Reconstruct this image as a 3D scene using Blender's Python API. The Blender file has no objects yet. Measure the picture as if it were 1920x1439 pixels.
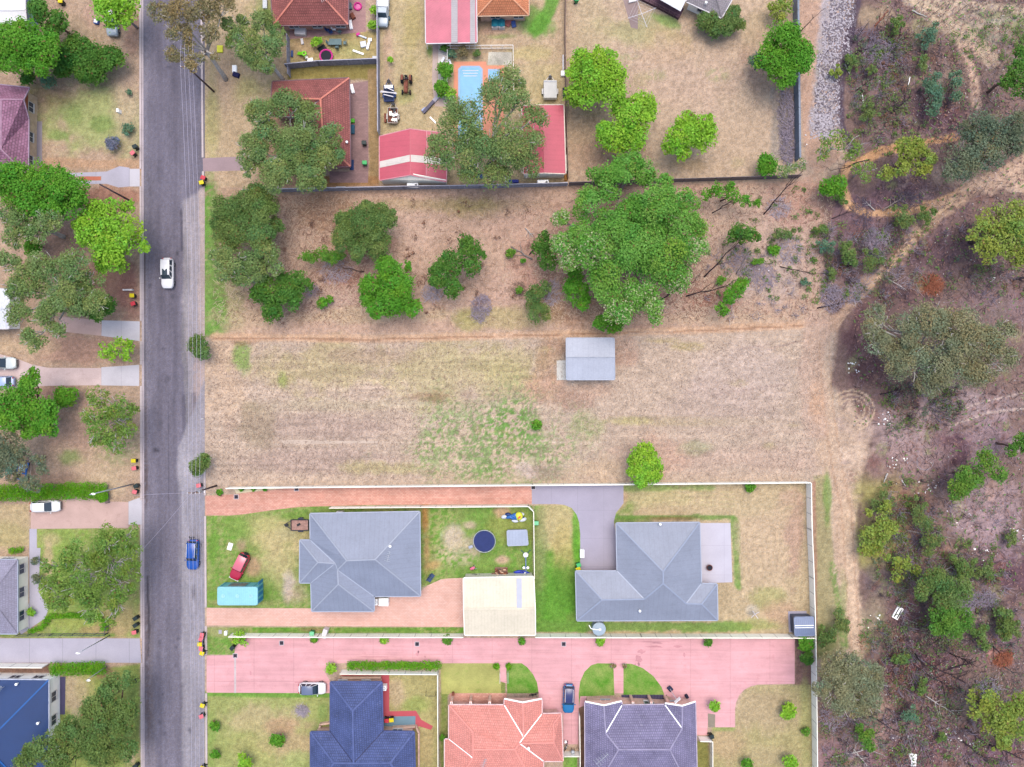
import bpy, math, random
import numpy as np
from mathutils import Vector, Matrix
sc = bpy.context.scene
# ---------------------------------------------------------------- camera, sky, sun, exposure
S = 1/12.0            # metres on the ground per photograph pixel
H = 106.667           # flying height of the drone
cam = bpy.data.objects.new('camera', bpy.data.cameras.new('camera'))
sc.collection.objects.link(cam)
cam.location = (0, 0, H); cam.rotation_euler = (0, 0, 0)
cam.data.lens = 24; cam.data.sensor_width = 36; cam.data.clip_end = 2000
sc.camera = cam
SUN_EL, SUN_AZ = math.radians(76), math.radians(15)
w = bpy.data.worlds.new("World"); sc.world = w; w.use_nodes = True
wn = w.node_tree; bg = wn.nodes['Background']
sky = wn.nodes.new('ShaderNodeTexSky'); sky.sky_type = 'NISHITA'; sky.sun_disc = False
sky.sun_elevation = SUN_EL; sky.sun_rotation = SUN_AZ; sky.air_density = 1.0; sky.dust_density = 4.0; sky.ozone_density = 1.0
wn.links.new(sky.outputs[0], bg.inputs[0]); bg.inputs[1].default_value = 0.15
sd = bpy.data.lights.new('sun', 'SUN'); sd.energy = 0.65; sd.angle = math.radians(50); sd.color = (1.0, .95, .88)
sun = bpy.data.objects.new('sun', sd); sc.collection.objects.link(sun)
dirv = Vector((math.sin(SUN_AZ)*math.cos(SUN_EL), math.cos(SUN_AZ)*math.cos(SUN_EL), math.sin(SUN_EL)))
sun.rotation_euler = dirv.to_track_quat('Z', 'Y').to_euler(); sun.location = dirv*200
sc.view_settings.view_transform = 'Standard'; sc.view_settings.look = 'None'
sc.view_settings.exposure = 1.14; sc.view_settings.gamma = 1.0
# ---------------------------------------------------------------- helpers
random.seed(7); rng = np.random.default_rng(11)
R = random.uniform
def P(px, py, z=0.0):
    k = S*(H-z)/H
    return Vector(((px-960)*k, (719.5-py)*k, z))
def lin(c): c = c/255.0; return c/12.92 if c <= .04045 else ((c+.055)/1.055)**2.4
KALB = 0.62
def C(r, g, b): return (lin(r)*KALB, lin(g)*KALB, lin(b)*KALB)
FRAME = {}
class MB:
    def __init__(s): s.v = []; s.f = []; s.m = []
    def add(s, vs, fs):
        n = len(s.v); s.v += [tuple(v) for v in vs]; s.f += [tuple(i+n for i in f) for f in fs]; return s
    def box(s, c, d, rz=0.0, taper=1.0, ry=0.0):
        x, y, z = d[0]/2, d[1]/2, d[2]/2; t = taper
        vs = [(-x,-y,-z),(x,-y,-z),(x,y,-z),(-x,y,-z),(-x*t,-y*t,z),(x*t,-y*t,z),(x*t,y*t,z),(-x*t,y*t,z)]
        M = Matrix.Rotation(rz,3,'Z') @ Matrix.Rotation(ry,3,'Y'); c = Vector(c)
        return s.add([M@Vector(v)+c for v in vs], [(3,2,1,0),(4,5,6,7),(0,1,5,4),(1,2,6,5),(2,3,7,6),(3,0,4,7)])
    def bar(s, a, b, w, h, up=(0,0,1)):
        a, b = Vector(a), Vector(b); d = b-a; L = d.length
        if L < 1e-5: return s
        d /= L; u = Vector(up)
        if abs(d.dot(u)) > .98: u = Vector((1,0,0))
        sx = d.cross(u).normalized(); uu = sx.cross(d)
        vs = [p + sx*i*w/2 + uu*j*h/2 for p in (a,b) for i,j in ((-1,-1),(1,-1),(1,1),(-1,1))]
        return s.add(vs, [(3,2,1,0),(4,5,6,7),(0,1,5,4),(1,2,6,5),(2,3,7,6),(3,0,4,7)])
    def prism(s, pts, z0, z1):
        pts = [tuple(p)[:2] for p in pts]
        if sum(pts[i-1][0]*pts[i][1]-pts[i][0]*pts[i-1][1] for i in range(len(pts))) < 0: pts = pts[::-1]
        n = len(pts)
        return s.add([(x,y,z0) for x,y in pts]+[(x,y,z1) for x,y in pts],
                     [tuple(range(n))[::-1], tuple(range(n,2*n))]+[(i,(i+1)%n,n+(i+1)%n,n+i) for i in range(n)])
    def tube(s, pts, rad, n=6, cap=True):
        pts = [Vector(p) for p in pts]
        if not hasattr(rad, '__len__'): rad = [rad]*len(pts)
        vs = []; fs = []; ref = Vector((.31,.17,.93))
        for i, p in enumerate(pts):
            d = (pts[min(i+1,len(pts)-1)]-pts[max(i-1,0)]).normalized()
            a = d.cross(ref)
            if a.length < .1: a = d.cross(Vector((1,0,0)))
            a.normalize(); b = d.cross(a)
            vs += [p+(a*math.cos(2*math.pi*k/n)+b*math.sin(2*math.pi*k/n))*rad[i] for k in range(n)]
        for i in range(len(pts)-1):
            fs += [(i*n+k, i*n+(k+1)%n, (i+1)*n+(k+1)%n, (i+1)*n+k) for k in range(n)]
        if cap: fs += [tuple(range(n))[::-1], tuple(range((len(pts)-1)*n, len(pts)*n))]
        return s.add(vs, fs)
    def cyl(s, c, r, h, n=16, r2=None):
        c = Vector(c); return s.tube([c, c+Vector((0,0,h))], [r, r if r2 is None else r2], n)
    def ring(s, c, r, rt, n=24, m=6):
        vs = []; c = Vector(c)
        for i in range(n):
            a = 2*math.pi*i/n
            for j in range(m):
                b = 2*math.pi*j/m; q = r+rt*math.cos(b)
                vs.append(c+Vector((q*math.cos(a), q*math.sin(a), rt*math.sin(b))))
        return s.add(vs, [(i*m+j, ((i+1)%n)*m+j, ((i+1)%n)*m+(j+1)%m, i*m+(j+1)%m) for i in range(n) for j in range(m)])
    def loft(s, secs, cap=True):
        n = len(secs[0]); vs = [v for q in secs for v in q]; fs = []
        for i in range(len(secs)-1):
            fs += [(i*n+k, i*n+(k+1)%n, (i+1)*n+(k+1)%n, (i+1)*n+k) for k in range(n)]
        if cap: fs += [tuple(range(n))[::-1], tuple(range((len(secs)-1)*n, len(secs)*n))]
        return s.add(vs, fs)
    def ell(s, c, r, nu=12, nv=8):
        c = Vector(c); secs = []
        for i in range(nv+1):
            t = math.pi*(.02+.96*i/nv)
            secs.append([c+Vector((r[0]*math.sin(t)*math.cos(2*math.pi*k/nu), r[1]*math.sin(t)*math.sin(2*math.pi*k/nu), -r[2]*math.cos(t))) for k in range(nu)])
        return s.loft(secs)
    def build(s, name, mat, parent=None, local=False, smooth=False, uv=False, bevel=0.0, org=None):
        off = Vector((0,0,0))
        if parent is not None and not local: off = FRAME[parent.name]
        if org is not None: off = Vector(org)
        me = bpy.data.meshes.new(name)
        me.from_pydata([(v[0]-off[0], v[1]-off[1], v[2]-off[2]) for v in s.v], [], s.f)
        if uv:
            L = me.uv_layers.new(name='UVMap'); me.update()
            for p in me.polygons:
                n = p.normal; e = Vector((n.y, -n.x, 0)) if abs(n.z) < .9999 else Vector((1,0,0))
                e.normalize(); q = n.cross(e)
                for li in p.loop_indices:
                    v = Vector(s.v[me.loops[li].vertex_index]); L.data[li].uv = (v.dot(e), v.dot(q))
        me.materials.append(mat)
        if smooth:
            me.polygons.foreach_set('use_smooth', [True]*len(me.polygons))
        o = bpy.data.objects.new(name, me); sc.collection.objects.link(o)
        if parent is not None:
            o.parent = parent; FRAME[o.name] = FRAME[parent.name]
        elif org is not None:
            o.location = off; FRAME[o.name] = off
        else: FRAME[o.name] = off
        if bevel:
            b = o.modifiers.new('bevel','BEVEL'); b.width = bevel; b.segments = 2; b.limit_method = 'ANGLE'; b.angle_limit = math.radians(40)
        return o
def tag(o, label, cat, group=None):
    o['label'] = label; o['category'] = cat
    if group: o['group'] = group
    return o
def thing(name, label, cat, loc, rz=0.0, group=None):
    o = bpy.data.objects.new(name, None); sc.collection.objects.link(o); o.empty_display_size = .3
    o.location = loc; o.rotation_euler = (0,0,rz); FRAME[o.name] = Vector(loc)
    return tag(o, label, cat, group)
KIDS = {}
def dup(root, loc, rz, label=None, group=None):
    def cp(o, par):
        c = o.copy(); sc.collection.objects.link(c)
        if par is not None: c.parent = par
        for ch in o.children: cp(ch, c)
        return c
    r = cp(root, None); r.location = loc; r.rotation_euler = (0,0,rz); FRAME[r.name] = Vector(loc)
    if label: r['label'] = label
    if group: r['group'] = group
    return r
# ---------------------------------------------------------------- materials
class NT:
    def __init__(s, name):
        s.m = bpy.data.materials.new(name); s.m.use_nodes = True; s.t = s.m.node_tree
        s.b = s.t.nodes['Principled BSDF']
    def n(s, typ, **k):
        x = s.t.nodes.new(typ)
        for a, v in k.items():
            if a.startswith('i_'):
                kk = a[2:].replace('_', ' '); x.inputs[int(kk) if kk.isdigit() else kk].default_value = v
            else: setattr(x, a, v)
        return x
    def l(s, a, b): s.t.links.new(a, b)
    def pos(s, scale=1.0, sv=None):
        g = s.n('ShaderNodeNewGeometry')
        if sv is None: sv = (scale,)*3
        mp = s.n('ShaderNodeMapping'); mp.inputs['Scale'].default_value = sv
        s.l(g.outputs['Position'], mp.inputs[0]); return mp.outputs[0]
    def noise(s, scale, detail=3.0, sv=None, rough=.6):
        x = s.n('ShaderNodeTexNoise', i_Scale=scale, i_Detail=detail, i_Roughness=rough)
        s.l(s.pos(1.0, sv), x.inputs['Vector']); return x.outputs['Fac']
    def ramp(s, fac, a, b, lo=0.0, hi=1.0):
        x = s.n('ShaderNodeMapRange', i_1=a, i_2=b, i_3=lo, i_4=hi); s.l(fac, x.inputs[0]); return x.outputs[0]
    def mul(s, col, fac):      # colour times scalar
        x = s.n('ShaderNodeVectorMath', operation='SCALE')
        if isinstance(col, tuple): x.inputs[0].default_value = col
        else: s.l(col, x.inputs[0])
        s.l(fac, x.inputs['Scale']); return x.outputs[0]
    def mix(s, fac, a, b):
        x = s.n('ShaderNodeMix', data_type='RGBA'); A, B = x.inputs[6], x.inputs[7]
        if hasattr(fac, 'links'): s.l(fac, x.inputs[0])
        else: x.inputs[0].default_value = fac
        for v, q in ((a,A),(b,B)):
            if isinstance(v, tuple): q.default_value = v[:3]+(1,)
            else: s.l(v, q)
        return x.outputs[2]
    def math(s, op, a, b=None):
        x = s.n('ShaderNodeMath', operation=op)
        for i, v in enumerate((a,b)):
            if v is None: continue
            if hasattr(v, 'links'): s.l(v, x.inputs[i])
            else: x.inputs[i].default_value = v
        return x.outputs[0]
    def bump(s, h, strength=.3, dist=.05):
        x = s.n('ShaderNodeBump', i_Strength=strength, i_Distance=dist); s.l(h, x.inputs['Height']); s.l(x.outputs[0], s.b.inputs['Normal'])
    def done(s, col, rough=.8, spec=.2, metal=0.0):
        if isinstance(col, tuple): s.b.inputs['Base Color'].default_value = col[:3]+(1,)
        else: s.l(col, s.b.inputs['Base Color'])
        s.b.inputs['Roughness'].default_value = rough; s.b.inputs['Specular IOR Level'].default_value = spec; s.b.inputs['Metallic'].default_value = metal
        return s.m
MC = {}
def mat(name, col, rough=.75, var=.18, scale=1.2, bump=0.0, spec=.25, metal=0.0, dirt=.0):
    if name in MC: return MC[name]
    t = NT(name); f = t.math('ADD', t.ramp(t.noise(scale, 4), .3, .7, 1-var, 1+var), t.ramp(t.noise(scale*9, 2), .3, .7, -var*.5, var*.5))
    c = t.mul(col, f)
    if dirt: c = t.mix(t.ramp(t.noise(.5, 5), .5, .75, 0, dirt), c, C(120,105,90))
    if bump: t.bump(t.noise(scale*8, 3), bump)
    MC[name] = t.done(c, rough, spec, metal); return MC[name]
def mat_tile(name, col, col2, w=.33, h=.36, dark=.45, var=.3, lich=.0):
    if name in MC: return MC[name]
    t = NT(name); uv = t.n('ShaderNodeUVMap', uv_map='UVMap')
    b = t.n('ShaderNodeTexBrick', offset=.5, i_Scale=1.0, i_Mortar_Size=.055, i_Mortar_Smooth=.4, i_Brick_Width=w, i_Row_Height=h)
    b.inputs['Color1'].default_value = col+(1,); b.inputs['Color2'].default_value = col2+(1,)
    b.inputs['Mortar'].default_value = tuple(x*dark for x in col)+(1,); t.l(uv.outputs[0], b.inputs[0])
    # course lines: a dark step every few rows where the tiles overlap
    c = t.mul(b.outputs['Color'], t.math('MULTIPLY', t.ramp(t.noise(.45, 5), .3, .7, 1-var, 1+var*.7), t.ramp(t.noise(4.0, 2), .3, .7, .85, 1.12)))
    if lich: c = t.mix(t.ramp(t.noise(2.2, 4), .62, .72, 0, lich), c, C(215,215,220))
    t.bump(b.outputs['Fac'], .6, -.03)
    MC[name] = t.done(c, .7, .25); return MC[name]
def mat_rib(name, col, per=.76, dark=.82, var=.08, rough=.45, spec=.4):
    if name in MC: return MC[name]
    t = NT(name); uv = t.n('ShaderNodeUVMap', uv_map='UVMap'); sx = t.n('ShaderNodeSeparateXYZ'); t.l(uv.outputs[0], sx.inputs[0])
    p = t.math('FRACT', t.math('DIVIDE', sx.outputs[0], per))
    ln = t.math('LESS_THAN', t.math('ABSOLUTE', t.math('SUBTRACT', p, .5)), .09)
    f = t.ramp(ln, 0, 1, 1, dark)
    c = t.mul(col, t.math('MULTIPLY', f, t.ramp(t.noise(.35, 5), .3, .7, 1-var, 1+var)))
    c = t.mul(c, t.math('MULTIPLY', t.ramp(t.noise(5, 2), .3, .7, .95, 1.05), t.ramp(t.noise(1.3, 6, rough=.75), .5, .75, 1.0, .88)))
    wv = t.math('SINE', t.math('MULTIPLY', sx.outputs[0], 6.283/per*4)); t.bump(wv, .15, .02)
    MC[name] = t.done(c, rough, spec); return MC[name]
def mat_brick(name, col, col2, w=.24, h=.086, mort=(.45,.42,.38)):
    if name in MC: return MC[name]
    t = NT(name); uv = t.n('ShaderNodeUVMap', uv_map='UVMap')
    b = t.n('ShaderNodeTexBrick', i_Scale=1.0, i_Mortar_Size=.01, i_Brick_Width=w, i_Row_Height=h)
    b.inputs['Color1'].default_value = col+(1,); b.inputs['Color2'].default_value = col2+(1,); b.inputs['Mortar'].default_value = mort+(1,)
    t.l(uv.outputs[0], b.inputs[0]); c = t.mul(b.outputs['Color'], t.ramp(t.noise(1.5, 4), .3, .7, .8, 1.15))
    MC[name] = t.done(c, .85, .15); return MC[name]
def mat_attr(name, rough=.9, spec=.1, fine=.35, bump=.4, leaf=False):
    if name in MC: return MC[name]
    t = NT(name); a = t.n('ShaderNodeAttribute', attribute_name='Col'); c = a.outputs['Color']
    if not leaf:
        f = t.math('ADD', t.ramp(t.noise(1.6, 7, rough=.8), .28, .72, 1-fine*.75, 1+fine*.75), t.ramp(t.noise(5.5, 3, rough=.8), .3, .7, -fine*.75, fine*.75))
        c = t.mul(c, f); hv = t.n('ShaderNodeVectorMath', operation='MULTIPLY'); t.l(c, hv.inputs[0]); cb = t.n('ShaderNodeCombineXYZ'); q = t.noise(3.1, 5, rough=.8); t.l(t.ramp(q,.3,.7,.9,1.1), cb.inputs[0]); cb.inputs[1].default_value = 1; t.l(t.ramp(q,.3,.7,1.12,.86), cb.inputs[2]); t.l(cb.outputs[0], hv.inputs[1]); c = hv.outputs[0]; h = t.noise(6.0, 4); t.bump(h, bump, .08)
    m = t.done(c, rough, spec)
    if leaf:
        tr = t.n('ShaderNodeBsdfTranslucent'); t.l(c, tr.inputs[0]); mx = t.n('ShaderNodeMixShader', i_0=.36)
        out = [x for x in t.t.nodes if x.type == 'OUTPUT_MATERIAL'][0]
        t.l(t.b.outputs[0], mx.inputs[1]); t.l(tr.outputs[0], mx.inputs[2]); t.l(mx.outputs[0], out.inputs[0])
    MC[name] = m; return m
def mat_glass(name='window_glass', col=None):
    if name in MC: return MC[name]
    t = NT(name); MC[name] = t.done(col or C(58,72,92), .08, .6); return MC[name]
# ---------------------------------------------------------------- the ground, painted as soil, dry grass and lawn
_lat = rng.random((8,256,256))
def vnoise(X, Y, sx, sy, k=0):
    x = X/sx+17.3*k; y = Y/sy+41.7*k; xi = np.floor(x).astype(int); yi = np.floor(y).astype(int)
    fx = x-xi; fy = y-yi; fx = fx*fx*(3-2*fx); fy = fy*fy*(3-2*fy); L = _lat[k%8]
    a = L[xi%256, yi%256]; b = L[(xi+1)%256, yi%256]; c = L[xi%256, (yi+1)%256]; d = L[(xi+1)%256, (yi+1)%256]
    return (a*(1-fx)+b*fx)*(1-fy)+(c*(1-fx)+d*fx)*fy
def sstep(x): x = np.clip(x, 0, 1); return x*x*(3-2*x)
class Paint:
    def __init__(s, PX, PY, base):
        s.X = PX; s.Y = PY; s.col = np.zeros(PX.shape+(3,)); s.col[:] = C(*base)
        s.n1 = vnoise(PX,PY,70,70,1); s.n2 = vnoise(PX,PY,22,22,2); s.n3 = vnoise(PX,PY,7,7,3); s.n4 = vnoise(PX,PY,3.2,3.2,4)
        s.fr = (s.n1*.4+s.n2*.3+s.n3*.2+s.n4*.1)-.5
        s.sp = s.n2*.2+s.n3*.3+s.n4*.5
    def put(s, al, col, sp=None):
        if sp is not None: al = al*sstep((s.sp-sp)/.14+.5)
        al = al[...,None]; s.col = s.col*(1-al)+np.array(C(*col))*al
    def B(s, cx, cy, rx, ry, col, a=.8, soft=.95, ang=0, n=1.25, sp=None):
        if rx > 12: a *= .86
        t = math.radians(ang); x = s.X-cx; y = s.Y-cy; u = (x*math.cos(t)+y*math.sin(t))/rx; v = (-x*math.sin(t)+y*math.cos(t))/ry
        d = np.sqrt(u*u+v*v)+s.fr*n*1.6
        s.put(a*sstep((1+soft/2-d)/soft), col, sp)
    def L(s, pts, wd, col, a=.8, soft=.6, n=.6, sp=None):
        d = np.full(s.X.shape, 1e9)
        for (x0,y0),(x1,y1) in zip(pts, pts[1:]):
            dx, dy = x1-x0, y1-y0; t = np.clip(((s.X-x0)*dx+(s.Y-y0)*dy)/(dx*dx+dy*dy), 0, 1)
            d = np.minimum(d, np.hypot(s.X-x0-t*dx, s.Y-y0-t*dy))
        d = d/(wd/2)+s.fr*n*1.6
        s.put(a*sstep((1+soft/2-d)/soft), col, sp)
    def G(s, pts, col, a=1.0, soft=4, n=6, sp=None):
        ins = np.zeros(s.X.shape, bool); d = np.full(s.X.shape, 1e9); m = len(pts)
        for i in range(m):
            x0,y0 = pts[i]; x1,y1 = pts[(i+1)%m]; dx, dy = x1-x0, y1-y0
            t = np.clip(((s.X-x0)*dx+(s.Y-y0)*dy)/(dx*dx+dy*dy+1e-9), 0, 1)
            d = np.minimum(d, np.hypot(s.X-x0-t*dx, s.Y-y0-t*dy))
            if y0 != y1:
                c = ((y0 <= s.Y) != (y1 <= s.Y)) & (s.X < x0+(s.Y-y0)/(y1-y0)*dx); ins ^= c
        sd_ = np.where(ins, d, -d)+s.fr*n*2
        s.put(a*sstep(sd_/soft+.5), col, sp)
        if col[1] > col[0]+16 and sp is None:      # lawns are never one green: drier blades and bare crumbs show through
            s.put(.5*a*sstep(sd_/soft+.5)*sstep((s.n1-.35)/.3), (198,186,132), .5); s.put(.4*a*sstep(sd_/soft+.5), (150,168,92), .47)
    def streak(s, box, sx, sy, amt, k=5):
        x0,y0,x1,y1 = box; m = ((s.X>x0)&(s.X<x1)&(s.Y>y0)&(s.Y<y1))
        ed = np.minimum(np.minimum(s.X-x0, x1-s.X), np.minimum(s.Y-y0, y1-s.Y)); m = m*sstep(ed/30)
        f = 1+amt*(vnoise(s.X,s.Y,sx,sy,k)-.5)*2*m; s.col = s.col*f[...,None]
def grid_mesh(name, xs, ys, col, m, z):
    ny, nx = len(ys), len(xs); X, Y = np.meshgrid(xs, ys)
    co = np.zeros((ny*nx,3), np.float32); co[:,0] = ((X-960)*S).ravel(); co[:,1] = ((719.5-Y)*S).ravel(); co[:,2] = z if np.isscalar(z) else z.ravel()
    i = np.arange(ny*nx).reshape(ny,nx); q = np.stack([i[1:,:-1],i[1:,1:],i[:-1,1:],i[:-1,:-1]],-1).reshape(-1,4)
    me = bpy.data.meshes.new(name); me.vertices.add(len(co)); me.vertices.foreach_set('co', co.ravel())
    me.loops.add(q.size); me.loops.foreach_set('vertex_index', q.ravel().astype(np.int32))
    me.polygons.add(len(q)); me.polygons.foreach_set('loop_start', np.arange(0,q.size,4,dtype=np.int32)); me.polygons.foreach_set('loop_total', np.full(len(q),4,np.int32))
    me.update(calc_edges=True)
    a = me.color_attributes.new('Col','FLOAT_COLOR','POINT'); a.data.foreach_set('color', np.concatenate([col.reshape(-1,3), np.ones((ny*nx,1))],1).astype(np.float32).ravel())
    me.materials.append(m); o = bpy.data.objects.new(name, me); sc.collection.objects.link(o); o['kind'] = 'structure'; return o
far = np.array([-9000,-5000,-2500,-1200,-600,-300,-150])
xs = np.concatenate([far, np.arange(-80,2001,3.0), 2000+(-far[::-1])]); ys = np.concatenate([far, np.arange(-70,1512,3.0), 1511+(-far[::-1])])
g = Paint(*np.meshgrid(xs, ys), (205,180,158))
PINK=(205,172,158); TAN=(212,186,150); YEL=(186,176,118); GRN=(132,164,84); LAWN=(112,164,62); VIV=(104,168,56); BRN=(160,122,102); PURP=(150,124,120); DPURP=(104,78,92); ORG=(212,158,104); SAND=(220,186,150); GREY=(186,178,184); DRYG=(200,184,136)
# west side yards
g.G([(-100,-80),(263,-80),(263,1520),(-100,1520)], (196,170,146), 1, 4, 0)
g.B(165,215,85,75,(168,186,110),.9); g.B(190,232,22,14,GRN,.8); g.B(115,255,18,10,GRN,.8); g.B(130,210,30,25,GRN,.6); g.B(150,60,60,30,(190,170,140),.7); g.B(235,110,26,120,(206,180,156),.8)
g.B(110,180,40,25,BRN,.5); g.B(250,60,14,40,(190,140,120),.6); g.B(180,30,25,20,(190,150,140),.5)
g.L([(90,305),(262,310)],20,(205,165,130),.7); g.B(200,375,60,24,(176,118,100),.8); g.B(200,540,60,60,(162,122,112),.9); g.B(240,560,22,45,(166,120,112),.8); g.B(150,655,95,28,(194,152,134),.9); g.B(40,650,60,20,TAN,.8)
g.B(100,480,60,60,(176,130,118),.6); g.B(110,740,50,30,(176,136,122),.8); g.B(150,800,60,60,(190,156,138),.8); g.B(210,870,60,30,(208,184,152),.8); g.B(225,830,40,40,GRN,.55,sp=.5); g.B(130,855,22,14,GRN,.8); g.B(90,900,60,14,(170,140,124),.7); g.B(190,910,40,18,(212,190,158),.8)
g.G([(-50,946),(54,946),(54,1025),(-50,1025)],(200,180,140),1,3,2); g.B(25,1000,40,25,(180,176,110),.5)
g.G([(70,992),(262,992),(262,1195),(70,1195)],(150,182,82),1,5,3); g.B(95,1010,20,12,(205,190,140),.8); g.B(90,1050,8,40,TAN,.7); g.B(150,1170,60,14,(170,180,90),.8); g.B(180,1185,50,8,(190,160,120),.7); g.B(230,1160,34,36,(196,170,128),.85); g.B(230,1090,25,30,(200,170,140),.7)
g.G([(0,1188),(215,1188),(215,1196),(0,1196)],(140,170,80),1,3,2)
g.G([(120,1262),(262,1246),(262,1520),(60,1520)],(150,166,84),1,6,4); g.B(138,1310,18,45,(208,184,158),.9); g.B(160,1290,14,30,(190,180,120),.6); g.B(200,1262,18,8,BRN,.8); g.B(245,1420,20,24,(206,176,150),.9); g.B(248,1290,14,40,GRN,.6)
g.G([(-50,1244),(94,1244),(94,1262),(-50,1262)],(150,118,104),1,3,2)
# verge and top yards east of the road
g.G([(378,-80),(545,-80),(545,352),(378,352)],(204,182,148),1,4,2); g.B(400,200,14,90,(176,176,104),.7); g.B(440,230,30,70,(200,176,140),.7); g.B(470,170,40,30,(170,172,104),.7); g.B(420,150,28,50,(208,178,152),.7); g.B(500,30,30,40,GRN,.7); g.B(440,330,60,14,(206,180,150),.8); g.B(470,40,30,30,(180,170,110),.6)
g.G([(543,60),(710,60),(710,120),(543,120)],(196,178,122),1,4,3); g.B(570,90,30,20,(190,160,130),.7); g.B(660,95,30,20,(168,176,110),.6); g.G([(540,122),(710,122),(710,150),(540,150)],(160,148,84),1,4,3); g.G([(690,130),(712,130),(712,340),(690,340)],(172,146,104),1,4,3); g.G([(545,330),(712,330),(712,352),(545,352)],(176,136,92),1,4,3); g.G([(500,190),(560,190),(560,350),(480,350)],(190,156,128),1,10,10)
g.G([(712,-80),(800,-80),(1062,86),(1062,345),(712,345)],(206,186,146),1,4,2); g.G([(712,-80),(800,-80),(800,250),(712,250)],(204,186,144),1,4,2); g.B(770,60,20,80,(188,176,110),.7); g.B(728,90,12,50,(206,176,152),.8); g.B(765,180,20,12,(150,168,80),.5); g.B(806,95,6,14,VIV,.7)
g.G([(893,30),(1062,-80),(1062,120),(900,120)],(206,182,150),1,6,4); g.B(1010,45,28,26,VIV,.9); g.L([(1005,55),(1030,20),(1040,-20)],26,VIV,.9); g.B(940,68,26,6,GRN,.8); g.B(990,100,50,16,(202,188,130),.8); g.B(1020,160,30,50,(196,182,128),.6); g.B(925,60,30,8,(206,170,150),.8)
g.G([(1064,-80),(1492,-80),(1492,342),(1064,342)],(206,182,156),1,4,2); g.B(1200,60,70,25,(176,182,116),.6); g.B(1255,42,25,8,VIV,.7,ang=25); g.B(1110,60,40,60,(200,184,140),.5); g.B(1260,90,50,30,(206,176,128),.5); g.B(1280,150,100,60,(208,180,160),.6); g.B(1430,60,30,40,(200,180,140),.6); g.B(1100,230,30,70,(176,150,116),.6); g.B(1160,300,80,30,(196,160,136),.6); g.B(1290,310,60,18,(186,158,116),.7); g.B(1380,270,50,50,(206,180,150),.5); g.G([(1445,165),(1488,165),(1488,300),(1445,300)],(168,158,148),.8,8,6); g.B(1440,130,40,50,(190,150,130),.5)
for _ in range(16): g.B(R(1080,1440),R(60,320),R(8,30),R(6,18),random.choice([YEL,GRN,(216,190,170)]),.4,sp=.45)
# wooded block between the fences
g.G([(384,352),(1560,340),(1580,620),(384,636)],(206,174,152),1,10,8)
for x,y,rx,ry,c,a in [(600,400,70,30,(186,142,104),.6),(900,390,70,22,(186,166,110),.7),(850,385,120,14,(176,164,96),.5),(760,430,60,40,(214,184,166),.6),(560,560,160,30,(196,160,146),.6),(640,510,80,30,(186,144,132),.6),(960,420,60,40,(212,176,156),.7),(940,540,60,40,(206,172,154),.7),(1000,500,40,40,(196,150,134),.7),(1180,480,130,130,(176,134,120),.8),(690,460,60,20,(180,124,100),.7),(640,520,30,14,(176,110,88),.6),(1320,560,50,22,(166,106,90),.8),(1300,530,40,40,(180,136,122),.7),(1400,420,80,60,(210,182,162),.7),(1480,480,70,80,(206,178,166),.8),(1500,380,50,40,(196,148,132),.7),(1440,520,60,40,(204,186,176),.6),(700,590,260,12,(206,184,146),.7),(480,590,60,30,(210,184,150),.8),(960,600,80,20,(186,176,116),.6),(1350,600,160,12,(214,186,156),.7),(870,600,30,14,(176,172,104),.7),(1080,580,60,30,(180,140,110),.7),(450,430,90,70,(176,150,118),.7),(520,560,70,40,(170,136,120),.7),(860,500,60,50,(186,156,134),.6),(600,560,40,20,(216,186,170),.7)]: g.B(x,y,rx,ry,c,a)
g.G([(378,346),(400,346),(404,440),(426,560),(420,620),(392,672),(380,660),(376,450)],VIV,.9,10,10,sp=.38); g.B(398,600,24,66,VIV,.85,sp=.34); g.B(396,430,14,90,VIV,.7,sp=.42); g.B(420,560,40,60,(170,178,110),.6); g.B(400,600,24,50,VIV,.8); g.B(395,470,12,80,GRN,.7); g.L([(379,346),(380,900)],8,(206,160,130),.6)
# the mown field
g.G([(384,632),(1560,612),(1580,905),(384,910)],(208,186,166),1,8,5)
for x,y,rx,ry,c,a in [(420,700,50,80,(220,190,160),.8),(600,690,130,40,(198,184,134),.8),(860,700,140,50,(196,184,134),.8),(960,670,80,40,(194,184,128),.7),(700,760,200,14,(206,192,160),.6),(640,800,160,24,(190,166,154),.7),(620,865,180,22,(188,164,152),.8),(480,800,30,40,(170,154,126),.7),(700,670,60,14,(184,158,140),.6),(800,745,34,7,(160,126,100),.7),(820,745,16,10,(166,130,100),.6),(900,860,140,40,(204,186,150),.5),(740,880,80,14,(184,178,110),.6),(1022,680,24,60,(192,154,128),.7),(1035,735,36,30,(208,168,142),.7),(1050,650,30,18,(188,146,118),.7),(1170,660,26,34,(200,160,140),.7),(1110,730,60,18,(206,172,150),.7),(1290,650,40,8,(190,174,112),.8),(1240,640,30,6,(192,176,118),.7),(1290,790,120,10,(196,180,130),.6),(1180,790,40,8,(190,184,116),.6),(1400,700,100,50,(206,186,176),.7),(1350,760,120,40,(200,178,166),.7),(1400,860,130,26,(206,178,160),.7),(1220,850,60,40,(210,170,148),.7),(1310,840,30,12,(160,172,124),.6),(1100,800,30,20,(172,176,120),.6),(1130,880,60,20,(208,182,150),.7),(1080,750,30,16,(180,146,128),.7)]: g.B(x,y,rx,ry,c,a)
g.B(455,675,15,32,(128,170,74),.9); g.B(530,712,8,14,(150,170,80),.7)
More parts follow.
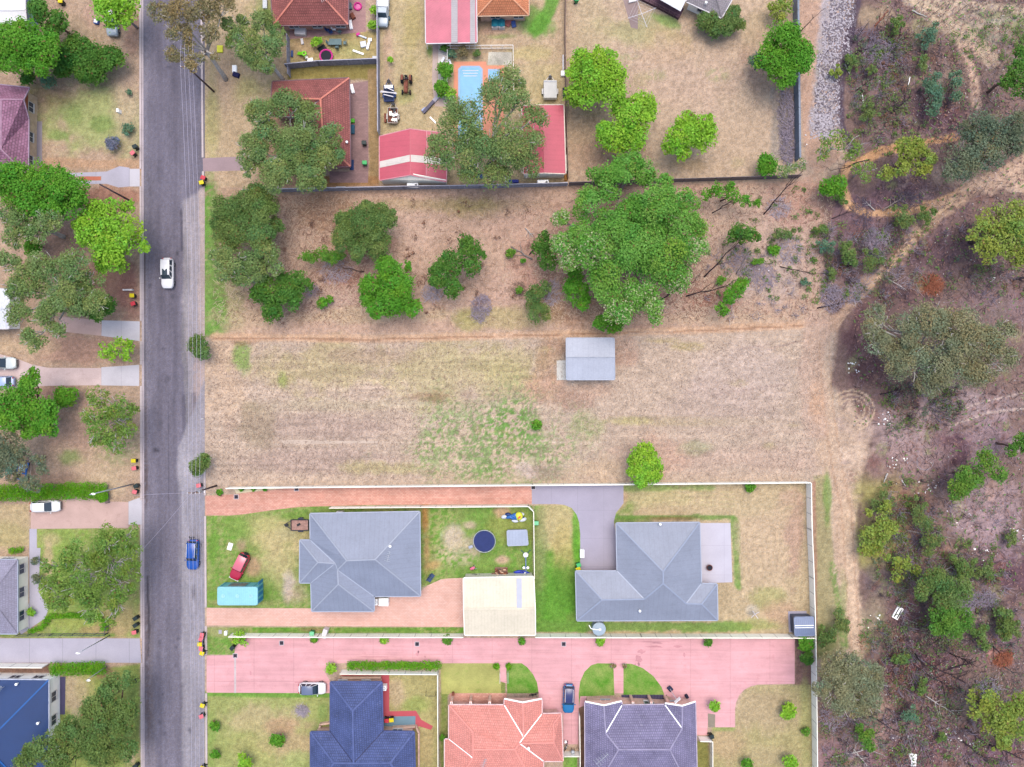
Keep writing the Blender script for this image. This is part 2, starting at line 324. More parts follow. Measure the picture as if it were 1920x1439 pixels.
g.B(920,850,130,70,(216,194,166),.6); g.B(920,830,165,88,(146,172,108),.75,sp=.5); g.B(920,830,120,70,(122,166,86),.7,sp=.55); g.B(985,830,70,50,(112,166,70),.8,sp=.5); g.B(960,790,60,30,(112,166,70),.75,sp=.5); g.B(800,850,40,50,(128,170,84),.7,sp=.52); g.B(920,880,30,20,VIV,.6,sp=.4); g.B(1005,797,11,11,VIV,.95,n=.4); g.B(1015,885,40,14,(160,146,130),.7); g.B(985,878,20,16,(224,204,194),.8); g.B(455,640,26,6,(176,136,112),.7)
g.L([(400,632),(700,636),(1000,628),(1300,620),(1505,610)],14,(224,184,150),.8,n=.4); g.L([(400,635),(700,637),(1000,629),(1300,621),(1505,611)],3.0,(160,118,94),.6,n=1.0)
for a in range(5): g.L([(1190+14*a+60*math.cos(t),690-80*math.sin(t)*(.5+.1*a)) if 0 else (1230+120*math.cos(t)*(1+.08*a),720-70*math.sin(t)*(1+.1*a)) for t in np.linspace(0,3.1,14)],3,(218,196,176),.4,n=.8)
g.L([(1440,655),(1500,640)],4,(176,150,140),.6); g.L([(1340,740),(1480,720)],3,(180,156,146),.5); g.L([(1385,655),(1440,648)],3,(176,150,140),.5)
for _ in range(40): g.B(R(400,1540),R(650,895),R(6,26),R(3,10),random.choice([YEL,(180,156,140),(222,200,184),(196,180,130),(176,150,134)]),.45,sp=.42)
g.streak((384,640,1060,905),60,3.2,.13); g.streak((384,640,1560,905),140,7,.07,6); g.streak((1060,640,1560,905),24,5,.10,7)
# strip along the east fence and the track
g.G([(1500,0),(1620,0),(1590,120),(1575,300),(1530,330),(1510,300),(1497,150)],(206,172,150),1,6,6); g.G([(1550,-80),(1612,-80),(1580,90),(1568,200),(1582,245),(1545,262),(1516,240),(1530,90)],(188,180,186),.95,12,9,sp=.33); g.B(1545,150,16,70,(150,150,120),.35,sp=.55)
bush = [(1612,-80),(1584,80),(1568,190),(1590,300),(1530,350),(1560,460),(1540,560),(1575,620),(1560,720),(1640,800),(1612,900),(1606,1060),(1630,1220),(1560,1230),(1530,1290),(1525,1520),(2100,1520),(2100,-80)]
g.G(bush,(142,118,112),1,16,16)
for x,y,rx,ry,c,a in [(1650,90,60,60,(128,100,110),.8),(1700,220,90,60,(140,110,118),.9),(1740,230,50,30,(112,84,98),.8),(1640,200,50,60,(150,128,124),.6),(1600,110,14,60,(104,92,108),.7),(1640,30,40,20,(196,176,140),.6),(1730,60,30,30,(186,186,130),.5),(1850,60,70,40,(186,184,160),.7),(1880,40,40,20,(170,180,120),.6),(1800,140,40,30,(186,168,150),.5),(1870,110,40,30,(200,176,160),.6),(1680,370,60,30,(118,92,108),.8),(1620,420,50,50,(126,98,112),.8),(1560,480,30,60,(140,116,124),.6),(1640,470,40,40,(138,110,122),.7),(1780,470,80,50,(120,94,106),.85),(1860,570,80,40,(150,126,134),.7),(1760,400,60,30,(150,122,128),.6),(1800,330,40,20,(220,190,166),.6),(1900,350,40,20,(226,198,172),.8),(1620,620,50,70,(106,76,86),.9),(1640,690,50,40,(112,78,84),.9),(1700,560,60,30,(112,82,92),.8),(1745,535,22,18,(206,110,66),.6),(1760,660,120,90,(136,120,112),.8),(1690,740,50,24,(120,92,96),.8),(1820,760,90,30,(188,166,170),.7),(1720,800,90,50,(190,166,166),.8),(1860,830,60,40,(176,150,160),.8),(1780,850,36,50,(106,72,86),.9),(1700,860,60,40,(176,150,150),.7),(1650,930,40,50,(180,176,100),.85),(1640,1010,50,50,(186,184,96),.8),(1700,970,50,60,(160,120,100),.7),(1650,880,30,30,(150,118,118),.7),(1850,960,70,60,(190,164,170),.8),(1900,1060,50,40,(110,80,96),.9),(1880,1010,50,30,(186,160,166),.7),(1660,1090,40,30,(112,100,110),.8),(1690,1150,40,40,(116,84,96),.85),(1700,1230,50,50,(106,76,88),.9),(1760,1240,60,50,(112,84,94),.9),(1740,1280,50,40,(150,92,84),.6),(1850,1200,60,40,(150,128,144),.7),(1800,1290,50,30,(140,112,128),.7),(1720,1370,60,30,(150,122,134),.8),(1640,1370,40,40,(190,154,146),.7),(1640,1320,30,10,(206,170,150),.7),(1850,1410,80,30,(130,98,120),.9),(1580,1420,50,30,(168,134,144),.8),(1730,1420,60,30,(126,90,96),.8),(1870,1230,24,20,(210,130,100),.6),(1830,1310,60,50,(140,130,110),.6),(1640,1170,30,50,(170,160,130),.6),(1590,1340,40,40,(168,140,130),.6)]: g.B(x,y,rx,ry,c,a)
for _ in range(260):
    x, y = R(1570,1930), R(0,1440); g.B(x,y,R(5,22),R(4,16),random.choice([(104,80,94),(196,172,166),(150,160,100),(126,100,108),(186,150,130),(112,96,92),(170,176,120),(150,104,96)]),.55,sp=R(.4,.52),ang=R(0,180))
g.L([(1614,-10),(1592,70),(1575,160),(1580,235),(1596,280)],13,(92,80,98),.85,n=1.3); g.L([(1720,-10),(1770,40),(1830,85),(1860,110)],40,(216,192,164),.9); g.L([(1700,5),(1800,8),(1930,20)],14,(214,192,166),.8); g.L([(1790,20),(1900,70),(1930,100)],18,(204,180,160),.7); g.L([(1805,88),(1822,130),(1832,195)],20,(224,190,166),.95); g.B(1822,95,20,14,(210,170,150),.8); g.L([(1850,40),(1930,32)],8,(206,190,180),.6)
g.L([(1590,312),(1640,290),(1700,272),(1790,258)],15,(222,172,124),.92,n=1.0); g.L([(1585,320),(1577,345),(1590,385),(1625,402),(1690,398),(1750,385),(1830,345)],15,(226,180,136),.9,n=1.2); g.L([(1560,610),(1600,560),(1650,515),(1700,460),(1740,420),(1800,370),(1850,335),(1930,310)],30,(200,168,144),.88,n=1.3); g.L([(1620,550),(1680,490),(1730,430),(1790,372)],8,(232,198,160),.8); g.L([(1840,350),(1930,330)],46,(212,182,158),.75,n=1.4)
g.L([(1530,630),(1540,760),(1560,880),(1580,960),(1586,1080),(1600,1225)],40,(214,186,160),.92,n=1.0); g.L([(1535,600),(1520,700),(1530,800)],50,(206,176,158),.7); g.L([(1590,960),(1600,1230)],28,(224,196,168),.97); g.L([(1556,900),(1560,1000),(1568,1200)],6,(214,196,170),.6)
for off in (-9,9): g.L([(1545+off,640),(1552+off,760),(1570+off,880),(1588+off,960),(1594+off,1080),(1606+off,1225)],4,(198,164,136),.6,n=1.0); g.L([(1570,605+off),(1605,560+off),(1655,512+off),(1705,458+off),(1745,418+off),(1805,368+off)],3.5,(222,192,162),.55,n=1.4)
g.G([(1524,890),(1552,890),(1566,1100),(1592,1215),(1560,1232),(1528,1240)],(176,168,122),.9,6,5); g.B(1551,940,6,50,GRN,.8); g.L([(1560,1060),(1575,1150),(1585,1210)],16,(128,162,84),.8,n=1.3,sp=.46); g.B(1545,1200,18,30,(120,140,70),.7); g.L([(1527,905),(1530,1230)],6,(180,130,118),.7); g.B(1580,1130,10,50,GRN,.5)
for r_ in (22,30,38): g.L([(1597+r_*1.1*math.cos(t),770-r_*math.sin(t)) for t in np.linspace(-1.2,2.6,12)],3.5,(228,200,170),.7,n=.7)
g.B(1600,850,30,18,(228,202,178),.8); g.L([(1780,775),(1840,755),(1930,735)],3,(222,200,190),.7); g.L([(1780,800),(1850,775),(1930,765)],4,(222,200,190),.7); g.B(1530,760,14,40,(220,176,140),.6)
# lawns of the southern houses
g.G([(386,966),(450,964),(560,945),(790,950),(790,1145),(386,1142)],(128,170,72),1,3,2); g.B(520,1000,60,40,(206,190,134),.9); g.B(530,1050,40,60,(208,192,140),.9); g.B(470,985,60,12,(190,190,120),.7); g.B(540,1095,14,30,(222,204,196),.9); g.B(555,1115,20,20,(206,180,160),.8); g.B(400,1040,12,80,(120,168,62),.8); g.B(470,1130,60,6,(180,166,116),.8); g.B(452,1020,10,12,(186,160,130),.9); g.B(475,1065,12,16,(196,164,130),.9); g.B(500,1110,30,30,(92,150,36),.6); g.B(540,1000,20,14,(190,186,140),.6); g.B(545,968,30,10,(100,160,40),.7); g.B(440,990,30,30,(110,166,52),.7)  # dark green blob right of the container: its shadow painted into the lawn
g.G([(788,950),(1000,948),(1000,1082),(788,1100)],(122,170,66),1,3,2); g.B(797,970,8,40,(190,140,76),.9); g.B(848,1008,22,26,(222,200,184),.95); g.B(850,1035,40,24,(214,196,166),.8,sp=.45); g.B(828,1010,40,50,(206,196,140),.5,sp=.5); g.B(880,985,14,8,(220,190,170),.8); g.B(940,1050,12,8,(222,190,160),.95); g.B(815,1060,14,10,(214,176,120),.9); g.B(890,1020,14,16,(216,196,170),.7); g.B(960,990,40,30,(170,172,90),.7); g.B(800,1030,8,40,(200,160,110),.8); g.B(940,960,12,8,(216,176,140),.8)
g.G([(1002,948),(1100,946),(1100,1186),(1002,1186)],(110,168,50),1,3,2); g.B(1050,980,34,38,(216,194,146),.95); g.B(1058,1040,16,50,(200,184,116),.8); g.B(1012,1050,10,80,(150,160,104),.7); g.B(1040,1130,30,50,(100,166,48),.9); g.B(1060,1090,20,30,(96,154,46),.8); g.B(1080,1000,6,50,(96,176,30),.8)  # darkest green blob, left of the L-shaped house, is house shade painted in
g.G([(1120,906),(1512,905),(1524,1188),(1120,1188)],(206,186,148),1,3,2); g.B(1230,930,80,20,(200,192,134),.7); g.B(1170,955,24,12,(130,170,70),.8); g.B(1160,930,12,24,(216,180,146),.8); g.B(1180,975,40,8,(100,160,40),.8); g.L([(1155,970),(1375,970)],9,(112,160,66),.8,n=1.4); g.L([(1377,975),(1384,1100)],15,(112,164,62),.85,n=1.5); g.B(1260,972,50,4,(150,110,80),.7); g.L([(1005,1175),(1400,1176)],18,(116,164,66),.85,n=1.4); g.B(1420,1172,40,10,(160,178,90),.7); g.B(1240,915,120,7,(120,172,66),.7); g.B(1405,915,12,9,VIV,.95); g.B(1440,1030,60,90,(212,186,156),.8); g.B(1490,1000,14,90,(196,160,144),.7); g.B(1480,935,24,20,(204,172,150),.8); g.B(1440,1120,30,20,(176,182,106),.7); g.B(1408,1144,10,9,(206,196,176),.8); g.B(1470,1150,30,20,(204,170,140),.8)
for k in range(9): g.L([(1395+9*k,985+4*k),(1400+9*k,1060),(1392+9*k,1130-6*k)],2.5,(220,198,160),.55,n=.6)
for k in range(4): g.L([(1180,925+9*k),(1300,918+9*k),(1390,925+9*k)],2.5,(216,204,150),.5,n=.6)
g.G([(430,1176),(870,1176),(870,1188),(430,1188)],(104,160,50),1,3,2); g.B(590,1181,24,4,(160,130,100),.8); g.B(450,1181,20,4,(160,120,90),.7)
g.G([(388,1176),(466,1178),(466,1192),(442,1212),(440,1228),(388,1229)],(120,170,66),1,3,2); g.B(410,1185,20,10,(190,180,130),.7)
g.G([(386,1298),(620,1298),(620,1520),(386,1520)],(170,180,106),1,3,2); g.L([(386,1302),(620,1304)],10,(104,168,50),.8); g.B(480,1350,70,30,(206,182,146),.7); g.B(560,1400,50,30,(206,176,140),.8); g.B(470,1400,40,40,(190,184,120),.6); g.B(567,1332,16,12,(186,170,160),.8); g.B(605,1335,10,18,GRN,.7); g.B(560,1425,30,14,(170,190,110),.8); g.B(395,1400,14,70,(130,172,76),.7); g.B(525,1360,24,14,(200,160,130),.7)
g.G([(725,1262),(822,1262),(822,1520),(725,1520)],(190,182,120),1,3,2); g.B(745,1300,14,24,(206,180,150),.8); g.B(780,1325,24,14,(150,176,80),.7); g.B(800,1400,14,50,(196,176,126),.8)
g.G([(826,1244),(948,1244),(948,1304),(826,1304)],(150,170,84),1,3,2); g.B(885,1272,40,20,(200,182,124),.9); g.G([(826,1300),(840,1300),(840,1500),(826,1500)],(140,160,80),1,3,2)
g.G([(1490,1196),(1526,1196),(1526,1286),(1490,1286)],(150,118,110),1,3,2)
g.G([(1336,1360),(1378,1362),(1380,1330),(1395,1293),(1420,1284),(1526,1284),(1526,1520),(1310,1520)],(186,176,124),1,3,2); g.B(1440,1330,60,40,(200,176,146),.7); g.B(1360,1400,30,30,(206,176,140),.7); g.B(1440,1420,40,20,(196,176,140),.6); g.B(1510,1330,10,70,(170,176,110),.6); g.L([(1340,1367),(1375,1367)],6,(150,180,90),.7)
g.G([(1306,1390),(1328,1390),(1328,1500),(1306,1500)],(150,150,80),1,3,2); g.G([(1056,1415),(1084,1415),(1084,1500),(1056,1500)],(120,180,60),1,3,2); g.G([(1084,1320),(1098,1320),(1098,1500),(1084,1500)],(150,120,104),1,3,2)
_l = (g.col@np.array([.3,.59,.11]))[...,None]; g.col = (_l+(g.col-_l)*.92)*np.array([.86,.83,.80])
_tx = (vnoise(g.X,g.Y,3.1,3.1,2)-.5)*.24+(vnoise(g.X,g.Y,5.3,5.3,0)-.5)*.18+(vnoise(g.X,g.Y,11,11,5)-.5)*.12
g.col = np.clip(g.col*(1+_tx[...,None]*np.where(g.X>1580,1.6,1.25)[...,None]),.004,1)
mt = mat_attr('soil and grass', .95, .05, .40, .6)
# gentle swell of the ground in the scrub, flat around everything built
X_, Y_ = np.meshgrid(xs, ys); zz = np.where(X_ > 1640, (vnoise(X_,Y_,60,60,6)-.5)*.35*sstep((X_-1640)/60), 0.0)
grid_mesh('ground', xs, ys, g.col, mt, zz)
# ---------------------------------------------------------------- road
rx = np.arange(266,385.1,2.0); ry = np.concatenate([np.arange(-400,-70,30), np.arange(-70,1512,4.0), np.arange(1512,1900,30)])
r = Paint(*np.meshgrid(rx, ry), (128,120,146)); AS=(122,114,140)
r.B(310,300,26,700,(116,108,136),.6,n=.3); r.L([(300,-80),(300,1500)],8,(106,98,124),.35,n=.5); r.L([(330,-80),(328,900)],8,(108,100,126),.35,n=.5); r.L([(272,-80),(272,1500)],10,(142,134,156),.5)
r.G([(346,380),(390,345),(390,900),(362,900),(352,700),(340,560),(345,460)],(178,164,170),.9,8,8); r.L([(382,360),(382,900)],18,(206,172,152),.9,n=.9); r.L([(372,640),(374,860)],22,(196,158,140),.8,n=1.0,sp=.35)
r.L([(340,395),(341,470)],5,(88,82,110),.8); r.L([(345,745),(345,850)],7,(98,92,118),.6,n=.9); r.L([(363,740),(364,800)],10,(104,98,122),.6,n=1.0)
r.L([(345,380),(352,520),(344,640),(354,760),(350,850)],9,(150,142,148),.7,n=1.8); r.G([(334,840),(390,700),(390,1520),(344,1520),(338,1100)],(164,158,172),.9,6,3); r.L([(339,920),(340,1240)],4,(120,112,136),.5); r.L([(356,880),(388,885)],60,(178,170,180),.5)
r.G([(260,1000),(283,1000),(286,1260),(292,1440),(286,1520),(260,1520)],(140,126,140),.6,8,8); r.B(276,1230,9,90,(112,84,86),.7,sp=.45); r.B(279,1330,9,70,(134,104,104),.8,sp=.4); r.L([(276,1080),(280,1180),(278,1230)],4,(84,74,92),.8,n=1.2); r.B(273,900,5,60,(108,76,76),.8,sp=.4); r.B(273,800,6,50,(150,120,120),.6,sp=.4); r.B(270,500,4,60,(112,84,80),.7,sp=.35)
r.L([(315,720),(316,940)],1.6,(86,80,104),.6,n=.6); r.L([(270,360),(274,940)],3,(110,96,100),.5)
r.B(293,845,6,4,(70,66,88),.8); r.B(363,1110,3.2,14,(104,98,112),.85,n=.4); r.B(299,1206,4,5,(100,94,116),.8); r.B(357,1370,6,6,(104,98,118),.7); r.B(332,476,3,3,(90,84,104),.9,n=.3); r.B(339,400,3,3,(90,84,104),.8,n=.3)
for _ in range(14): r.B(R(275,345),R(0,1430),R(2,5),R(2,7),(96,90,112),.7)
r.streak((260,-80,400,1520),4,90,.09); r.streak((260,-80,400,1520),14,200,.06,6)
mr = mat_attr('asphalt', .85, .2, .3, .25)
_l = (r.col@np.array([.3,.59,.11]))[...,None]; r.col = (_l+(r.col-_l)*.46)*np.array([.90,.875,.89]); _tx = (vnoise(r.X,r.Y,2.1,4.2,2)-.5)*.22+(vnoise(r.X,r.Y,9,40,0)-.5)*.22+(vnoise(r.X,r.Y,30,60,5)-.5)*.16; r.col = np.clip(r.col*(1+_tx[...,None]),.004,1)
grid_mesh('road', rx, ry, r.col, mr, .004)
# ---------------------------------------------------------------- paved sheets
def mat_pave(name, col, var=.12, joint=None, jc=.75, stain=None, brick=None, streak=0):
    t = NT(name); f = t.math('MULTIPLY', t.ramp(t.noise(.35,5),.3,.7,1-var,1+var), t.ramp(t.noise(6,3,rough=.8),.3,.7,1-var*.8,1+var*.8)); c = t.mul(col, f)
    if brick:
        b = t.n('ShaderNodeTexBrick', i_Scale=1.0, i_Mortar_Size=.012, i_Brick_Width=.46, i_Row_Height=.23); t.l(t.pos(), b.inputs[0])
        b.inputs['Color1'].default_value = col+(1,); b.inputs['Color2'].default_value = brick+(1,); b.inputs['Mortar'].default_value = tuple(x*.6 for x in col)+(1,)
        c = t.mul(b.outputs['Color'], f)
    if streak: c = t.mul(c, t.math('MULTIPLY', t.ramp(t.noise(1.0,4,(.12,1.6,1)),.3,.7,1-streak,1+streak*.6), t.ramp(t.noise(.12,4),.35,.65,1-streak*.8,1+streak*.5)))
    if joint:
        sx = t.n('ShaderNodeSeparateXYZ'); t.l(t.pos(), sx.inputs[0]); tot = None
        for k, per in zip((0,1), joint):
            if not per: continue
            p = t.math('ABSOLUTE', t.math('SUBTRACT', t.math('FRACT', t.math('DIVIDE', sx.outputs[k], per)), .5)); q = t.math('LESS_THAN', p, .035/per)
            tot = q if tot is None else t.math('MAXIMUM', tot, q)
        c = t.mul(c, t.ramp(tot, 0, 1, 1, jc))
    if stain: c = t.mix(t.ramp(t.noise(.8,6,rough=.7),.56,.72,0,.6), c, stain)
    t.bump(t.noise(9,3), .15, .02); return t.done(c, .85, .15)
M_pink = mat_pave('pink concrete', C(232,176,178), .09, (6.2,4.9), .8, C(206,146,148), streak=.12); M_terra = mat_pave('terracotta pavers', C(218,158,138), .14, brick=C(230,178,158), streak=.1); M_terrl = mat_pave('pale terracotta pavers', C(230,182,164), .08, brick=C(236,194,178))
M_aggr = mat_pave('grey exposed concrete', C(176,170,184), .07, (4.1,4.4), .88); M_conc = mat_pave('pale concrete', C(204,200,206), .09, (3.3,0), .8); M_conc2 = mat_pave('grey concrete', C(186,182,194), .08, (5.2,0), .7); M_brownd = mat_pave('worn brown concrete', C(206,176,166), .1, None, .8, C(170,140,130)); M_cream = mat_pave('cream concrete', C(226,212,176), .06); M_dkpav = mat_pave('dark pavers', C(168,136,132), .12, brick=C(150,122,120)); M_red = mat_pave('red concrete', C(196,92,100), .08); M_orange = mat_pave('orange pool paving', C(232,158,128), .07, (1.2,1.2), .93); M_kerb = mat_pave('kerb concrete', C(206,192,190), .1, (0,2.4), .8); M_lawn = None
def sheet(name, pts, m, z=.006, kind='structure'):
    o = MB(); v = [P(x,y) for x,y in pts]
    if sum(v[i-1].x*v[i].y-v[i].x*v[i-1].y for i in range(len(v))) < 0: v = v[::-1]
    n = len(v); o.add([(p.x,p.y,z) for p in v]+[(p.x,p.y,-.05) for p in v], [tuple(range(n))]+[((i+1)%n,i,n+i,n+(i+1)%n) for i in range(n)])
    ob = o.build(name, m); ob['kind'] = 'structure'; return ob
sheet('terracotta_driveway', [(385,930),(443,927),(450,925),(560,914),(640,912),(997,910),(997,945),(700,947),(560,951),(510,957),(455,965),(430,967),(385,967)], M_terra)
sheet('cream_path', [(432,914),(560,912.5),(443,926),(440,920)], M_cream)
sheet('grey_driveway', [(997.3,908.5),(1169,906),(1169,944),(1163,952),(1155,962),(1151,978),(1154,1000),(1157,1073),(1088,1073),(1088,1002),(1086,980),(1081,965),(1072,953),(1058,947),(1040,945.5),(997.3,945.5)], M_aggr)
sheet('pink_driveway', [(387.5,1140),(586,1141),(700,1141),(701,1118),(788,1118),(790,1108),(802,1098),(826,1087),(840,1085),(870,1084),(870,1176),(387.5,1173)], M_terrl)
sheet('shared_driveway', [(387.5,1229.5),(439,1229),(441,1214),(453,1203),(466,1192),(800,1196),(1490,1199),(1490,1282.5),(1421,1284),(1408,1287),(1395,1294),(1386,1304),(1380,1318),(1378,1331),(1378,1364),(1341,1364),(1341,1340),(1328,1338),(1326,1379),(1303,1379),(1303,1330),(1240,1300),(1100,1300),(1098,1322),(1085,1328),(1084,1396),(1056,1396),(1056,1340),(1010,1330),(1010,1300),(826,1244),(650,1243),(612,1246),(610,1262),(618,1276),(618,1300),(387.5,1299)], M_pink)
M_lawn = NT('lush lawn'); _c = M_lawn.mix(M_lawn.ramp(M_lawn.noise(.5,5),.35,.65,0,1), C(96,152,52), C(150,172,92)); M_lawn.bump(M_lawn.noise(14,3),.5,.05); M_lawn = M_lawn.done(M_lawn.mul(_c, M_lawn.ramp(M_lawn.noise(5,3,rough=.8),.3,.7,.72,1.25)), .95, .05)
sheet('lawn', [(826,1244),(940,1244),(940,1302),(826,1302)], M_lawn, .010) if 0 else None
sheet('lawn', [(949,1244),(978,1244),(988,1251),(999,1264),(1007,1280),(1010,1300),(951,1300.5)], M_lawn, .012)
sheet('dry_lawn', [(826.5,1244),(936,1244),(940,1301),(828,1302)], mat_pave('dry lawn', C(176,176,104), .22, None, 1, C(110,160,50)), .012)
sheet('lawn', [(1120,1244),(1150,1244.5),(1152,1304),(1088,1306),(1086,1326),(1085,1300),(1088,1278),(1096,1260),(1108,1248)], M_lawn, .012)
sheet('lawn', [(1169,1244.5),(1184,1245),(1205,1253),(1225,1268),(1240,1288),(1247,1306),(1169,1304)], M_lawn, .012)
sheet('garden_bed', [(1327,1338),(1341,1340),(1340,1364),(1328,1364)], mat_pave('mulch', C(150,140,124), .2), .012)
sheet('patio', [(1310,981),(1369.5,981),(1371,1030),(1373,1092),(1315,1094)], mat_pave('patio concrete', C(204,200,210), .05, (3.9,4.6), .88), .03)
sheet('concrete_strip', [(528,826),(570,825),(620,827),(685,826.5),(710,828),(708,831),(640,832),(575,833),(530,832)], mat_pave('worn slab', C(204,184,166), .12, None, 1, C(198,176,150)))
sheet('driveway', [(380,297),(452,294),(458,320),(381,322)], mat_pave('brown asphalt', C(168,146,148), .1)); sheet('side_path', [(657,157),(690,152),(691,315),(690,343),(618,343),(618,322),(657,322)], M_dkpav); sheet('brick_patio', [(543,47),(652,44),(652,-60),(685,-60),(686,60),(543,74)], mat_pave('pinkish pavers', C(190,152,148), .12, brick=C(176,140,138)))
sheet('apron', [(243,317),(262,317),(262,350),(243,350)], M_conc); sheet('driveway', [(200,322),(224,312),(243,315),(243,350),(222,352),(200,345),(130,346),(128,340),(190,339),(190,331),(128,331),(128,325)], M_conc2); sheet('brick_strip', [(150,331),(189,331.5),(189,338.5),(150,338.5)], mat_pave('red brick strip', C(196,118,96), .1))
sheet('apron', [(191,601),(262,603),(262,640),(190,630)], M_conc); sheet('driveway', [(110,594),(190.5,601),(189.5,630),(115,622)], M_brownd)
sheet('apron', [(190,689),(261,684.5),(261,724),(190,723)], M_conc); sheet('driveway', [(-60,650),(30,672),(60,684),(90,690),(189.7,690.5),(189.7,722.5),(80,724),(-60,740)], mat_pave('pale gravel', C(212,190,186), .14, None, 1, C(184,160,156)))
sheet('apron', [(241,941),(266,932),(266,984),(241,984)], M_conc); sheet('driveway', [(58,936),(150,932),(185,940),(240.7,942),(240.7,990),(120,991.5),(58,992)], M_brownd)
sheet('path', [(55,992),(69,992),(69,1028),(76,1028),(72,1110),(92,1140),(84,1160),(40,1190),(33,1180),(55,1130),(55,1060)], M_conc2); sheet('driveway', [(-80,1197),(262,1197.5),(265,1243),(-80,1243)], M_conc2)
sheet('red_path', [(640,1266),(730,1266),(730,1334),(780,1333),(790,1350),(812,1362),(808,1369),(786,1362),(762,1375),(717,1375),(717,1290),(640,1290)], M_red); sheet('side_patio', [(718,1344),(779,1343),(779,1362),(718,1364)], mat_pave('blue grey slab', C(120,150,164), .06), .03)
sheet('pool_paving', [(851,116),(911.5,116),(912.5,123.5),(945,123.5),(946,250),(934,280),(850,280)], M_orange, .03); sheet('garden_path', [(812,83),(822,83),(820,150),(826,185),(838,185),(838,200),(815,200),(810,150)], mat_pave('stepping path', C(196,176,166), .12)); sheet('pebble_bed', [(822,84),(838,84),(839,125),(835,185),(826,185),(821,150)], mat_pave('pebbles', C(214,206,198), .25)); sheet('pebble_bed', [(916,98),(960,98),(960,122),(914,122)], mat_pave('rockery', C(206,200,184), .35, None, 1, C(110,130,80)))
sheet('shed_slab', [(1043.7,676.3),(1063,676),(1063,712.7),(1044,713)], mat_pave('rough slab', C(222,218,208), .15, None, 1, C(170,160,140)), .05); sheet('porch', [(50,228),(79,228),(79,312),(50,312)], mat_pave('porch floor', C(160,152,160), .1)); sheet('paving', [(843,1300),(950,1300),(950,1325),(843,1325)], M_terra, .05); sheet('porch', [(1165,1303),(1250,1303),(1250,1325),(1165,1325)], mat_pave('dark porch tiles', C(86,80,104), .1, (.45,.45), .6), .05); sheet('path', [(1196,0),(1174,-30),(1160,-30),(1183,52),(1196,55)], mat_pave('weathered boards', C(160,140,136), .15)); sheet('path', [(108,1270),(123,1269),(122,1340),(109,1340)], mat_pave('dark path', C(84,80,110), .1)); sheet('shed_slab', [(1477.5,1146.5),(1512,1146),(1514,1186),(1479,1186)], M_aggr, .05)
M_stain = mat_pave('driveway stain', C(206,150,154), .2); M_stain2 = mat_pave('dark driveway stain', C(176,128,136), .2)
def stain(px, py, rx_, ry_, m=M_stain, n=14):
    sheet('driveway_stain', [(px+rx_*R(.45,1.1)*math.cos(6.283*i/n), py+ry_*R(.45,1.1)*math.sin(6.283*i/n)) for i in range(n)], m, .010)
for a in ((1198,1236,7,9),(1203,1222,9,5),(1226,1213,26,2.2),(1270,1212,10,3),(1190,1250,5,6),(1283,1228,3,6),(783,1226,4,6),(797,1232,2,3),(560,1280,10,2.4),(700,1232,40,1.2),(470,1262,3,5)): stain(*a)
for a in ((1215,1204,40,.8),(1198,1246,3,4),(785,1222,2,3),(1232,1206,12,1.2)): stain(*a, m=M_stain2)
for y in (1226,1235): sheet('tyre_mark', [(480,y),(800,y+1),(1050,y),(1350,y+2),(1350,y+3.4),(1050,y+1.6),(800,y+2.4),(480,y+1.4)], mat_pave('faint tyre mark', C(222,166,168), .1), .0085)
def kerb(y0, y1, xa, xb, h=.11, wd=.3):
    o = MB(); n = max(2, int(abs(y1-y0)/60)); pts = [P(xa+(xb-xa)*i/n, y0+(y1-y0)*i/n) for i in range(n+1)]
    for a, b in zip(pts, pts[1:]): o.bar((a.x,a.y,h/2), (b.x,b.y,h/2), wd, h)
    k = o.build('kerb', M_kerb); k['kind'] = 'structure'
def lx(y): return 263.3+(y/1439)*3.0
for a,b in [(-120,317),(350,602),(640,684),(724,938),(984,1197),(1243,1560)]: kerb(a,b,lx(a),lx(b))
sheet('gutter', [(264.5,-120),(268.6,-120),(271.5,1560),(267.5,1560)], mat_pave('gutter concrete', C(190,178,182), .12, (0,2.4), .8), .009)
kerb(-120,296,377,380.5); kerb(322,345,381,381.5); kerb(968,1139,385,386.2); kerb(1174,1228,386.5,386.7); kerb(1300,1560,387,388); kerb(880,929,384,384.5)
# ---------------------------------------------------------------- buildings
def offset_poly(pts, d):      # pts CCW Vectors (xy); inset by d
    n = len(pts); out = []
    for i in range(n):
        a, b, c = pts[i-1], pts[i], pts[(i+1)%n]; u = (b-a); v = (c-b); u = Vector((u.x,u.y)).normalized(); v = Vector((v.x,v.y)).normalized()
        nu = Vector((-u.y,u.x)); nv = Vector((-v.y,v.x)); k = 1+nu.dot(nv)
        if k < .2: k = .2
        q = (nu+nv)*(d/k); out.append(Vector((b.x+q.x, b.y+q.y)))
    return out
M_white = mat('white paint', (.8,.8,.78), .6, .06); M_creamp = mat('cream paint', (.76,.73,.62), .6, .06); M_gutg = mat('grey gutter', C(176,184,200), .5, .05, spec=.4); M_gutw = mat('white gutter', C(226,222,224), .5, .05)
M_frame = mat('window frame', C(216,214,212), .5, .04); M_dark = mat('dark opening', C(40,42,52), .8, .1); M_glass = mat_glass(); M_sky_glass = mat_glass('pale window glass', C(140,176,190)); M_wood = mat('weathered timber', C(150,120,100), .85, .2); M_steel = mat('galvanised steel', C(186,192,198), .4, .1, metal=.3, spec=.5); M_black = mat('black plastic', C(38,40,46), .5, .1); M_rust = mat('rusty steel', C(140,84,66), .85, .3)
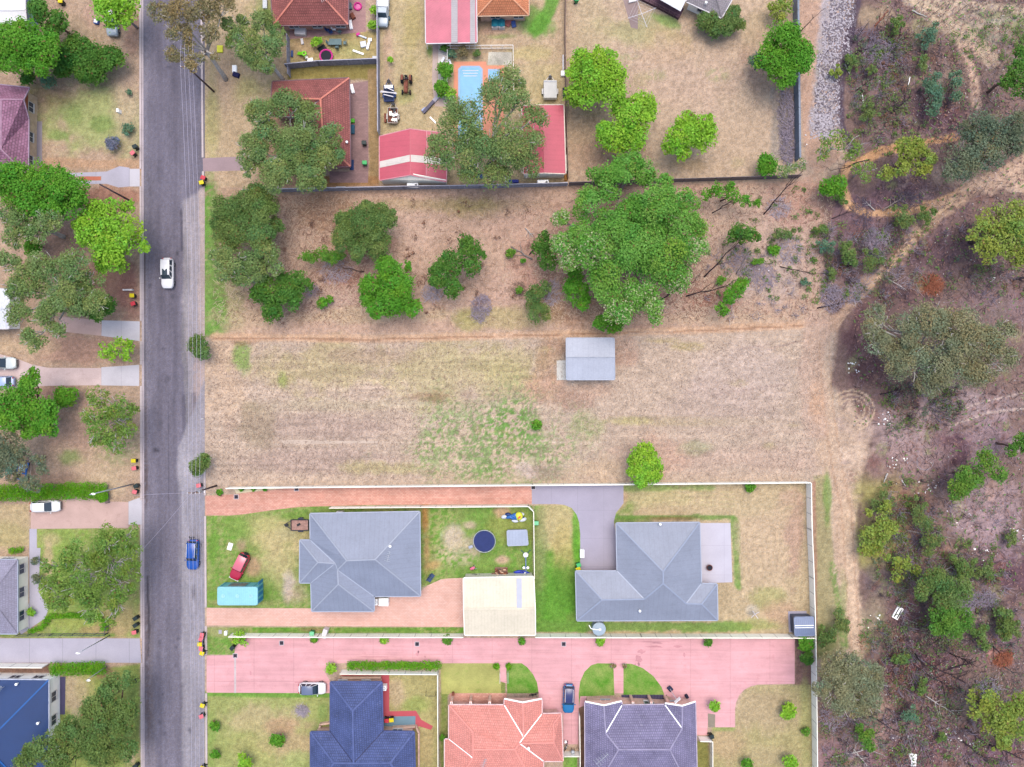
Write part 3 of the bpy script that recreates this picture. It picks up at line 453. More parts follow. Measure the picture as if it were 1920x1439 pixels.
def window(par, a, b, z0, z1, n, frac0, frac1, frame=M_frame, glass=M_glass, name='window'):
    """window on the wall from a to b, outward normal n"""
    d = b-a; p = a+d*frac0; q = a+d*frac1; t = .06; m = MB()
    for zz in (z0,z1): m.bar((p.x+n.x*.05,p.y+n.y*.05,zz),(q.x+n.x*.05,q.y+n.y*.05,zz),.1,.08)
    for k in (0,.5,1):
        e = p+(q-p)*k; m.bar((e.x+n.x*.05,e.y+n.y*.05,z0),(e.x+n.x*.05,e.y+n.y*.05,z1),.07,.1)
    f = m.build(name, frame, par); g_ = MB(); u = (q-p)
    g_.bar((p.x+n.x*.03,p.y+n.y*.03,(z0+z1)/2),(q.x+n.x*.03,q.y+n.y*.03,(z0+z1)/2),.03,z1-z0-.02); g_.build('pane', glass, f)
    s_ = MB(); s_.bar((p.x+n.x*.09,p.y+n.y*.09,z0-.08),(q.x+n.x*.09,q.y+n.y*.09,z0-.08),.18,.06); s_.build('sill', frame, f); return f
def roofed(name, label, cat, V, F, rmat, wmat, gmat=M_gutg, capm=None, valm=None, inset=.5, wallz=None, wins=(), capw=.22, gable=(), walls=True, thick=.06, foot=None, group=None):
    """V: name -> (px,py,z) as traced on the photograph, F: list of vertex name lists"""
    W = {k: P(*v) for k,v in V.items()}; cx = sum(v.x for v in W.values())/len(W); cy = sum(v.y for v in W.values())/len(W)
    root = thing(name, label, cat, (cx,cy,0), group=group)
    keys = list(W); idx = {k:i for i,k in enumerate(keys)}; faces = []
    for f in F:
        f = f.split() if isinstance(f,str) else list(f); a = sum(W[f[i-1]].x*W[f[i]].y-W[f[i]].x*W[f[i-1]].y for i in range(len(f)))
        faces.append(f if a > 0 else f[::-1])
    m = MB()
    for f in faces: m.add([W[k] for k in f], [tuple(range(len(f)))])
    # underside
    for f in faces: m.add([W[k]-Vector((0,0,thick)) for k in f[::-1]], [tuple(range(len(f)))])
    E = {}
    for fi, f in enumerate(faces):
        for i in range(len(f)): E.setdefault(tuple(sorted((f[i-1],f[i]))), []).append((fi,f[i-1],f[i]))
    bound = [(e[0][1],e[0][2]) for e in E.values() if len(e) == 1]
    for a,b in bound: m.add([W[a]-Vector((0,0,thick)),W[b]-Vector((0,0,thick)),W[b],W[a]], [(0,1,2,3)])
    roof = m.build('roof', rmat, root, uv=True)
    def nrm(f):
        n = Vector((0,0,0))
        for i in range(len(f)): n += W[f[i-1]].cross(W[f[i]])
        return n.normalized()
    caps = MB(); val = MB()
    for e in E.values():
        if len(e) < 2: continue
        (f0,a,b),(f1,_,_) = e[0],e[1]; n0, n1 = nrm(faces[f0]), nrm(faces[f1])
        mid0 = sum((W[k] for k in faces[f0]), Vector())/len(faces[f0]); mid = (W[a]+W[b])/2
        conv = (mid0-mid).dot(n1) < -.02
        if abs(n0.dot(n1)) > .999: continue
        up = (n0+n1).normalized()
        q = caps if conv else MB(); q.bar(W[a]+up*(.03 if conv else .015), W[b]+up*(.03 if conv else .015), capw if conv else capw*.8, .07 if conv else .02, up)
        if not conv: q.build('valley', valm or gmat, roof)
    if caps.v: caps.build('ridge_cap', capm or rmat, roof)
    gm = MB(); nxt = {a:b for a,b in bound}
    for a,b in bound:
        A, B = W[a], W[b]; d = B-A; o = Vector((d.y,-d.x,0)).normalized()*.07
        gm.bar(A+o-Vector((0,0,.06)), B+o-Vector((0,0,.06)), .13, .15)
    gm.build('gutter', gmat, root)
    # boundary loop -> walls
    st = bound[0][0]; loop = [st]; k = nxt[st]
    while k != st and len(loop) < 200: loop.append(k); k = nxt.get(k, st)
    if walls:
        if foot: fp = [P(*q) for q in foot]; fp = [Vector((p.x,p.y)) for p in fp]
        else: fp = offset_poly([W[k] for k in loop if k not in gable], inset)
        if sum(fp[i-1].x*fp[i].y-fp[i].x*fp[i-1].y for i in range(len(fp))) < 0: fp = fp[::-1]
        z = wallz or min(v.z for v in W.values())-.02
        wm = MB(); wm.prism(fp, 0, z); wl = wm.build('wall', wmat, root, uv=True)
        n = len(fp)
        for i in range(n):
            a, b = fp[i], fp[(i+1)%n]; L = (b-a).length
            if L < 3 or wins is None: continue
            nn = Vector((b.y-a.y, -(b.x-a.x))).normalized()
            for w0 in (np.arange(1.5, L-1.6, 3.6) if not wins else []):
                window(wl if 0 else root, a, b, .95, min(2.05,z-.3), nn, w0/L, (w0+1.5)/L)
        for (i, f0, f1, z0, z1, gl) in (wins or ()):
            a, b = fp[i%n], fp[(i+1)%n]; nn = Vector((b.y-a.y, -(b.x-a.x))).normalized(); window(root, a, b, z0, z1, nn, f0, f1, glass=gl)
        root['fp'] = 0; del root['fp']
        return root, W, fp
    return root, W, None
def soffit_gable(root, a, b, apex, m, z0=None):      # triangular wall under a gable
    g_ = MB(); a, b, c = Vector(a), Vector(b), Vector(apex); d = b-a; n = Vector((d.y,-d.x,0)).normalized()*-.12
    g_.add([a+n,b+n,c+n-Vector((0,0,.05)),a+n*2,b+n*2,c+n*2-Vector((0,0,.05))], [(0,1,2),(5,4,3),(0,3,4,1),(1,4,5,2),(2,5,3,0)]); return g_.build('gable', m, root, uv=True)
brick_r = mat_brick('red brick', C(196,128,108), C(176,108,92)); brick_t = mat_brick('tan brick', C(240,196,168), C(226,178,150)); brick_s = mat_brick('salmon brick', C(246,190,170), C(238,176,156)); brick_w = mat('rendered white wall', (.78,.76,.72), .8, .05)
rib_bg = mat_rib('blue grey roof sheet', C(144,152,170), .72, .94); rib_bg2 = mat_rib('slate grey roof sheet', C(146,153,169), .72, .95); cap_bg = mat('pale ridge capping', C(172,179,193), .5, .05)
# blue-grey house with the long front lawn
A = dict(NW=(581.6,963.8,2.6),NE=(786.6,960,2.6),SE=(788,1117.7,2.6),I=(701,1118.4,2.6),BR=(701,1146.4,2.6),BL=(584.6,1146.4,2.6),PS=(583.4,1093,2.6),PSW=(562,1093,2.6),PNW=(562.6,1013.5,2.6),PN=(582.3,1013.5,2.6),R1=(650,1051.8,5.2),R2=(703.3,1049.6,5.2),V=(633,1069,4.55),W=(634.3,1096,4.55),Q1=(596,1055,3.9),Q2=(628.7,1056.8,4.0))
hA,_,_ = roofed('house', 'blue-grey metal roofed house with pale hip lines, behind the red off-road wagon', 'house', A, ['NW NE R2 R1','NE SE R2','R2 SE I V R1','NW R1 V Q2 PN','V W BL PS Q2','V I BR W','W BR BL','PN Q2 Q1 PNW','PNW Q1 PSW','PSW Q1 Q2 PS'], rib_bg, brick_t, capm=cap_bg, capw=.16)
B_ = dict(A=(1155.7,981.6,2.6),B=(1311.6,980.3,2.6),C=(1314.8,1094.5,2.6),D=(1344.3,1095.8,2.6),SE=(1345.4,1163,2.6),SW=(1081.9,1164,2.6),WL=(1079.7,1071.4,2.6),J=(1157.6,1071.4,2.6),R1=(1243.4,1072,5.4),R2=(1243.4,1094.5,5.2),V1=(1208,1123.7,4.1),W=(1128.9,1125,4.1),V2=(1286.4,1132,3.8),E1=(1315.6,1133,3.8))
hB,_,_ = roofed('house', 'L-shaped slate-grey metal roofed house beside the pale concrete patio with a fire pit', 'house', B_, ['A B R1','A R1 R2 V1 J','B C V2 R2 R1','J V1 W WL','WL W SW','SW W V1 R2 V2 E1 SE','C D E1 V2','D SE E1'], rib_bg2, brick_t, capm=mat('slate ridge capping', C(158,168,188), .5, .05), capw=.2)
# garage sheds
rib_cr = mat_rib('cream roof sheet', C(226,216,192), .5, .93); rib_gr = mat_rib('pale grey roof sheet', C(178,184,198), .8, .96); rib_wall = mat_rib('cream wall sheet', C(232,226,206), .4, .9)
gS,_,_ = roofed('garage', 'big cream sheet-metal garage with one grey skylight strip', 'garage', dict(a=(869.4,1084.6,2.9),b=(1000,1082,2.9),c=(1003.5,1191,2.9),d=(871.8,1191,2.9),r=(870,1142.4,3.6),s=(1003,1141.6,3.6)), ['a b s r','d r s c'], rib_cr, rib_wall, gmat=M_creamp, inset=.12, gable=('r','s'), wins=None, capw=.3)
m = MB(); a,b,c,d = P(968.5,1085,2.97),P(978,1085,2.97),P(978.5,1141.5,3.64),P(969,1141.5,3.64); m.add([a,d,c,b]+[v-Vector((0,0,.02)) for v in (a,d,c,b)],[(0,1,2,3),(7,6,5,4),(0,4,5,1),(1,5,6,2),(2,6,7,3),(3,7,4,0)]); m.build('skylight', mat('grey skylight sheet', C(186,190,208), .3, .05), gS, uv=True)
m = MB(); q = P(870.8,1130); m.box((q.x+.12,q.y,1.15),(.08,5,2.2)); m.build('roller_door', M_creamp, gS)
lS,_,_ = roofed('shed', 'lone pale grey metal shed standing in the middle of the dry field', 'shed', dict(a=(1062.3,635,2.6),b=(1151,635,2.6),c=(1152,711.7,2.6),d=(1063,711.7,2.6),r=(1062.6,670.5,3.2),s=(1151.5,670.5,3.2)), ['a b s r','d r s c'], rib_gr, mat_rib('grey wall sheet', C(176,184,196), .4, .85), inset=.06, gable=('r','s'), wins=None, capw=.12, capm=mat('grey seam', C(158,166,180), .5))
m = MB(); q = P(1063.5,694); m.box((q.x-.02,q.y,1.05),(.06,2.4,2.1)); m.build('roller_door', M_gutw, lS)
gs = roofed('garden_shed', 'small dark slate garden shed with one white roof strip in the fenced corner', 'shed', dict(a=(1490,1158.5,1.95),b=(1524.5,1158,1.95),c=(1526.8,1191.3,1.95),d=(1491.5,1192,1.95),r=(1490.7,1175.5,2.25),s=(1525.6,1175,2.25)), ['a b s r','d r s c'], mat_rib('slate shed sheet', C(128,142,172), .3, .8), mat_rib('dark shed wall', C(72,82,104), .3, .75), gmat=mat('slate trim', C(140,152,180), .5), inset=.04, gable=('r','s'), wins=None)[0]
m = MB(); a,b = P(1490.7,1175.5,2.28),P(1525.6,1175,2.28); m.bar(a,b,.42,.05); m.build('roof_strip', M_white, gs)
# cubby shelter with a flat grey top
cb = roofed('shelter', 'small flat-roofed grey cubby shelter beside the round trampoline', 'shelter', dict(a=(951.5,996,1.5),b=(987,995,1.5),c=(989.5,1021.5,1.4),d=(952.5,1023,1.4)), ['a b c d'], mat_rib('shelter sheet', C(172,182,200), .5, .93), mat('shelter dark cloth', C(84,98,120), .8, .2), inset=.1, wins=None)[0]
# navy tiled house
tile_n = mat_tile('navy tiles', C(92,107,158), C(82,96,146), dark=.55, var=.25, lich=.12); cap_n = mat('navy ridge tiles', C(90,104,152), .7, .2)
N_ = dict(a=(619.7,1279.4,2.6),b=(715.9,1279.4,2.6),c=(717.6,1372,2.6),d=(776.4,1372.7,2.6),e=(779.5,1500,2.6),f=(582.5,1500,2.6),g=(582.5,1373.2,2.6),h=(619.7,1372.7,2.6),n=(661.3,1333,4.6),v=(663,1431.5,4.85),w=(625.8,1431,4.85),x=(731.5,1431,4.85))
hN,_,_ = roofed('house', 'navy blue tiled house with a forward wing behind the parked white hatchback', 'house', N_, ['a b n','b c v n','a n v h','h v w g','g w f','f w v x e','c d x v','d e x'], tile_n, brick_t, gmat=mat('navy gutter', C(80,92,140), .5), capm=cap_n, valm=mat('dark valley', C(50,56,90), .6), capw=.25)
# salmon tiled house
tile_s = mat_tile('salmon tiles', C(242,162,148), C(234,150,136), dark=.72, var=.12); cap_s = mat('salmon ridge tiles', C(238,158,146), .7, .1)
L_ = dict(a=(842.2,1322.5,2.6),g1=(945.7,1322.5,2.6),gl=(945.9,1311.6,2.6),ap=(980,1318.5,4.0),gr=(1015.7,1311.6,2.6),g2=(1015.7,1339.3,2.6),b=(1052.3,1338.3,2.6),c=(1055.3,1427.4,2.6),i=(1018.7,1427.4,2.6),i2=(1019,1500,2.6),sw=(834,1500,2.6),k=(834,1386.8,2.6),k2=(842,1386.8,2.6),gv=(982,1382.8,4.2),n1=(1037.5,1357,3.6),n2=(1038.5,1393,4.15),rm=(974,1394,4.5),rl=(965,1405.5,4.6),rw=(887,1405.6,4.6),w0=(887,1373,4.25),w1=(887,1422,4.3))
hL,LW,_ = roofed('house', 'salmon pink tiled house with a central gable and white valleys beside the blue hatch', 'house', L_, ['a g1 gv rm rl rw w0','g1 gl ap gv','ap gr g2 gv','g2 b n1 n2 rm gv','b c n2 n1','rm n2 c i','rm i i2 rl','a w0 rw w1 k2','k2 w1 sw k','rw rl i2 sw w1'], tile_s, brick_s, gmat=mat('pale pink gutter', C(238,206,204), .5), capm=cap_s, valm=M_white, gable=('ap','g1','gl','gr'), capw=.2)
# purple tiled house
tile_p = mat_tile('purple grey tiles', C(146,140,172), C(134,128,160), dark=.6, var=.22, lich=.2); cap_p = mat('grey ridge tiles', C(160,154,180), .7, .15)
U_ = dict(a=(1097,1316.8,2.6),ga=(1132.3,1324,3.7),b=(1165.5,1316,2.6),b2=(1166,1323,2.6),c2=(1247,1322,2.6),c=(1247,1320,2.6),gb=(1279,1324.8,3.6),d=(1303.6,1316.8,2.6),e=(1308,1510,2.6),f=(1097.8,1510,2.6),v1=(1135.5,1375,3.9),v2=(1279,1366,3.75),h1=(1160,1405.8,4.7),h2=(1255.8,1405.8,4.7))
hU,UW,_ = roofed('house', 'purple-grey tiled house with two small front gables near the dead end of the drive', 'house', U_, ['a ga v1 h1 f','ga b b2 v1','b2 c2 v2 h2 h1 v1','c2 c gb v2','gb d e h2 v2','h1 h2 e f'], tile_p, brick_s, gmat=mat('grey violet gutter', C(196,184,200), .5), capm=cap_p, valm=M_white, gable=('ga','gb','b2','c2'), capw=.2)
for root, W, gbs in ((hL,LW,(('gl','gr','ap'),)),(hU,UW,(('a','b','ga'),('c','d','gb')))):
    for a,b,c in gbs:
        soffit_gable(root, W[a], W[b], W[c], brick_s)
        m = MB(); up = Vector((0,.12,.06))
        m.bar(W[a]+up, W[c]+up, .06, .22, (0,1,0)); m.bar(W[c]+up, W[b]+up, .06, .22, (0,1,0)); m.build('barge_board', M_white, root)
# brick piers with white brackets on the two verandahs
def pier(root, px, py):
    q = P(px,py); m = MB(); m.box((q.x,q.y,1.15),(.38,.38,2.3)); o = m.build('pier', brick_s, root, uv=True)
    m = MB()
    for s in (-.13,.13): m.bar((q.x+s,q.y+.05,2.3),(q.x+s,q.y-1.0,2.42),.08,.12)
    m.build('bracket', M_white, o)
for x in (849,884,919): pier(hL, x, 1304.5)
for x in (1182,1216,1246): pier(hU, x, 1305)
# red tiled houses at the top
tile_r = mat_tile('brick red tiles', C(172,104,98), C(156,90,86), dark=.55, var=.22); cap_r = mat('terracotta ridge tiles', C(214,134,116), .7, .15)
T1 = dict(a=(504,-70,2.6),b=(653.5,-70,2.6),c=(652.4,46,2.6),d=(512.3,47.8,2.6),e=(598,-14,4.8),f=(560,-14,4.8))
hT,_,_ = roofed('house', 'brick red tiled house at the top edge with toys scattered in its fenced yard', 'house', T1, ['d c e f','c b e','b a f e','a d f'], tile_r, brick_r, gmat=mat('brown gutter', C(126,96,104), .5), capm=cap_r, capw=.25)
T2 = dict(a=(511,153.4,2.6),b=(654.6,146.8,2.6),c=(656.8,312,2.6),d=(562,314,2.6),e=(563,218,2.6),f=(508,218,2.6),g=(509,184,4.1),h=(601,186,4.4),i=(606,266,4.4))
hR,_,_ = roofed('house', 'brick red tiled house half hidden under a large grey-green gum tree', 'house', T2, ['a b h g','b c i h','c d i','d e h i','e f g h'], tile_r, brick_r, gmat=mat('brown gutter', C(126,96,104), .5), capm=cap_r, gable=('g',), capw=.25)
# carport and orange-tiled house
T3 = dict(a=(797,-60,2.7),b=(892,-60,2.7),c=(893.9,79.6,2.7),d=(798.8,81.3,2.5))
rib_pk = mat_rib('faded pink roof sheet', C(206,108,126), .3, .9, .15); rib_pink = mat_rib('crimson pink roof sheet', C(204,88,106), .76, .93, .06)
cp = roofed('carport', 'faded pink carport roof with two grey clear strips by the orange-tiled house', 'carport', T3, ['a b c d'], rib_pk, M_white, gmat=M_gutw, walls=False)[0]
for x0,x1 in ((846,858),(881.5,891)):
    m = MB(); v = [P(x0,-60,2.72),P(x0,80.5,2.72),P(x1,80,2.74),P(x1,-60,2.74)]; m.add(v,[(0,1,2,3)]); m.add([q-Vector((0,0,.015)) for q in v],[(3,2,1,0)]); m.build('clear_strip', mat_rib('clear roof sheet', C(176,170,172), .3, .8), cp, uv=True)
for x,y in ((802,92),(845,91),(891,90),(802,10),(891,10)):
    m = MB(); q = P(x,y); m.box((q.x,q.y,1.26),(.1,.1,2.52)); m.build('post', M_white, cp)
tile_o = mat_tile('orange tiles', C(232,152,110), C(222,138,98), dark=.6, var=.14)
roofed('house', 'orange tiled house with twin teal-fronted kennels against its brick wall', 'house', dict(a=(892,-70,2.6),b=(991,-70,2.6),c=(991.4,28.5,2.6),d=(894.5,30,2.6),e=(955,-8,4.4),f=(930,-8,4.4)), ['d c e f','c b e','b a f e','a d f'], tile_o, brick_t, gmat=mat('orange gutter', C(206,176,150), .5), capm=mat('pale orange ridge tiles', C(238,172,134), .7, .1), capw=.2)
# crimson garages
cw = mat_rib('ivory wall sheet', (.78,.74,.64), .3, .92)
g1 = roofed('garage', 'crimson roofed garage with a white band across it beside the pool gum', 'garage', dict(a=(712,256.4,2.5),b=(768.8,242.7,3.5),c=(800,246.8,2.8),d=(836,250,2.5),e=(836.5,340.5,2.5),f=(799,333.5,2.8),g=(769.5,327.7,3.5),h=(712,337.7,2.5)), ['a b g h','b c f g','c d e f'], rib_pink, cw, gmat=mat('pink gutter', C(220,150,160), .5), inset=.1, gable=('b','g','c','f'), wins=None, capw=.12)[0]
for qd in (((712,303,2.5),(712,315,2.5),(769,303,3.5),(769,290.5,3.5)),((769.3,290.5,3.5),(769.3,303.5,3.5),(799,306,2.8),(799,293,2.8)),((799,293,2.8),(799,306,2.8),(836,311,2.5),(836,298,2.5))):
    m = MB(); v = [P(x,y,z+.03) for x,y,z in qd]; m.add(v,[(0,1,2,3)]); m.add([q-Vector((0,0,.02)) for q in v],[(3,2,1,0)]); m.build('white_strip', mat_rib('white strip sheet', C(226,218,208), .3, .9), g1, uv=True)
soffit_gable(g1, P(712,337.7,2.5), P(836.5,340.5,2.5), P(769.5,327.7,3.5), cw)
g2 = roofed('garage', 'crimson ridge-roofed garage right of the big gum by the pool', 'garage', dict(a=(979,199,2.6),b=(1019,197.6,3.2),c=(1056.5,197.6,2.6),d=(1060.2,325.5,2.6),e=(1021,324,3.2),f=(982,326,2.6)), ['a b e f','b c d e'], rib_pink, cw, gmat=mat('ivory gutter', C(230,214,200), .5), inset=.1, gable=('b','e'), wins=None, capw=.14)[0]
for x,y,rt in ((774,347,g1),(1018,341.5,g2)):
    m = MB(); q = P(x,y,1.0); m.box((q.x,q.y-.1,1.15),(1.9,.7,.55),taper=.9); b_ = m.build('water_heater', M_white, rt, bevel=.08); m = MB(); m.cyl((q.x+.55,q.y-.2,1.43),.18,.12,12); m.build('cap', M_black, b_)
# left side houses
tile_v = mat_tile('purple red tiles', C(172,124,150), C(150,102,126), w=.5, dark=.5, var=.35)
T4 = dict(a=(52.5,223.5,2.6),b=(52.5,330,2.6),c=(-60,330,2.6),d=(-60,223.5,5.0),k=(43.4,187,4.1),n=(54.5,165,2.6),s=(53.4,223.5,2.6),w=(-60,189,4.4),nw=(-60,150,2.8))
T4 = dict(b=(52.3,330,2.6),c=(-90,330,2.6),s=(53.4,223.5,2.6),k=(43.4,187,4.2),n=(54.5,165,2.6),nw=(-90,150,2.6),w=(-90,187,4.3),j=(2,187,4.3),m=(2,280,4.6))
hV,VW,_ = roofed('house', 'purple-red tiled house with a brown front gable by the green front lawn', 'house', T4, ['n k j w nw','k s b m j','b c m','c w j m'], tile_v, mat_brick('cream brick', C(222,190,150), C(210,176,136)), gmat=mat('mauve gutter', C(170,150,170), .5), gable=('k',), capw=.2, capm=mat('mauve ridge', C(176,140,160), .7))
soffit_gable(hV, P(53.4,223.5,2.6), P(54.5,165,2.6), P(43.4,187,4.2), mat('brown gable boards', C(164,96,66), .8, .15))
roofed('shed', 'white roofed shed in the top left corner behind dark shrubs', 'shed', dict(a=(-60,-40,2.8),b=(45,-40,2.8),c=(50,50,2.8),d=(-60,62,2.8),r=(-60,20,3.4),s=(47,19,3.4)), ['a b s r','d r s c'], mat_rib('white roof sheet', C(238,236,236), .5, .96), mat('blue grey wall', C(140,160,190), .7), gmat=M_gutw, gable=('r','s'), inset=.15, wins=None)
roofed('shed', 'white roofed outbuilding at the left edge under drooping grey gum branches', 'shed', dict(a=(-70,538,2.6),b=(17,543,2.6),c=(16,616,2.6),d=(-70,618,2.6),r=(-70,578,3.2),s=(16.5,578,3.2)), ['a b s r','d r s c'], mat_rib('pale shed sheet', C(226,228,236), .4, .9), M_white, gmat=M_gutw, gable=('r','s'), inset=.15, wins=None)
T5 = dict(a=(32.3,1050,2.6),b=(32.3,1188.5,2.6),c=(-150,1188.5,2.6),d=(-150,1050,2.6),e=(-20,1119,4.6),f=(-110,1119,4.6))
hW,_,fpW = roofed('house', 'grey roofed house with a tall cream front wall beside the curved garden path', 'house', T5, ['d a e f','a b e','b c f e','c d f'], mat_tile('grey shingles', C(164,160,180), C(154,150,168), dark=.8, var=.1), M_creamp, inset=.15, wins=(), capw=.16)
T6 = dict(a=(91,1275.6,2.8),b=(91,1520,2.8),c=(-200,1520,2.8),d=(-200,1274,2.8),e=(-30,1397,5.2),f=(-100,1397,5.2))
hX,_,_ = roofed('house', 'bright royal blue roofed house in the bottom left corner', 'house', T6, ['d a e f','a b e','b c f e','c d f'], mat_rib('royal blue roof sheet', C(10,56,112), .3, .9, .08), brick_w, gmat=mat('pale gutter', C(200,206,220), .5), inset=.12, capm=mat('blue capping', C(36,98,170), .5, .05))
# grey house at the top right, turned about thirty degrees
T7 = dict(a=(1287.7,3.5,2.6),b=(1352.8,33.5,2.6),c=(1380,-14,2.6),d=(1310,-50,2.6),e=(1340,-16,3.9),f=(1310,-28,3.9))
hG,_,_ = roofed('house', 'grey tiled house set at an angle at the top edge with a dark red-brown deck', 'house', T7, ['a b e f','b c e','c d f e','d a f'], mat_tile('taupe tiles', C(170,162,166), C(158,150,154), dark=.7, var=.15), brick_w, gmat=M_gutw, capw=.15)
m = MB(); v = [P(1238,-40,2.5),P(1231,-4,2.4),P(1276,21.5,2.4),P(1293,-12,2.5)]; m.add(v,[(0,1,2,3)]); m.add([q-Vector((0,0,.06)) for q in v],[(3,2,1,0)]); m.build('awning', mat_rib('white awning sheet', C(228,230,234), .3, .94), hG, uv=True)
m = MB(); q = [P(1190,-20),P(1196,-1),P(1232,17),P(1272,38),P(1281,20),P(1240,-4),P(1220,-30)]; m.prism([(p.x,p.y) for p in q],.0,.5); m.build('deck', mat('dark red deck boards', C(96,66,80), .7, .25), hG)
m = MB(); pr = [P(1196,0),P(1232,18),P(1271,38.5)]
for a,b in zip(pr,pr[1:]):
    for z in (.7,1.4): m.bar((a.x,a.y,z),(b.x,b.y,z),.06,.06)
for k in range(9):
    p = pr[0].lerp(pr[2], k/8); m.bar((p.x,p.y,.3),(p.x,p.y,1.4),.08,.08)
m.build('railing', mat('brown railing', C(110,84,92), .7), hG)
m = MB(); v = [P(1180,-8,.3),P(1179,5,.3),P(1194,1.5,.3),P(1194,-8,.3)]; m.prism([(q.x,q.y) for q in v],0,.25); m.build('step', M_gutw, hG)
# roof fittings: aerials, vents, hot water units, air conditioners are parts of the houses they are fixed to
def aerial(root, px, py, z, rz=0, s=1.0):
    q = P(px,py,z); m = MB(); m.bar(q, q+Vector((0,0,1.3)), .05, .05); d = Vector((math.cos(rz),math.sin(rz),0)); e = Vector((-d.y,d.x,0)); t = q+Vector((0,0,1.25))
    m.bar(t-d*.8*s, t+d*.8*s, .05, .05)
    for k in range(6): m.bar(t+d*(-.7+.28*k)*s-e*(.5-.05*k)*s, t+d*(-.7+.28*k)*s+e*(.5-.05*k)*s, .035, .035)
    m.build('aerial', M_steel, root)
aerial(hA, 731, 1040, 4.1, 1.3); aerial(hU, 1127, 1415, 4.2, .7, 1.5); aerial(hX, 8, 1288, 3.2, .9); aerial(hL, 908, 1424, 4.3, 1.2); aerial(hT, 470+145, 5, 4.2, .3)
def vent(root, px, py, z):
    q = P(px,py,z); m = MB(); m.cyl(q-Vector((0,0,.15)), .12, .4, 10); m.ell(q+Vector((0,0,.3)), (.22,.22,.16), 10, 6); m.build('roof_vent', M_white, root, smooth=True)
vent(hA, 732, 1024, 4.3); vent(hB, 1199, 1145, 3.5); vent(hB, 1237, 983, 2.8); vent(hG,1323,7,3.2); vent(hR, 651, 268, 2.9); vent(hX,33,1282,3); vent(hX,73,1355,3.2); vent(hL,991,1402,4.3)
def ac(root, px, py, w_=.9, d_=.45, h_=.75, z=.05, dark=False):
    q = P(px,py); m = MB(); m.box((q.x,q.y,z+h_/2),(w_,d_,h_)); o = m.build('air_conditioner', M_white, root, bevel=.03); m = MB(); m.ring((q.x,q.y,z+h_+.01),min(w_,d_)*.3,.02,14,4); m.build('fan_grille', M_black, o)
ac(hA, 705, 1126, .8, 1.0, .9); ac(hA, 721, 1126, 1.5, 1.2, .9); ac(hN, 722, 1286, .7, .8, .9)
m = MB(); q = P(640,960); m.box((q.x,q.y,.7),(1.0,.5,1.2)); m.build('water_heater', M_gutw, hA, bevel=.05)
# round rainwater tank
tk = thing('water_tank', 'round pale grey rainwater tank against the south wall of the L-shaped house', 'water tank', P(1121,1174.5))
q = P(1121,1173.5); m = MB(); m.cyl(q, 1.0, 1.5, 32); m.build('tank_wall', mat('tank grey', C(160,176,190), .5, .05), tk, smooth=False); m = MB(); m.cyl((q.x,q.y,1.5), 1.03, .22, 32, .1)
lid_o = m.build('tank_lid', mat('tank lid', C(170,188,200), .5, .05), tk); m = MB(); m.tube([(q.x-1.6,q.y+.75,1.9),(q.x-1.3,q.y+.2,1.8),(q.x-.5,q.y+.0,1.75),(q.x+.1,q.y,1.78)], .07, 8); m.build('downpipe', M_white, tk); m = MB(); m.cyl((q.x+.1,q.y,1.68),.22,.08,16); m.build('inlet', M_gutw, lid_o)
# ---------------------------------------------------------------- fences
def fence(name, label, pts, h, m, bay=2.4, t=.06, post=None, cap=None, group=None, cat='fence', lean=0):
    W = [P(x,y) for x,y in pts]; mid = W[0]; root = thing(name, label, cat, mid, group=group)
    for a,b in zip(W,W[1:]):
        L = (b-a).length; n = max(1,round(L/bay))
        for i in range(n):
            p, q = a.lerp(b,i/n), a.lerp(b,(i+1)/n); d = (q-p).normalized(); k = MB(); hh = h+R(-lean,lean)
            k.bar((p.x+d.x*.03,p.y+d.y*.03,hh/2+.02),(q.x-d.x*.03,q.y-d.y*.03,hh/2+.02),t,hh); pn = k.build('panel', m, root, uv=True)
            if cap: k = MB(); k.bar((p.x,p.y,hh+.06),(q.x,q.y,hh+.06),cap,.06); k.build('cap_rail', MC.get('cream paint') if post is cb_p else (post or m), pn)
        pm = MB()
        for i in range(n+1):
            p = a.lerp(b,i/n); k = MB(); k.box((p.x,p.y,h/2-.01),(.1,.1,h-.02)); k.build('post', post or m, root)
    return root
cb_f = mat_rib('cream fence sheet', (.78,.76,.68), .38, .95, .05); cb_p = mat('cream fence post', (.42,.41,.38), .5, .05); pal = mat('grey weathered palings', C(158,158,172), .9, .3, 3); pal2 = mat('brown weathered palings', C(140,116,110), .9, .3, 3); dk_f = mat_rib('charcoal fence sheet', C(104,98,108), .38, .85); palp = mat('fence rail', C(184,184,196), .9, .2); bg_f = mat_rib('blue grey fence sheet', C(122,136,154), .38, .85)
fence('metal_fence', 'long cream metal fence between the dry field and the terracotta driveway', [(432,913),(560,911.5),(998,907.5),(1172,906),(1511,902.5)], 1.7, cb_f, cap=.16, post=cb_p)
fence('metal_fence', 'tall cream metal fence running down the dirt track from the field corner', [(1511.5,903),(1513,990),(1517,1080),(1520,1193)], 1.8, cb_f, cap=.12, post=cb_p)
fence('metal_fence', 'cream metal fence at the dead end of the pink drive, partly under the grey gum', [(1520,1195),(1521.5,1290),(1524,1520)], 1.8, cb_f, cap=.12, post=cb_p)
fence('metal_fence', 'long cream metal fence along the north edge of the shared pink driveway', [(436,1187.5),(600,1188.2),(870,1188.5)], 1.6, cb_f, cap=.12, post=cb_p)
fence('metal_fence', 'cream metal fence behind the round tank, ending at the slate garden shed', [(1003,1188),(1200,1188.5),(1478,1189),(1519,1189.5)], 1.7, cb_f, cap=.12, post=cb_p)
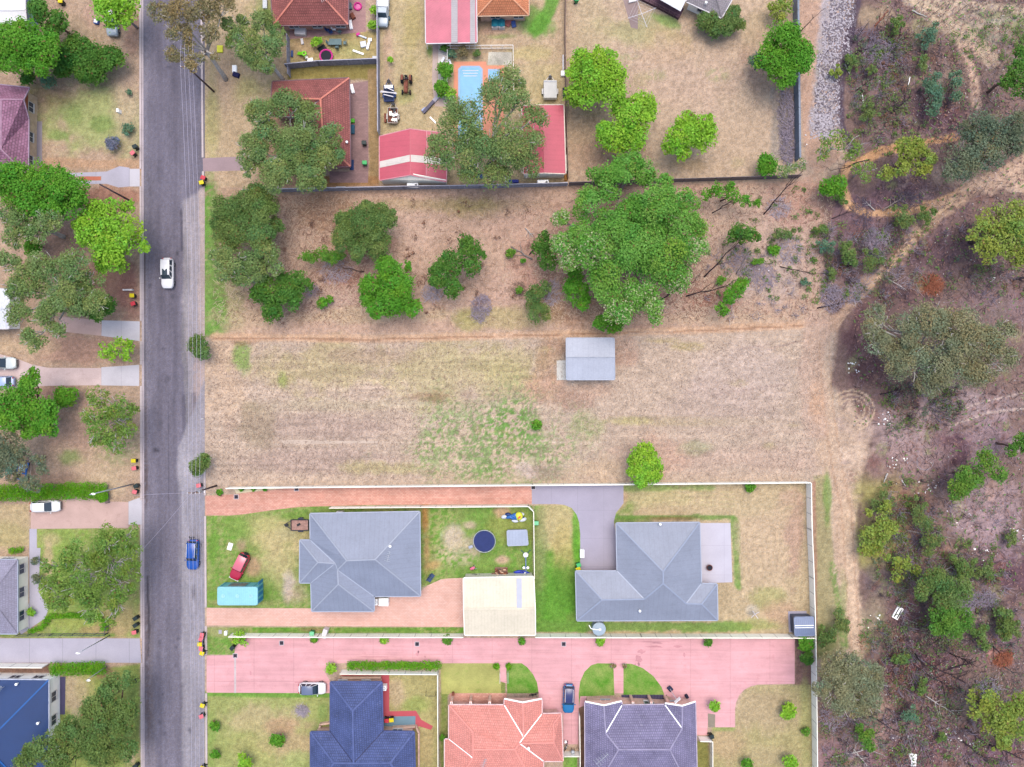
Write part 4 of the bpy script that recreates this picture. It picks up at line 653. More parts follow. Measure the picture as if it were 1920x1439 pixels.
fence('metal_fence', 'thin cream fence between the terracotta driveway and the house behind it', [(622,950),(790,948.5),(990,947),(1000,957)], 1.5, cb_f, cap=.1, post=cb_p)
fence('metal_fence', 'short cream fence dividing the trampoline yard from the neighbouring lawn', [(1000,957),(1001.5,1080)], 1.6, cb_f, cap=.1, post=cb_p)
fence('metal_fence', 'white fence behind the clipped hedge of the navy house', [(642,1256),(822,1257)], 1.6, cb_f, cap=.1, post=cb_p)
fence('metal_fence', 'white fence between the navy house yard and the salmon house', [(822.5,1258),(824,1520)], 1.7, cb_f, cap=.1, post=cb_p)
fence('metal_fence', 'narrow white fence between the salmon and the purple-grey houses', [(1085,1334),(1086,1400),(1087,1520)], 1.5, cb_f, cap=.1, post=cb_p)
fence('metal_fence', 'short white cross fence closing the gap beside the purple-grey house', [(1308,1381),(1331,1381.5),(1331.5,1520)], 1.5, cb_f, cap=.1, post=cb_p)
fence('metal_fence', 'short white cross fence with bins and a bike against it beside the salmon house', [(1056,1409),(1085,1409)], 1.5, cb_f, cap=.1, post=cb_p)
fence('metal_fence', 'low white fence in front of the royal blue house', [(-30,1243.5),(92,1244.5)], 1.6, cb_f, cap=.12, post=cb_p)
fence('paling_fence', 'dark grey paling fence along the southern backs of the red-roofed yards', [(462,362),(620,358.5),(760,355.5),(900,353.5),(1063,349)], 1.7, pal, cap=.12, post=palp, lean=.06)
fence('metal_fence', 'charcoal metal fence along the bottom of the bare yard with lime trees', [(1066,348),(1250,342),(1456,335.5),(1495,334)], 1.7, dk_f, post=mat('charcoal post', C(96,90,98), .6))
fence('metal_fence', 'blue-grey metal fence beside the gravel strip and the brush heap', [(1487,-60),(1488.5,60),(1490,180),(1491.5,303)], 1.8, bg_f, post=mat('slate post', C(140,150,164), .6), t=.3)
fence('paling_fence', 'grey paling fence between the toy yard and the trailer yard', [(711,-60),(711.5,120),(712.5,255)], 1.8, pal, cap=.14, post=palp, lean=.05, t=.1)
fence('paling_fence', 'dark paling fence across the bottom of the toy yard', [(540,130),(600,124),(709,120)], 1.7, pal, cap=.12, post=palp, lean=.04)
fence('paling_fence', 'short leaning grey fence at the street end of the toy yard', [(543,73),(545,146)], 1.6, pal, post=palp, lean=.06)
fence('paling_fence', 'narrow brown paling fence between the pool yard and the bare yard', [(1060,-60),(1058.5,60),(1060,200),(1064,338)], 1.6, pal2, lean=.05, post=pal2)
def rail_fence(name, label, pts, h, m, bay=1.8, rails=(.2,1.0), bars=None):
    W = [P(x,y) for x,y in pts]; root = thing(name, label, 'fence', W[0])
    for a,b in zip(W,W[1:]):
        L = (b-a).length; n = max(1,round(L/bay))
        for i in range(n+1):
            p = a.lerp(b,i/n); k = MB(); k.box((p.x,p.y,h/2),(.07,.07,h)); k.build('post', m, root)
        k = MB()
        for z in rails: k.bar((a.x,a.y,h*z),(b.x,b.y,h*z),.05,.06)
        nb = int(L/(bars or .14))
        for i in range(nb): p = a.lerp(b,(i+.5)/nb); k.bar((p.x,p.y,h*.12),(p.x,p.y,h*.95),.025,.025)
        k.build('rail_panel', m, root)
    return root
rail_fence('pool_fence', 'white barred fence around the swimming pool', [(839,185),(840,93),(962,92),(963,180)], 1.2, M_white)
rail_fence('picket_fence', 'dark low fence along the grey driveway of the cream-walled house', [(38,1188.5),(203,1187),(205,1172)], 1.1, mat('dark fence steel', C(96,98,108), .6), bars=.3)
rail_fence('picket_fence', 'short dark fence closing the end of the long clipped hedge', [(203,910),(206,942)], 1.1, mat('dark fence steel', C(96,98,108), .6), bars=.3)
# swimming pool and spa
pl = thing('swimming_pool', 'rectangular pale blue swimming pool half shaded by the big gum', 'pool', P(882,180)); m = MB()
def rect(x0,y0,x1,y1): a,b = P(x0,y1),P(x1,y0); return a.x,a.y,b.x,b.y
x0,y0,x1,y1 = rect(859,124,905,268); poolm = mat('pool water blue', C(104,178,218), .15, .1, .6, spec=.3); rim = mat('pool rim', C(150,184,220), .4, .05)
for k,(dz,ins) in enumerate(((.05,.0),(.036,.35))): pass
m.prism([(x0+.6,y0),(x1-.6,y0),(x1,y0+.6),(x1,y1-.5),(x1-.5,y1),(x0+.5,y1),(x0,y1-.5),(x0,y0+.6)], -.2, .042); m.build('pool_rim', rim, pl); m = MB(); m.prism([(x0+.8,y0+.3),(x1-.8,y0+.3),(x1-.3,y0+.8),(x1-.3,y1-.7),(x1-.7,y1-.25),(x0+.7,y1-.25),(x0+.3,y1-.7),(x0+.3,y0+.8)], -.2, .05); m.build('water', poolm, pl)
for k in range(3): m = MB(); m.box(((x0+x1)/2,y1-.75-.42*k,.053),(2.5-.2*k,.09,.008)); m.build('step', M_gutw, pl)
sp = thing('spa_pool', 'small square blue spa beside the swimming pool', 'pool', P(926,142)); x0,y0,x1,y1 = rect(915,130,937,154); m = MB(); m.prism([(x0,y0),(x1,y0),(x1,y1),(x0,y1)],-.2,.045); m.build('pool_rim', rim, sp); m = MB(); m.prism([(x0+.25,y0+.25),(x1-.25,y0+.25),(x1-.25,y1-.25),(x0+.25,y1-.25)],-.2,.052); m.build('water', poolm, sp)
# ---------------------------------------------------------------- trees and shrubs: every crown is thousands of small leaf faces on clumps carried by limbs
M_leaf = mat_attr('leaves', .6, .12, leaf=True)
M_bark = mat('grey bark', C(150,138,132), .9, .25, 3); M_pale = mat('pale gum bark', C(196,190,184), .8, .2, 3); M_burnt = mat('charred bark', C(62,50,56), .95, .3, 3); M_twig = mat('dry grey twigs', C(186,176,186), .9, .2, 3); M_brownb = mat('brown bark', C(110,88,80), .9, .25, 3)
SPEC = { # colour, colour 2, leaf size, coverage, sparse, bark
 'lime': ((120,178,44),(160,206,74),.27,1.7,.10,M_bark), 'green': ((78,142,36),(116,174,60),.25,2.3,.05,M_brownb), 'dark': ((66,116,42),(106,150,64),.24,2.2,.05,M_brownb), 'olive': ((90,122,58),(130,154,88),.2,2.3,.08,M_brownb),
 'gum': ((100,130,68),(150,172,108),.19,1.5,.2,M_pale), 'grey': ((120,126,94),(164,164,126),.19,1.4,.2,M_pale), 'brown': ((130,122,84),(158,148,108),.2,1.4,.25,M_pale), 'big': ((84,148,48),(136,184,88),.23,2.1,.08,M_bark), 'yel': ((128,150,62),(162,178,86),.26,1.6,.12,M_brownb),
 'shr': ((84,138,44),(120,166,64),.2,1.8,.05,M_brownb), 'blue': ((84,124,96),(124,158,126),.19,1.6,.15,M_brownb), 'dkgrey': ((100,114,88),(136,146,116),.2,1.6,.12,M_bark), 'hedge': ((88,150,24),(122,180,44),.16,2.4,.0,M_brownb), 'thin': ((104,140,56),(140,170,84),.22,.8,.35,M_pale), 'dull': ((96,124,64),(136,154,92),.18,1.5,.1,M_brownb), 'scrubg': ((84,132,48),(122,164,70),.21,1.7,.08,M_brownb), 'deadleaf': ((128,92,80),(160,124,104),.16,1.2,.3,M_brownb), 'purp': ((96,110,90),(150,150,190),.16,1.8,.05,M_brownb)}
def lc(c): return np.array([lin(x) for x in c])*KALB
def leaves(name, cen, rad, spec, parent, org, mul=1.0, flower=None):
    """cen,rad: clumps; leaf faces scattered through each clump, denser near its skin"""
    c1, c2, sz, cov, sp, _ = SPEC[spec]; cen = np.asarray(cen,float); rad = np.asarray(rad,float)
    cnt = np.maximum(10, (2.2*math.pi*rad[:,0]*rad[:,1]/(sz*sz)*cov*mul*.62).astype(int)); N = int(cnt.sum()); k = np.repeat(np.arange(len(cen)), cnt)
    d = rng.normal(size=(N,3)); d[:,2] = np.where(d[:,2] < -.2, -d[:,2]*.6, d[:,2]); d /= np.linalg.norm(d,axis=1)[:,None]
    rr = np.where(rng.uniform(0,1,N) < .16, rng.uniform(1.0,1.45,N), rng.uniform(.5,1.05,N)**.7); p = cen[k]+d*rad[k]*rr[:,None]
    n = d*.8+rng.normal(size=(N,3))*.45; n[:,2] += .7; n /= np.linalg.norm(n,axis=1)[:,None]
    u = np.cross(n, rng.normal(size=(N,3))); u /= np.linalg.norm(u,axis=1)[:,None]+1e-9; v = np.cross(n,u)
    s = sz*rng.uniform(.6,1.25,N)[:,None]; u = u*s*.62; v = v*s*.5; co = np.stack([p-u*.9,p-v,p+u*1.1,p+v],1).reshape(-1,3)
    t = np.clip(rng.normal(.45,.28,len(cen)),0,1)[k]*.6+rng.uniform(0,1,N)*.4
    col = lc(c1)*(1-t[:,None])+lc(c2)*t[:,None]; col *= rng.uniform(.8,1.3,N)[:,None]; hue = rng.normal(0,.1,len(cen))[k]; col *= np.stack([1+hue,np.ones(N),1-hue*.6],1)*1.22
    if flower is not None:
        f = flower[k] > rng.uniform(0,1,N); col[f] = lc((216,222,170))*rng.uniform(.8,1.1,f.sum())[:,None]
    dead = rng.uniform(0,1,N) < .02; col[dead] = lc((150,120,80))
    co -= np.array(org); me = bpy.data.meshes.new(name); me.vertices.add(4*N); me.vertices.foreach_set('co', co.astype(np.float32).ravel())
    me.loops.add(4*N); me.loops.foreach_set('vertex_index', np.arange(4*N,dtype=np.int32)); me.polygons.add(N); me.polygons.foreach_set('loop_start', np.arange(0,4*N,4,dtype=np.int32)); me.polygons.foreach_set('loop_total', np.full(N,4,np.int32)); me.update(calc_edges=True)
    a = me.color_attributes.new('Col','FLOAT_COLOR','POINT'); a.data.foreach_set('color', np.repeat(np.concatenate([col,np.ones((N,1))],1),4,0).astype(np.float32).ravel())
    me.materials.append(M_leaf); o = bpy.data.objects.new(name, me); sc.collection.objects.link(o); o.parent = parent; FRAME[o.name] = FRAME[parent.name]; return o
NLEAF = 0
def limb(m, a, b, r0, r1, wob=.12, n=5, sides=5):
    a, b = Vector(a), Vector(b); L = (b-a).length; pts = [a.lerp(b,i/n)+Vector((R(-1,1),R(-1,1),R(-.5,.8)))*wob*L*math.sin(math.pi*i/n)*.5 for i in range(n+1)]
    m.tube(pts, [r0+(r1-r0)*i/n for i in range(n+1)], sides); return pts
def tree(label, h, lobes, spec, name='tree', cat='tree', base=None, flower=None, group=None, mul=1.0, clump=.42, tr=None, flat=.62):
    """lobes: (px,py,r) circles traced on the photograph at crown height h"""
    cx = sum(l[0]*l[2]**2 for l in lobes)/sum(l[2]**2 for l in lobes); cy = sum(l[1]*l[2]**2 for l in lobes)/sum(l[2]**2 for l in lobes)
    zc = h*.74; b = P(*base) if base else P(cx,cy,zc); b.z = 0; root = thing(name, label, cat, b, group=group)
    sp = SPEC[spec][4]; cen = []; rad = []; fl = []; limbs = []
    for li,(x,y,r) in enumerate(lobes):
        z0 = h*(.72+R(-.10,.10)) if len(lobes) > 1 else h*.6; k = S*(H-z0)/H; rw = r*k; c = P(x,y,z0); rz = min(rw*flat*1.1, h*.4); limbs.append((c,rw,rz))
        n = max(5, int(13*(1-sp*.5)*(1+rw/5))); q = rw*clump
        for i in range(n):
            a = R(0,6.283); e = math.acos(1-R(0,1.15)); f = R(.72,1.0)*(1-clump*.62)
            cen.append((c.x+math.cos(a)*math.sin(e)*rw*f, c.y+math.sin(a)*math.sin(e)*rw*f, max(.25,c.z+math.cos(e)*rz*.9))); s_ = R(.7,1.2)*(1-sp*.45); rad.append((q*s_,q*s_*R(.8,1.2),q*s_*R(.55,.85))); fl.append((flower or {}).get(li,0))
    tm = MB(); th = h*(.5 if h > 4 else .4); tr = tr or max(.05,h*.026); ctr = sum((l[0] for l in limbs),Vector())/len(limbs); top = Vector((b.x*.4+ctr.x*.6,b.y*.4+ctr.y*.6,th))
    limb(tm, (b.x,b.y,-.1), top, tr*1.25, tr*.75, .08, 5, 7); trunk = tm.build('trunk', SPEC[spec][5], root, smooth=True)
    if len(limbs) > 1 or sp > .15:
        bm = MB()
        for c,rw,rz in limbs:
            e = Vector((c.x,c.y,c.z-rz*.15)); pts = limb(bm, top-Vector((0,0,R(0,.2)*th)), e, tr*.6, tr*.25, .16)
            for j in range(4 if sp < .11 else 9):
                a = R(0,6.283); f = R(.5,.95); limb(bm, pts[R(0,1)>.5 and 4 or 5], (c.x+math.cos(a)*rw*f,c.y+math.sin(a)*rw*f,c.z+rz*R(.3,1.12)), tr*.24, .035 if sp >= .11 else .02, .2, 4, 4)
        bm.build('branches', SPEC[spec][5], trunk, smooth=True)
    leaves('crown', cen, rad, spec, root, b, mul, np.array(fl) if flower else None); return root
def shrub(label, lobes, h, spec='shr', group=None, name='shrub', mul=1.1, cat='shrub'):
    return tree(label, h, lobes, spec, name=name, cat=cat, group=group, mul=mul, clump=.5, flat=.8)
T = tree
# --- west side of the road
T('large dark and lime leaved tree above the purple-roofed house, by the top left shed', 8, [(50,80,42),(20,110,34),(85,100,32),(42,48,16),(70,128,26),(30,70,30),(12,80,26),(95,75,18)], 'green')
T('dark bushy tree between the white corner shed and the long low shrub bank', 6, [(85,28,24),(112,38,20),(100,55,16),(72,15,18)], 'dark'); shrub('small bluish round bush between the big dark tree and the brown gable', [(92,152,15)], 2, 'blue'); shrub('small dark bush tucked under the edge of the purple roof', [(55,150,16)], 2, 'dark')
shrub('broad dark green shrub bank reaching towards the road, blue flowers at its foot', [(140,110,32),(175,116,34),(208,116,27),(150,84,20),(120,125,22),(185,140,18),(160,140,16)], 3.2, 'dark', name='shrub_bank')
T('lime green tree over the parked white ute', 7, [(215,22,32),(238,12,26),(195,6,20),(236,45,12),(245,30,14)], 'lime')
shrub('round blue-flowered bush near the letterbox lawn and its two bins', [(213,271,15)], 1.4, 'purp'); shrub('small dull green bush just above the blue-flowered bush', [(240,244,12)], 1.2, 'blue'); shrub('tiny lone shrub on the verge beside the green front lawn', [(242,174,6)], .8, 'blue')
T('dense dark green tree south of the purple-roofed house', 10, [(40,350,42),(90,345,40),(130,360,35),(60,385,35),(130,385,28),(15,335,30),(150,375,16),(100,395,24)], 'green', mul=.9)
T('bright lime tree reaching over the kerb near the white car on the road', 8, [(200,408,38),(230,435,38),(182,440,38),(212,478,34),(272,464,14),(160,420,24),(225,498,18),(205,450,30),(240,390,14),(180,395,20),(195,505,14)], 'lime')
T('grey-green gum squeezed between the dense dark tree and the lime tree', 11, [(40,415,30),(95,415,26),(30,445,24),(70,440,22),(15,400,22)], 'gum'); shrub('small rich green shrub enclosed by grey gum branches', [(65,463,16),(60,450,10)], 3, 'green')
T('huge straggling grey gum over the left edge white outbuilding', 12, [(90,505,38),(145,498,32),(60,530,38),(130,555,42),(185,570,28),(100,590,34),(40,590,30),(65,635,24),(20,490,24),(170,530,26),(30,545,22),(115,620,18)], 'gum'); T('dark green tree at the right skirt of the huge straggling gum', 6, [(200,572,18),(185,590,16),(165,575,18),(120,565,22)], 'dark')
T('thin lime sapling between the two pale concrete aprons', 4.5, [(196,657,17),(226,650,20),(240,666,14),(215,668,14),(245,648,10)], 'lime', mul=.45)
T('spreading mid green tree by the dark car at the left edge', 8, [(60,722,22),(30,752,34),(75,770,34),(20,790,26),(92,798,22),(65,700,12),(60,808,20),(45,775,28)], 'green'); shrub('round dark shrub between the two spreading front garden trees', [(125,745,21)], 3, 'green')
T('open pale-branched green tree near a yellow-lidded bin on the west verge', 7, [(187,745,24),(230,765,28),(195,800,34),(240,802,24),(170,778,20),(215,832,22),(250,770,14),(185,825,18)], 'thin', mul=1.6)
T('dark blue-green tree drooping over the blue wreck', 8, [(20,832,26),(16,872,36),(60,905,20),(72,862,14),(45,850,18),(80,880,12)], 'dkgrey')
T('broad feathery green tree filling the lawn right of the cream-walled house', 9, [(200,1012,30),(240,1002,24),(150,1042,34),(210,1050,38),(122,1082,34),(170,1098,42),(230,1098,28),(110,1120,30),(180,1138,30),(246,1070,24),(215,1160,15),(92,1060,16),(250,1035,18),(88,1100,16),(225,1130,24)], 'thin', mul=1.9)
T('large olive green tree shading the royal blue house', 11, [(212,1292,28),(240,1275,18),(190,1330,38),(240,1328,24),(142,1372,34),(200,1392,42),(90,1400,28),(50,1430,24),(130,1430,38),(240,1405,22),(60,1405,18),(225,1360,30)], 'olive', mul=.85)
# --- verge and northern yards
T('brown-tinged gum spreading its bare limbs over the road', 12, [(300,22,22),(342,28,36),(336,66,24),(330,104,20),(370,120,22),(392,62,22),(420,15,28),(390,20,24),(355,90,16),(405,110,12)], 'brown', base=(424,150))
T('olive-green street gum left of the toy yard', 9, [(450,52,24),(490,42,24),(472,90,32),(515,86,24),(500,125,18),(440,80,18),(520,60,16),(425,45,14),(480,115,18)], 'gum', base=(532,150), mul=1.5)
T('big grey-green gum covering the half-hidden red-tiled house', 12, [(490,212,28),(475,282,34),(540,200,32),(578,216,28),(560,270,42),(622,255,24),(600,300,34),(520,330,32),(580,335,28),(628,288,20),(500,250,28),(545,305,30),(465,320,16),(600,345,14)], 'gum', mul=1.5)
T('huge gum with pale limbs over the pool and between the crimson garages', 13, [(870,240,50),(930,192,42),(958,152,30),(900,290,46),(960,270,50),(830,290,34),(1000,228,30),(990,308,32),(930,328,30),(850,205,24),(820,270,22),(880,330,24),(975,190,24),(1005,265,20)], 'gum', mul=.8)
T('largest of the three lime trees in the bare yard, against its left fence', 7, [(1110,140,42),(1085,168,32),(1138,165,46),(1090,122,28),(1140,112,20),(1105,185,26),(1160,190,20),(1120,95,10),(1075,145,16)], 'lime', mul=1.1); T('middle of the three lime trees, touching the largest one', 6.5, [(1182,225,42),(1152,255,34),(1202,200,28),(1190,260,24),(1130,242,14),(1215,215,16),(1170,275,14)], 'lime'); T('smallest lime tree, standing apart in the bare yard', 6, [(1285,250,34),(1312,245,30),(1265,265,24),(1280,290,16),(1322,262,24),(1290,218,12),(1330,220,7),(1250,280,12)], 'lime')
T('rich green tree overhanging the blue-grey fence by the gravel strip', 7, [(1470,82,36),(1450,118,34),(1490,110,34),(1470,145,22),(1505,95,20)], 'green'); shrub('pale blue-green bush at the foot of the rich green fence tree', [(1420,115,16),(1432,125,12)], 3, 'blue')
shrub('neat round dark bush in the bottom right corner of the bare yard', [(1434,308,20),(1442,315,14)], 2.4, 'green'); shrub('olive bushes hugging the angled grey house', [(1320,42,18),(1345,55,18),(1370,42,18),(1385,50,14),(1335,35,14),(1365,58,12),(1375,25,14)], 2.6, 'olive'); shrub('yellowish bush against the top of the blue-grey fence', [(1450,20,14),(1470,12,16),(1462,35,12)], 2.5, 'yel', mul=.7)
for x,y,r,l in ((836,134,15,'upper of the two spiky green palms by the pool path'),(828,166,16,'lower of the two spiky green palms by the pool path')): shrub(l, [(x,y,r)], 2, 'green', name='palm_shrub')
shrub('leafy green bush squeezed inside the pool fence', [(846,176,11),(848,186,8)], 2, 'lime'); shrub('rust-tinged globe bush by the pool fence', [(868,97,11)], 1.6, 'brown'); shrub('smaller dull globe bush right of the rust-tinged one', [(894,100,7)], 1.3, 'olive'); shrub('dark bush just under the left end of the carport', [(833,91,7)], 1.4, 'dark'); shrub('small bush on the white pool fence corner', [(848,103,9)], 1.2, 'blue')
for x,y,l in ((732,112,'tiny green tuft in the trailer yard'),(594,80,'round leafy shrub beside the pink trampoline'),(700,48,'bright shrub along the top of the toy yard fence'),(702,20,'green shrub above the bright one on the toy yard fence')): shrub(l, [(x,y,5 if x==732 else 10)], 1.6, 'lime')
# --- wooded block
T('largest broad crowned gum in the wooded block with cream blossom on its lower clumps', 13, [(1150,345,34),(1110,390,38),(1150,440,46),(1230,392,46),(1280,432,42),(1190,470,54),(1250,482,50),(1112,470,38),(1062,470,34),(1140,530,42),(1200,550,38),(1230,582,26),(1262,515,36),(1300,470,28),(1160,582,28),(1050,412,18),(1190,410,44),(1285,380,26),(1085,440,26),(1220,440,40)], 'big', flower={8:.28,12:.5,11:.25,7:.15,13:.3,14:.25,15:.35,10:.12}, mul=.85)
T('smaller gum poking over the charcoal fence above the largest gum', 9, [(1120,332,22),(1165,318,26),(1205,322,28),(1240,350,24),(1190,300,16),(1140,350,20)], 'big'); T('low dark green tree peeking out below the largest gum', 4.5, [(1150,602,22),(1128,605,16),(1165,590,16)], 'green'); T('slim green tree at the lower left of the largest gum', 5, [(1082,540,24),(1092,568,18),(1080,515,16)], 'green')
T('compact round olive tree in the middle of the wooded block', 7, [(683,425,40),(652,450,28),(714,410,28),(706,455,30),(670,472,20),(690,395,18),(735,405,12),(655,415,24)], 'olive', mul=1.3); T('vivid green spreading tree below the compact olive tree', 6, [(730,510,28),(700,540,28),(760,545,28),(735,567,28),(772,580,18),(710,580,20),(766,499,10),(725,490,12),(690,560,16),(740,540,30),(705,590,10)], 'green', mul=1.2)
T('dark leaning tree right of the vivid green tree', 6, [(846,495,26),(880,470,24),(830,520,28),(850,540,20),(886,500,18),(872,452,14),(905,480,8)], 'dark', mul=.9)
T('big olive tree nearest the road in the wooded block', 9, [(430,392,30),(480,382,36),(450,428,40),(500,402,28),(490,440,30),(422,450,24),(420,420,24),(515,425,18),(490,360,14)], 'olive', mul=1.1); T('thin grey-green gum below the big roadside olive tree', 9, [(440,490,34),(480,500,34),(500,478,24),(420,515,16),(520,505,16),(405,480,14),(455,520,20)], 'gum', mul=1.3)
T('dark green tree beside the bare purple sapling', 5.5, [(500,545,28),(540,545,32),(556,528,22),(510,580,20),(545,560,24),(480,550,12),(575,535,14),(520,590,12)], 'dark', mul=.9); T('narrow olive tree left of the largest gum trunk', 4.5, [(1005,555,20),(1010,590,22),(1000,570,15),(1020,540,14)], 'olive', mul=.8); T('shaded olive tree under the left edge of the largest gum', 6, [(1015,465,20),(1030,490,20),(1020,445,12)], 'dark', mul=.8)
T('low pale bushy tree between the compact olive tree and the grey thicket', 4, [(585,480,14),(606,476,15),(626,482,15),(568,482,10),(640,478,10)], 'shr', mul=.8); shrub('small green sprig below the low pale bushy tree', [(604,568,10),(618,562,7)], 1.4, 'green')
T('wispy green tree with a bare leg under the charcoal fence', 5, [(1345,358,16),(1372,366,18),(1398,378,12),(1325,365,12),(1420,382,8),(1370,350,10)], 'green', mul=.5); T('flat topped dark tree with a long bare leaning trunk', 6, [(1388,440,20),(1405,442,15),(1372,444,12),(1420,446,8)], 'dark'); T('pair of green tufts on a leaning burnt stem near the field edge', 5, [(1380,545,18),(1365,558,14),(1352,580,14),(1392,530,12)], 'green', mul=.8)
T('grey-green wispy sapling at the fence corner by the brush heap', 6, [(1465,325,13),(1500,312,14),(1480,318,12)], 'gum', mul=.6); T('round dark green tree on the edge of the scrub track', 4.5, [(1560,352,24),(1548,356,12),(1578,345,12)], 'green')
for x,y,r,l in ((957,475,8,'bright little bush by the fallen log in the wooded block'),(980,490,5,'tiny bush just right of the fallen log'),(972,545,7,'grey tuft between the twiggy bush and narrow olive tree'),(1005,797,9,'single bright green tuft on the patchy field lawn'),(1415,493,7,'bright bush among the white blossomed scrub'),(1425,490,6,'white flowered weed patch in the thin scrub'),(1351,527,8,'small bush near the burnt stem'),(1405,914,9,'small vivid clump just inside the cream fence'),(1450,470,10,'yellow-green weed clump in the thin scrub')): shrub(l, [(x,y,r),(x+r*.7,y-r*.3,r*.6)], 1.1, 'green' if r>8 else 'shr')
T('dense bright green tree leaning over the long cream field fence', 5, [(1205,858,28),(1218,880,27),(1195,885,20),(1200,902,14),(1190,862,16),(1232,875,12)], 'lime', mul=1.5)
shrub('dark round street shrub under the wires at the bare verge', [(375,648,20),(380,660,14),(368,640,12)], 3, 'olive'); shrub('dark round street shrub just above the power pole', [(375,868,19),(382,860,12),(370,880,12)], 3, 'olive')
# --- scrub to the east
T('yellow-topped wattle beside the orange dirt track', 7, [(1705,288,28),(1735,300,20),(1690,318,18),(1660,325,15),(1728,320,18),(1715,270,16),(1690,275,14)], 'yel', mul=1.1); T('sparse green tree left of the orange track start', 6, [(1555,265,22),(1590,278,26),(1540,290,16),(1575,255,14)], 'thin', mul=.9); T('low green wattle just below the orange track', 4, [(1622,322,22),(1605,318,12)], 'thin', mul=1.1)
T('large smoky grey-green gum near the right edge above the pale track', 11, [(1830,240,36),(1870,260,42),(1802,300,36),(1850,300,28),(1900,232,24),(1825,270,26),(1905,275,20),(1785,325,20)], 'dkgrey', mul=.8); T('dark tree cut by the right edge near the pale footpath', 8, [(1905,130,22),(1888,152,18),(1915,168,20),(1910,100,14)], 'dark', mul=.8); T('bright green gum at the right edge beyond the dirt track', 9, [(1870,418,36),(1892,448,36),(1850,470,26),(1910,482,24),(1822,442,12),(1900,400,24),(1840,430,18)], 'yel', mul=.9)
T('vast grey-green gum with fanned pale limbs east of the field', 13, [(1640,592,24),(1642,642,28),(1690,622,36),(1740,602,40),(1790,622,46),(1840,642,36),(1872,670,32),(1700,680,40),(1760,680,46),(1820,690,38),(1740,720,28),(1880,622,24),(1790,655,40),(1670,655,26),(1850,700,22),(1630,615,20)], 'grey', mul=1.0)
T('green tree with a bright lower skirt beside the rubbish scatter', 6, [(1845,866,24),(1800,910,24),(1822,898,20),(1872,890,18),(1802,885,18),(1790,925,16)], 'scrubg', mul=.8); T('dark green tree touching the right edge above the rubbish scatter', 6, [(1915,832,20),(1895,845,14)], 'dark', mul=.8)
T('bright green tree in the middle of the tangled lower scrub', 6, [(1770,1162,30),(1800,1160,24),(1785,1185,18),(1752,1175,16)], 'scrubg', mul=1.0); T('dark tangled tree above the bright one in the lower scrub', 6, [(1790,1112,32),(1750,1092,30),(1760,1130,24),(1725,1110,16)], 'olive', mul=.8)
T('grey-brown gum spilling over the end of the cream fence', 10, [(1560,1252,28),(1600,1250,30),(1630,1270,28),(1570,1302,34),(1622,1310,30),(1592,1272,38),(1540,1290,18),(1600,1330,18),(1580,1230,18)], 'grey', mul=1.3); T('lime-topped gum at the lower right edge', 8, [(1840,1312,26),(1870,1340,36),(1900,1320,28),(1910,1362,24),(1862,1362,22),(1885,1385,16),(1825,1335,14)], 'yel', mul=1.0); T('bright green bushy tree behind the bottom of the cream fence', 4, [(1622,1378,17),(1626,1396,14),(1612,1365,10)], 'scrubg')
for i,(x,y,r,s,l) in enumerate([(1740,1012,20,'dull','green scrub bush beside a fallen burnt limb'),(1690,1062,18,'yel','yellowish bush at the wet dark patch'),(1835,1192,16,'olive','lone green bush right of the bright scrub tree'),(1880,1170,20,'olive','olive bush near the right edge, below the pale brush'),(1850,1072,16,'dull','leafy bush beside the white litter'),(1800,1060,18,'olive','leafy bush on top of the grey brush heap'),(1720,955,16,'dull','dull green bush between the litter and the burnt limb'),(1650,945,14,'dull','bright weed patch beside the track, left of the burnt limb'),(1648,980,24,'yel','broad yellow-green weed bank along the dirt track'),(1640,1020,26,'yel','lower yellow-green weed bank along the dirt track'),(1578,372,8,'olive','small bush on the bend of the orange track'),(1540,430,9,'olive','small pair of bushes left of the dark burnt stump'),(1545,460,12,'blue','blue-green bush beside the thin scrub stems'),(1590,478,16,'olive','olive bush between the two pale brush heaps'),(1630,490,16,'dull','green bush at the side of the pale dirt track'),(1690,410,18,'dull','low bush under the orange track'),(1735,405,12,'olive','low olive bush at the fork of the two tracks'),(1510,530,6,'blue','tiny blue-green seedling in the thin scrub'),(1560,515,9,'dull','small ragged bush at the edge of the scrub'),(1595,110,8,'olive','green bush in the dark strip beside the gravel'),(1600,122,10,'dull','second bush in the dark strip beside the gravel'),(1635,130,8,'dull','bush beside the fallen grey twigs at the top'),(1740,65,18,'blue','dusty blue-green shrub under the top track'),(1730,115,12,'dull','small shrub in the purple leaf litter'),(1750,175,24,'blue','ashy green shrub above the rust-coloured patch'),(1790,160,16,'blue','ashy shrub right of its larger neighbour'),(1630,215,12,'dull','green bush with orange leaves beside it'),(1680,45,12,'olive','deep green bush in the burnt top corner'),(1570,135,8,'yel','tiny olive tuft at the gravel edge'),(1900,1180,14,'dull','leafy bush cut by the right edge'),(1690,1235,12,'olive','green bush in the dark ash bed'),(1725,1290,12,'olive','dusty bush below the ash bed'),(1705,1340,14,'blue','pale sapling left of the lower litter'),(1875,1400,10,'yel','small bush below the lime-topped gum'),(1765,1383,7,'olive','tiny bush beside the lower white litter'),(1545,1195,14,'olive','dull bush on the fence side of the track'),(1575,1170,16,'dull','bright grassy bank beside the track end'),(1895,1010,12,'dull','ragged bush in the pale stony clearing'),(1470,440,14,'dull','greyish weed clump in the thin scrub')]):
    shrub(l, [(x,y,r*.85)]+[(x+r*R(.6,1.5)*math.cos(t),y+r*R(.6,1.5)*math.sin(t),r*R(.3,.7)) for t in (R(0,1.5),R(1.5,3),R(3,4.6),R(4.6,6.2))], min(3.0,.6+r*.1), s, mul=.62)
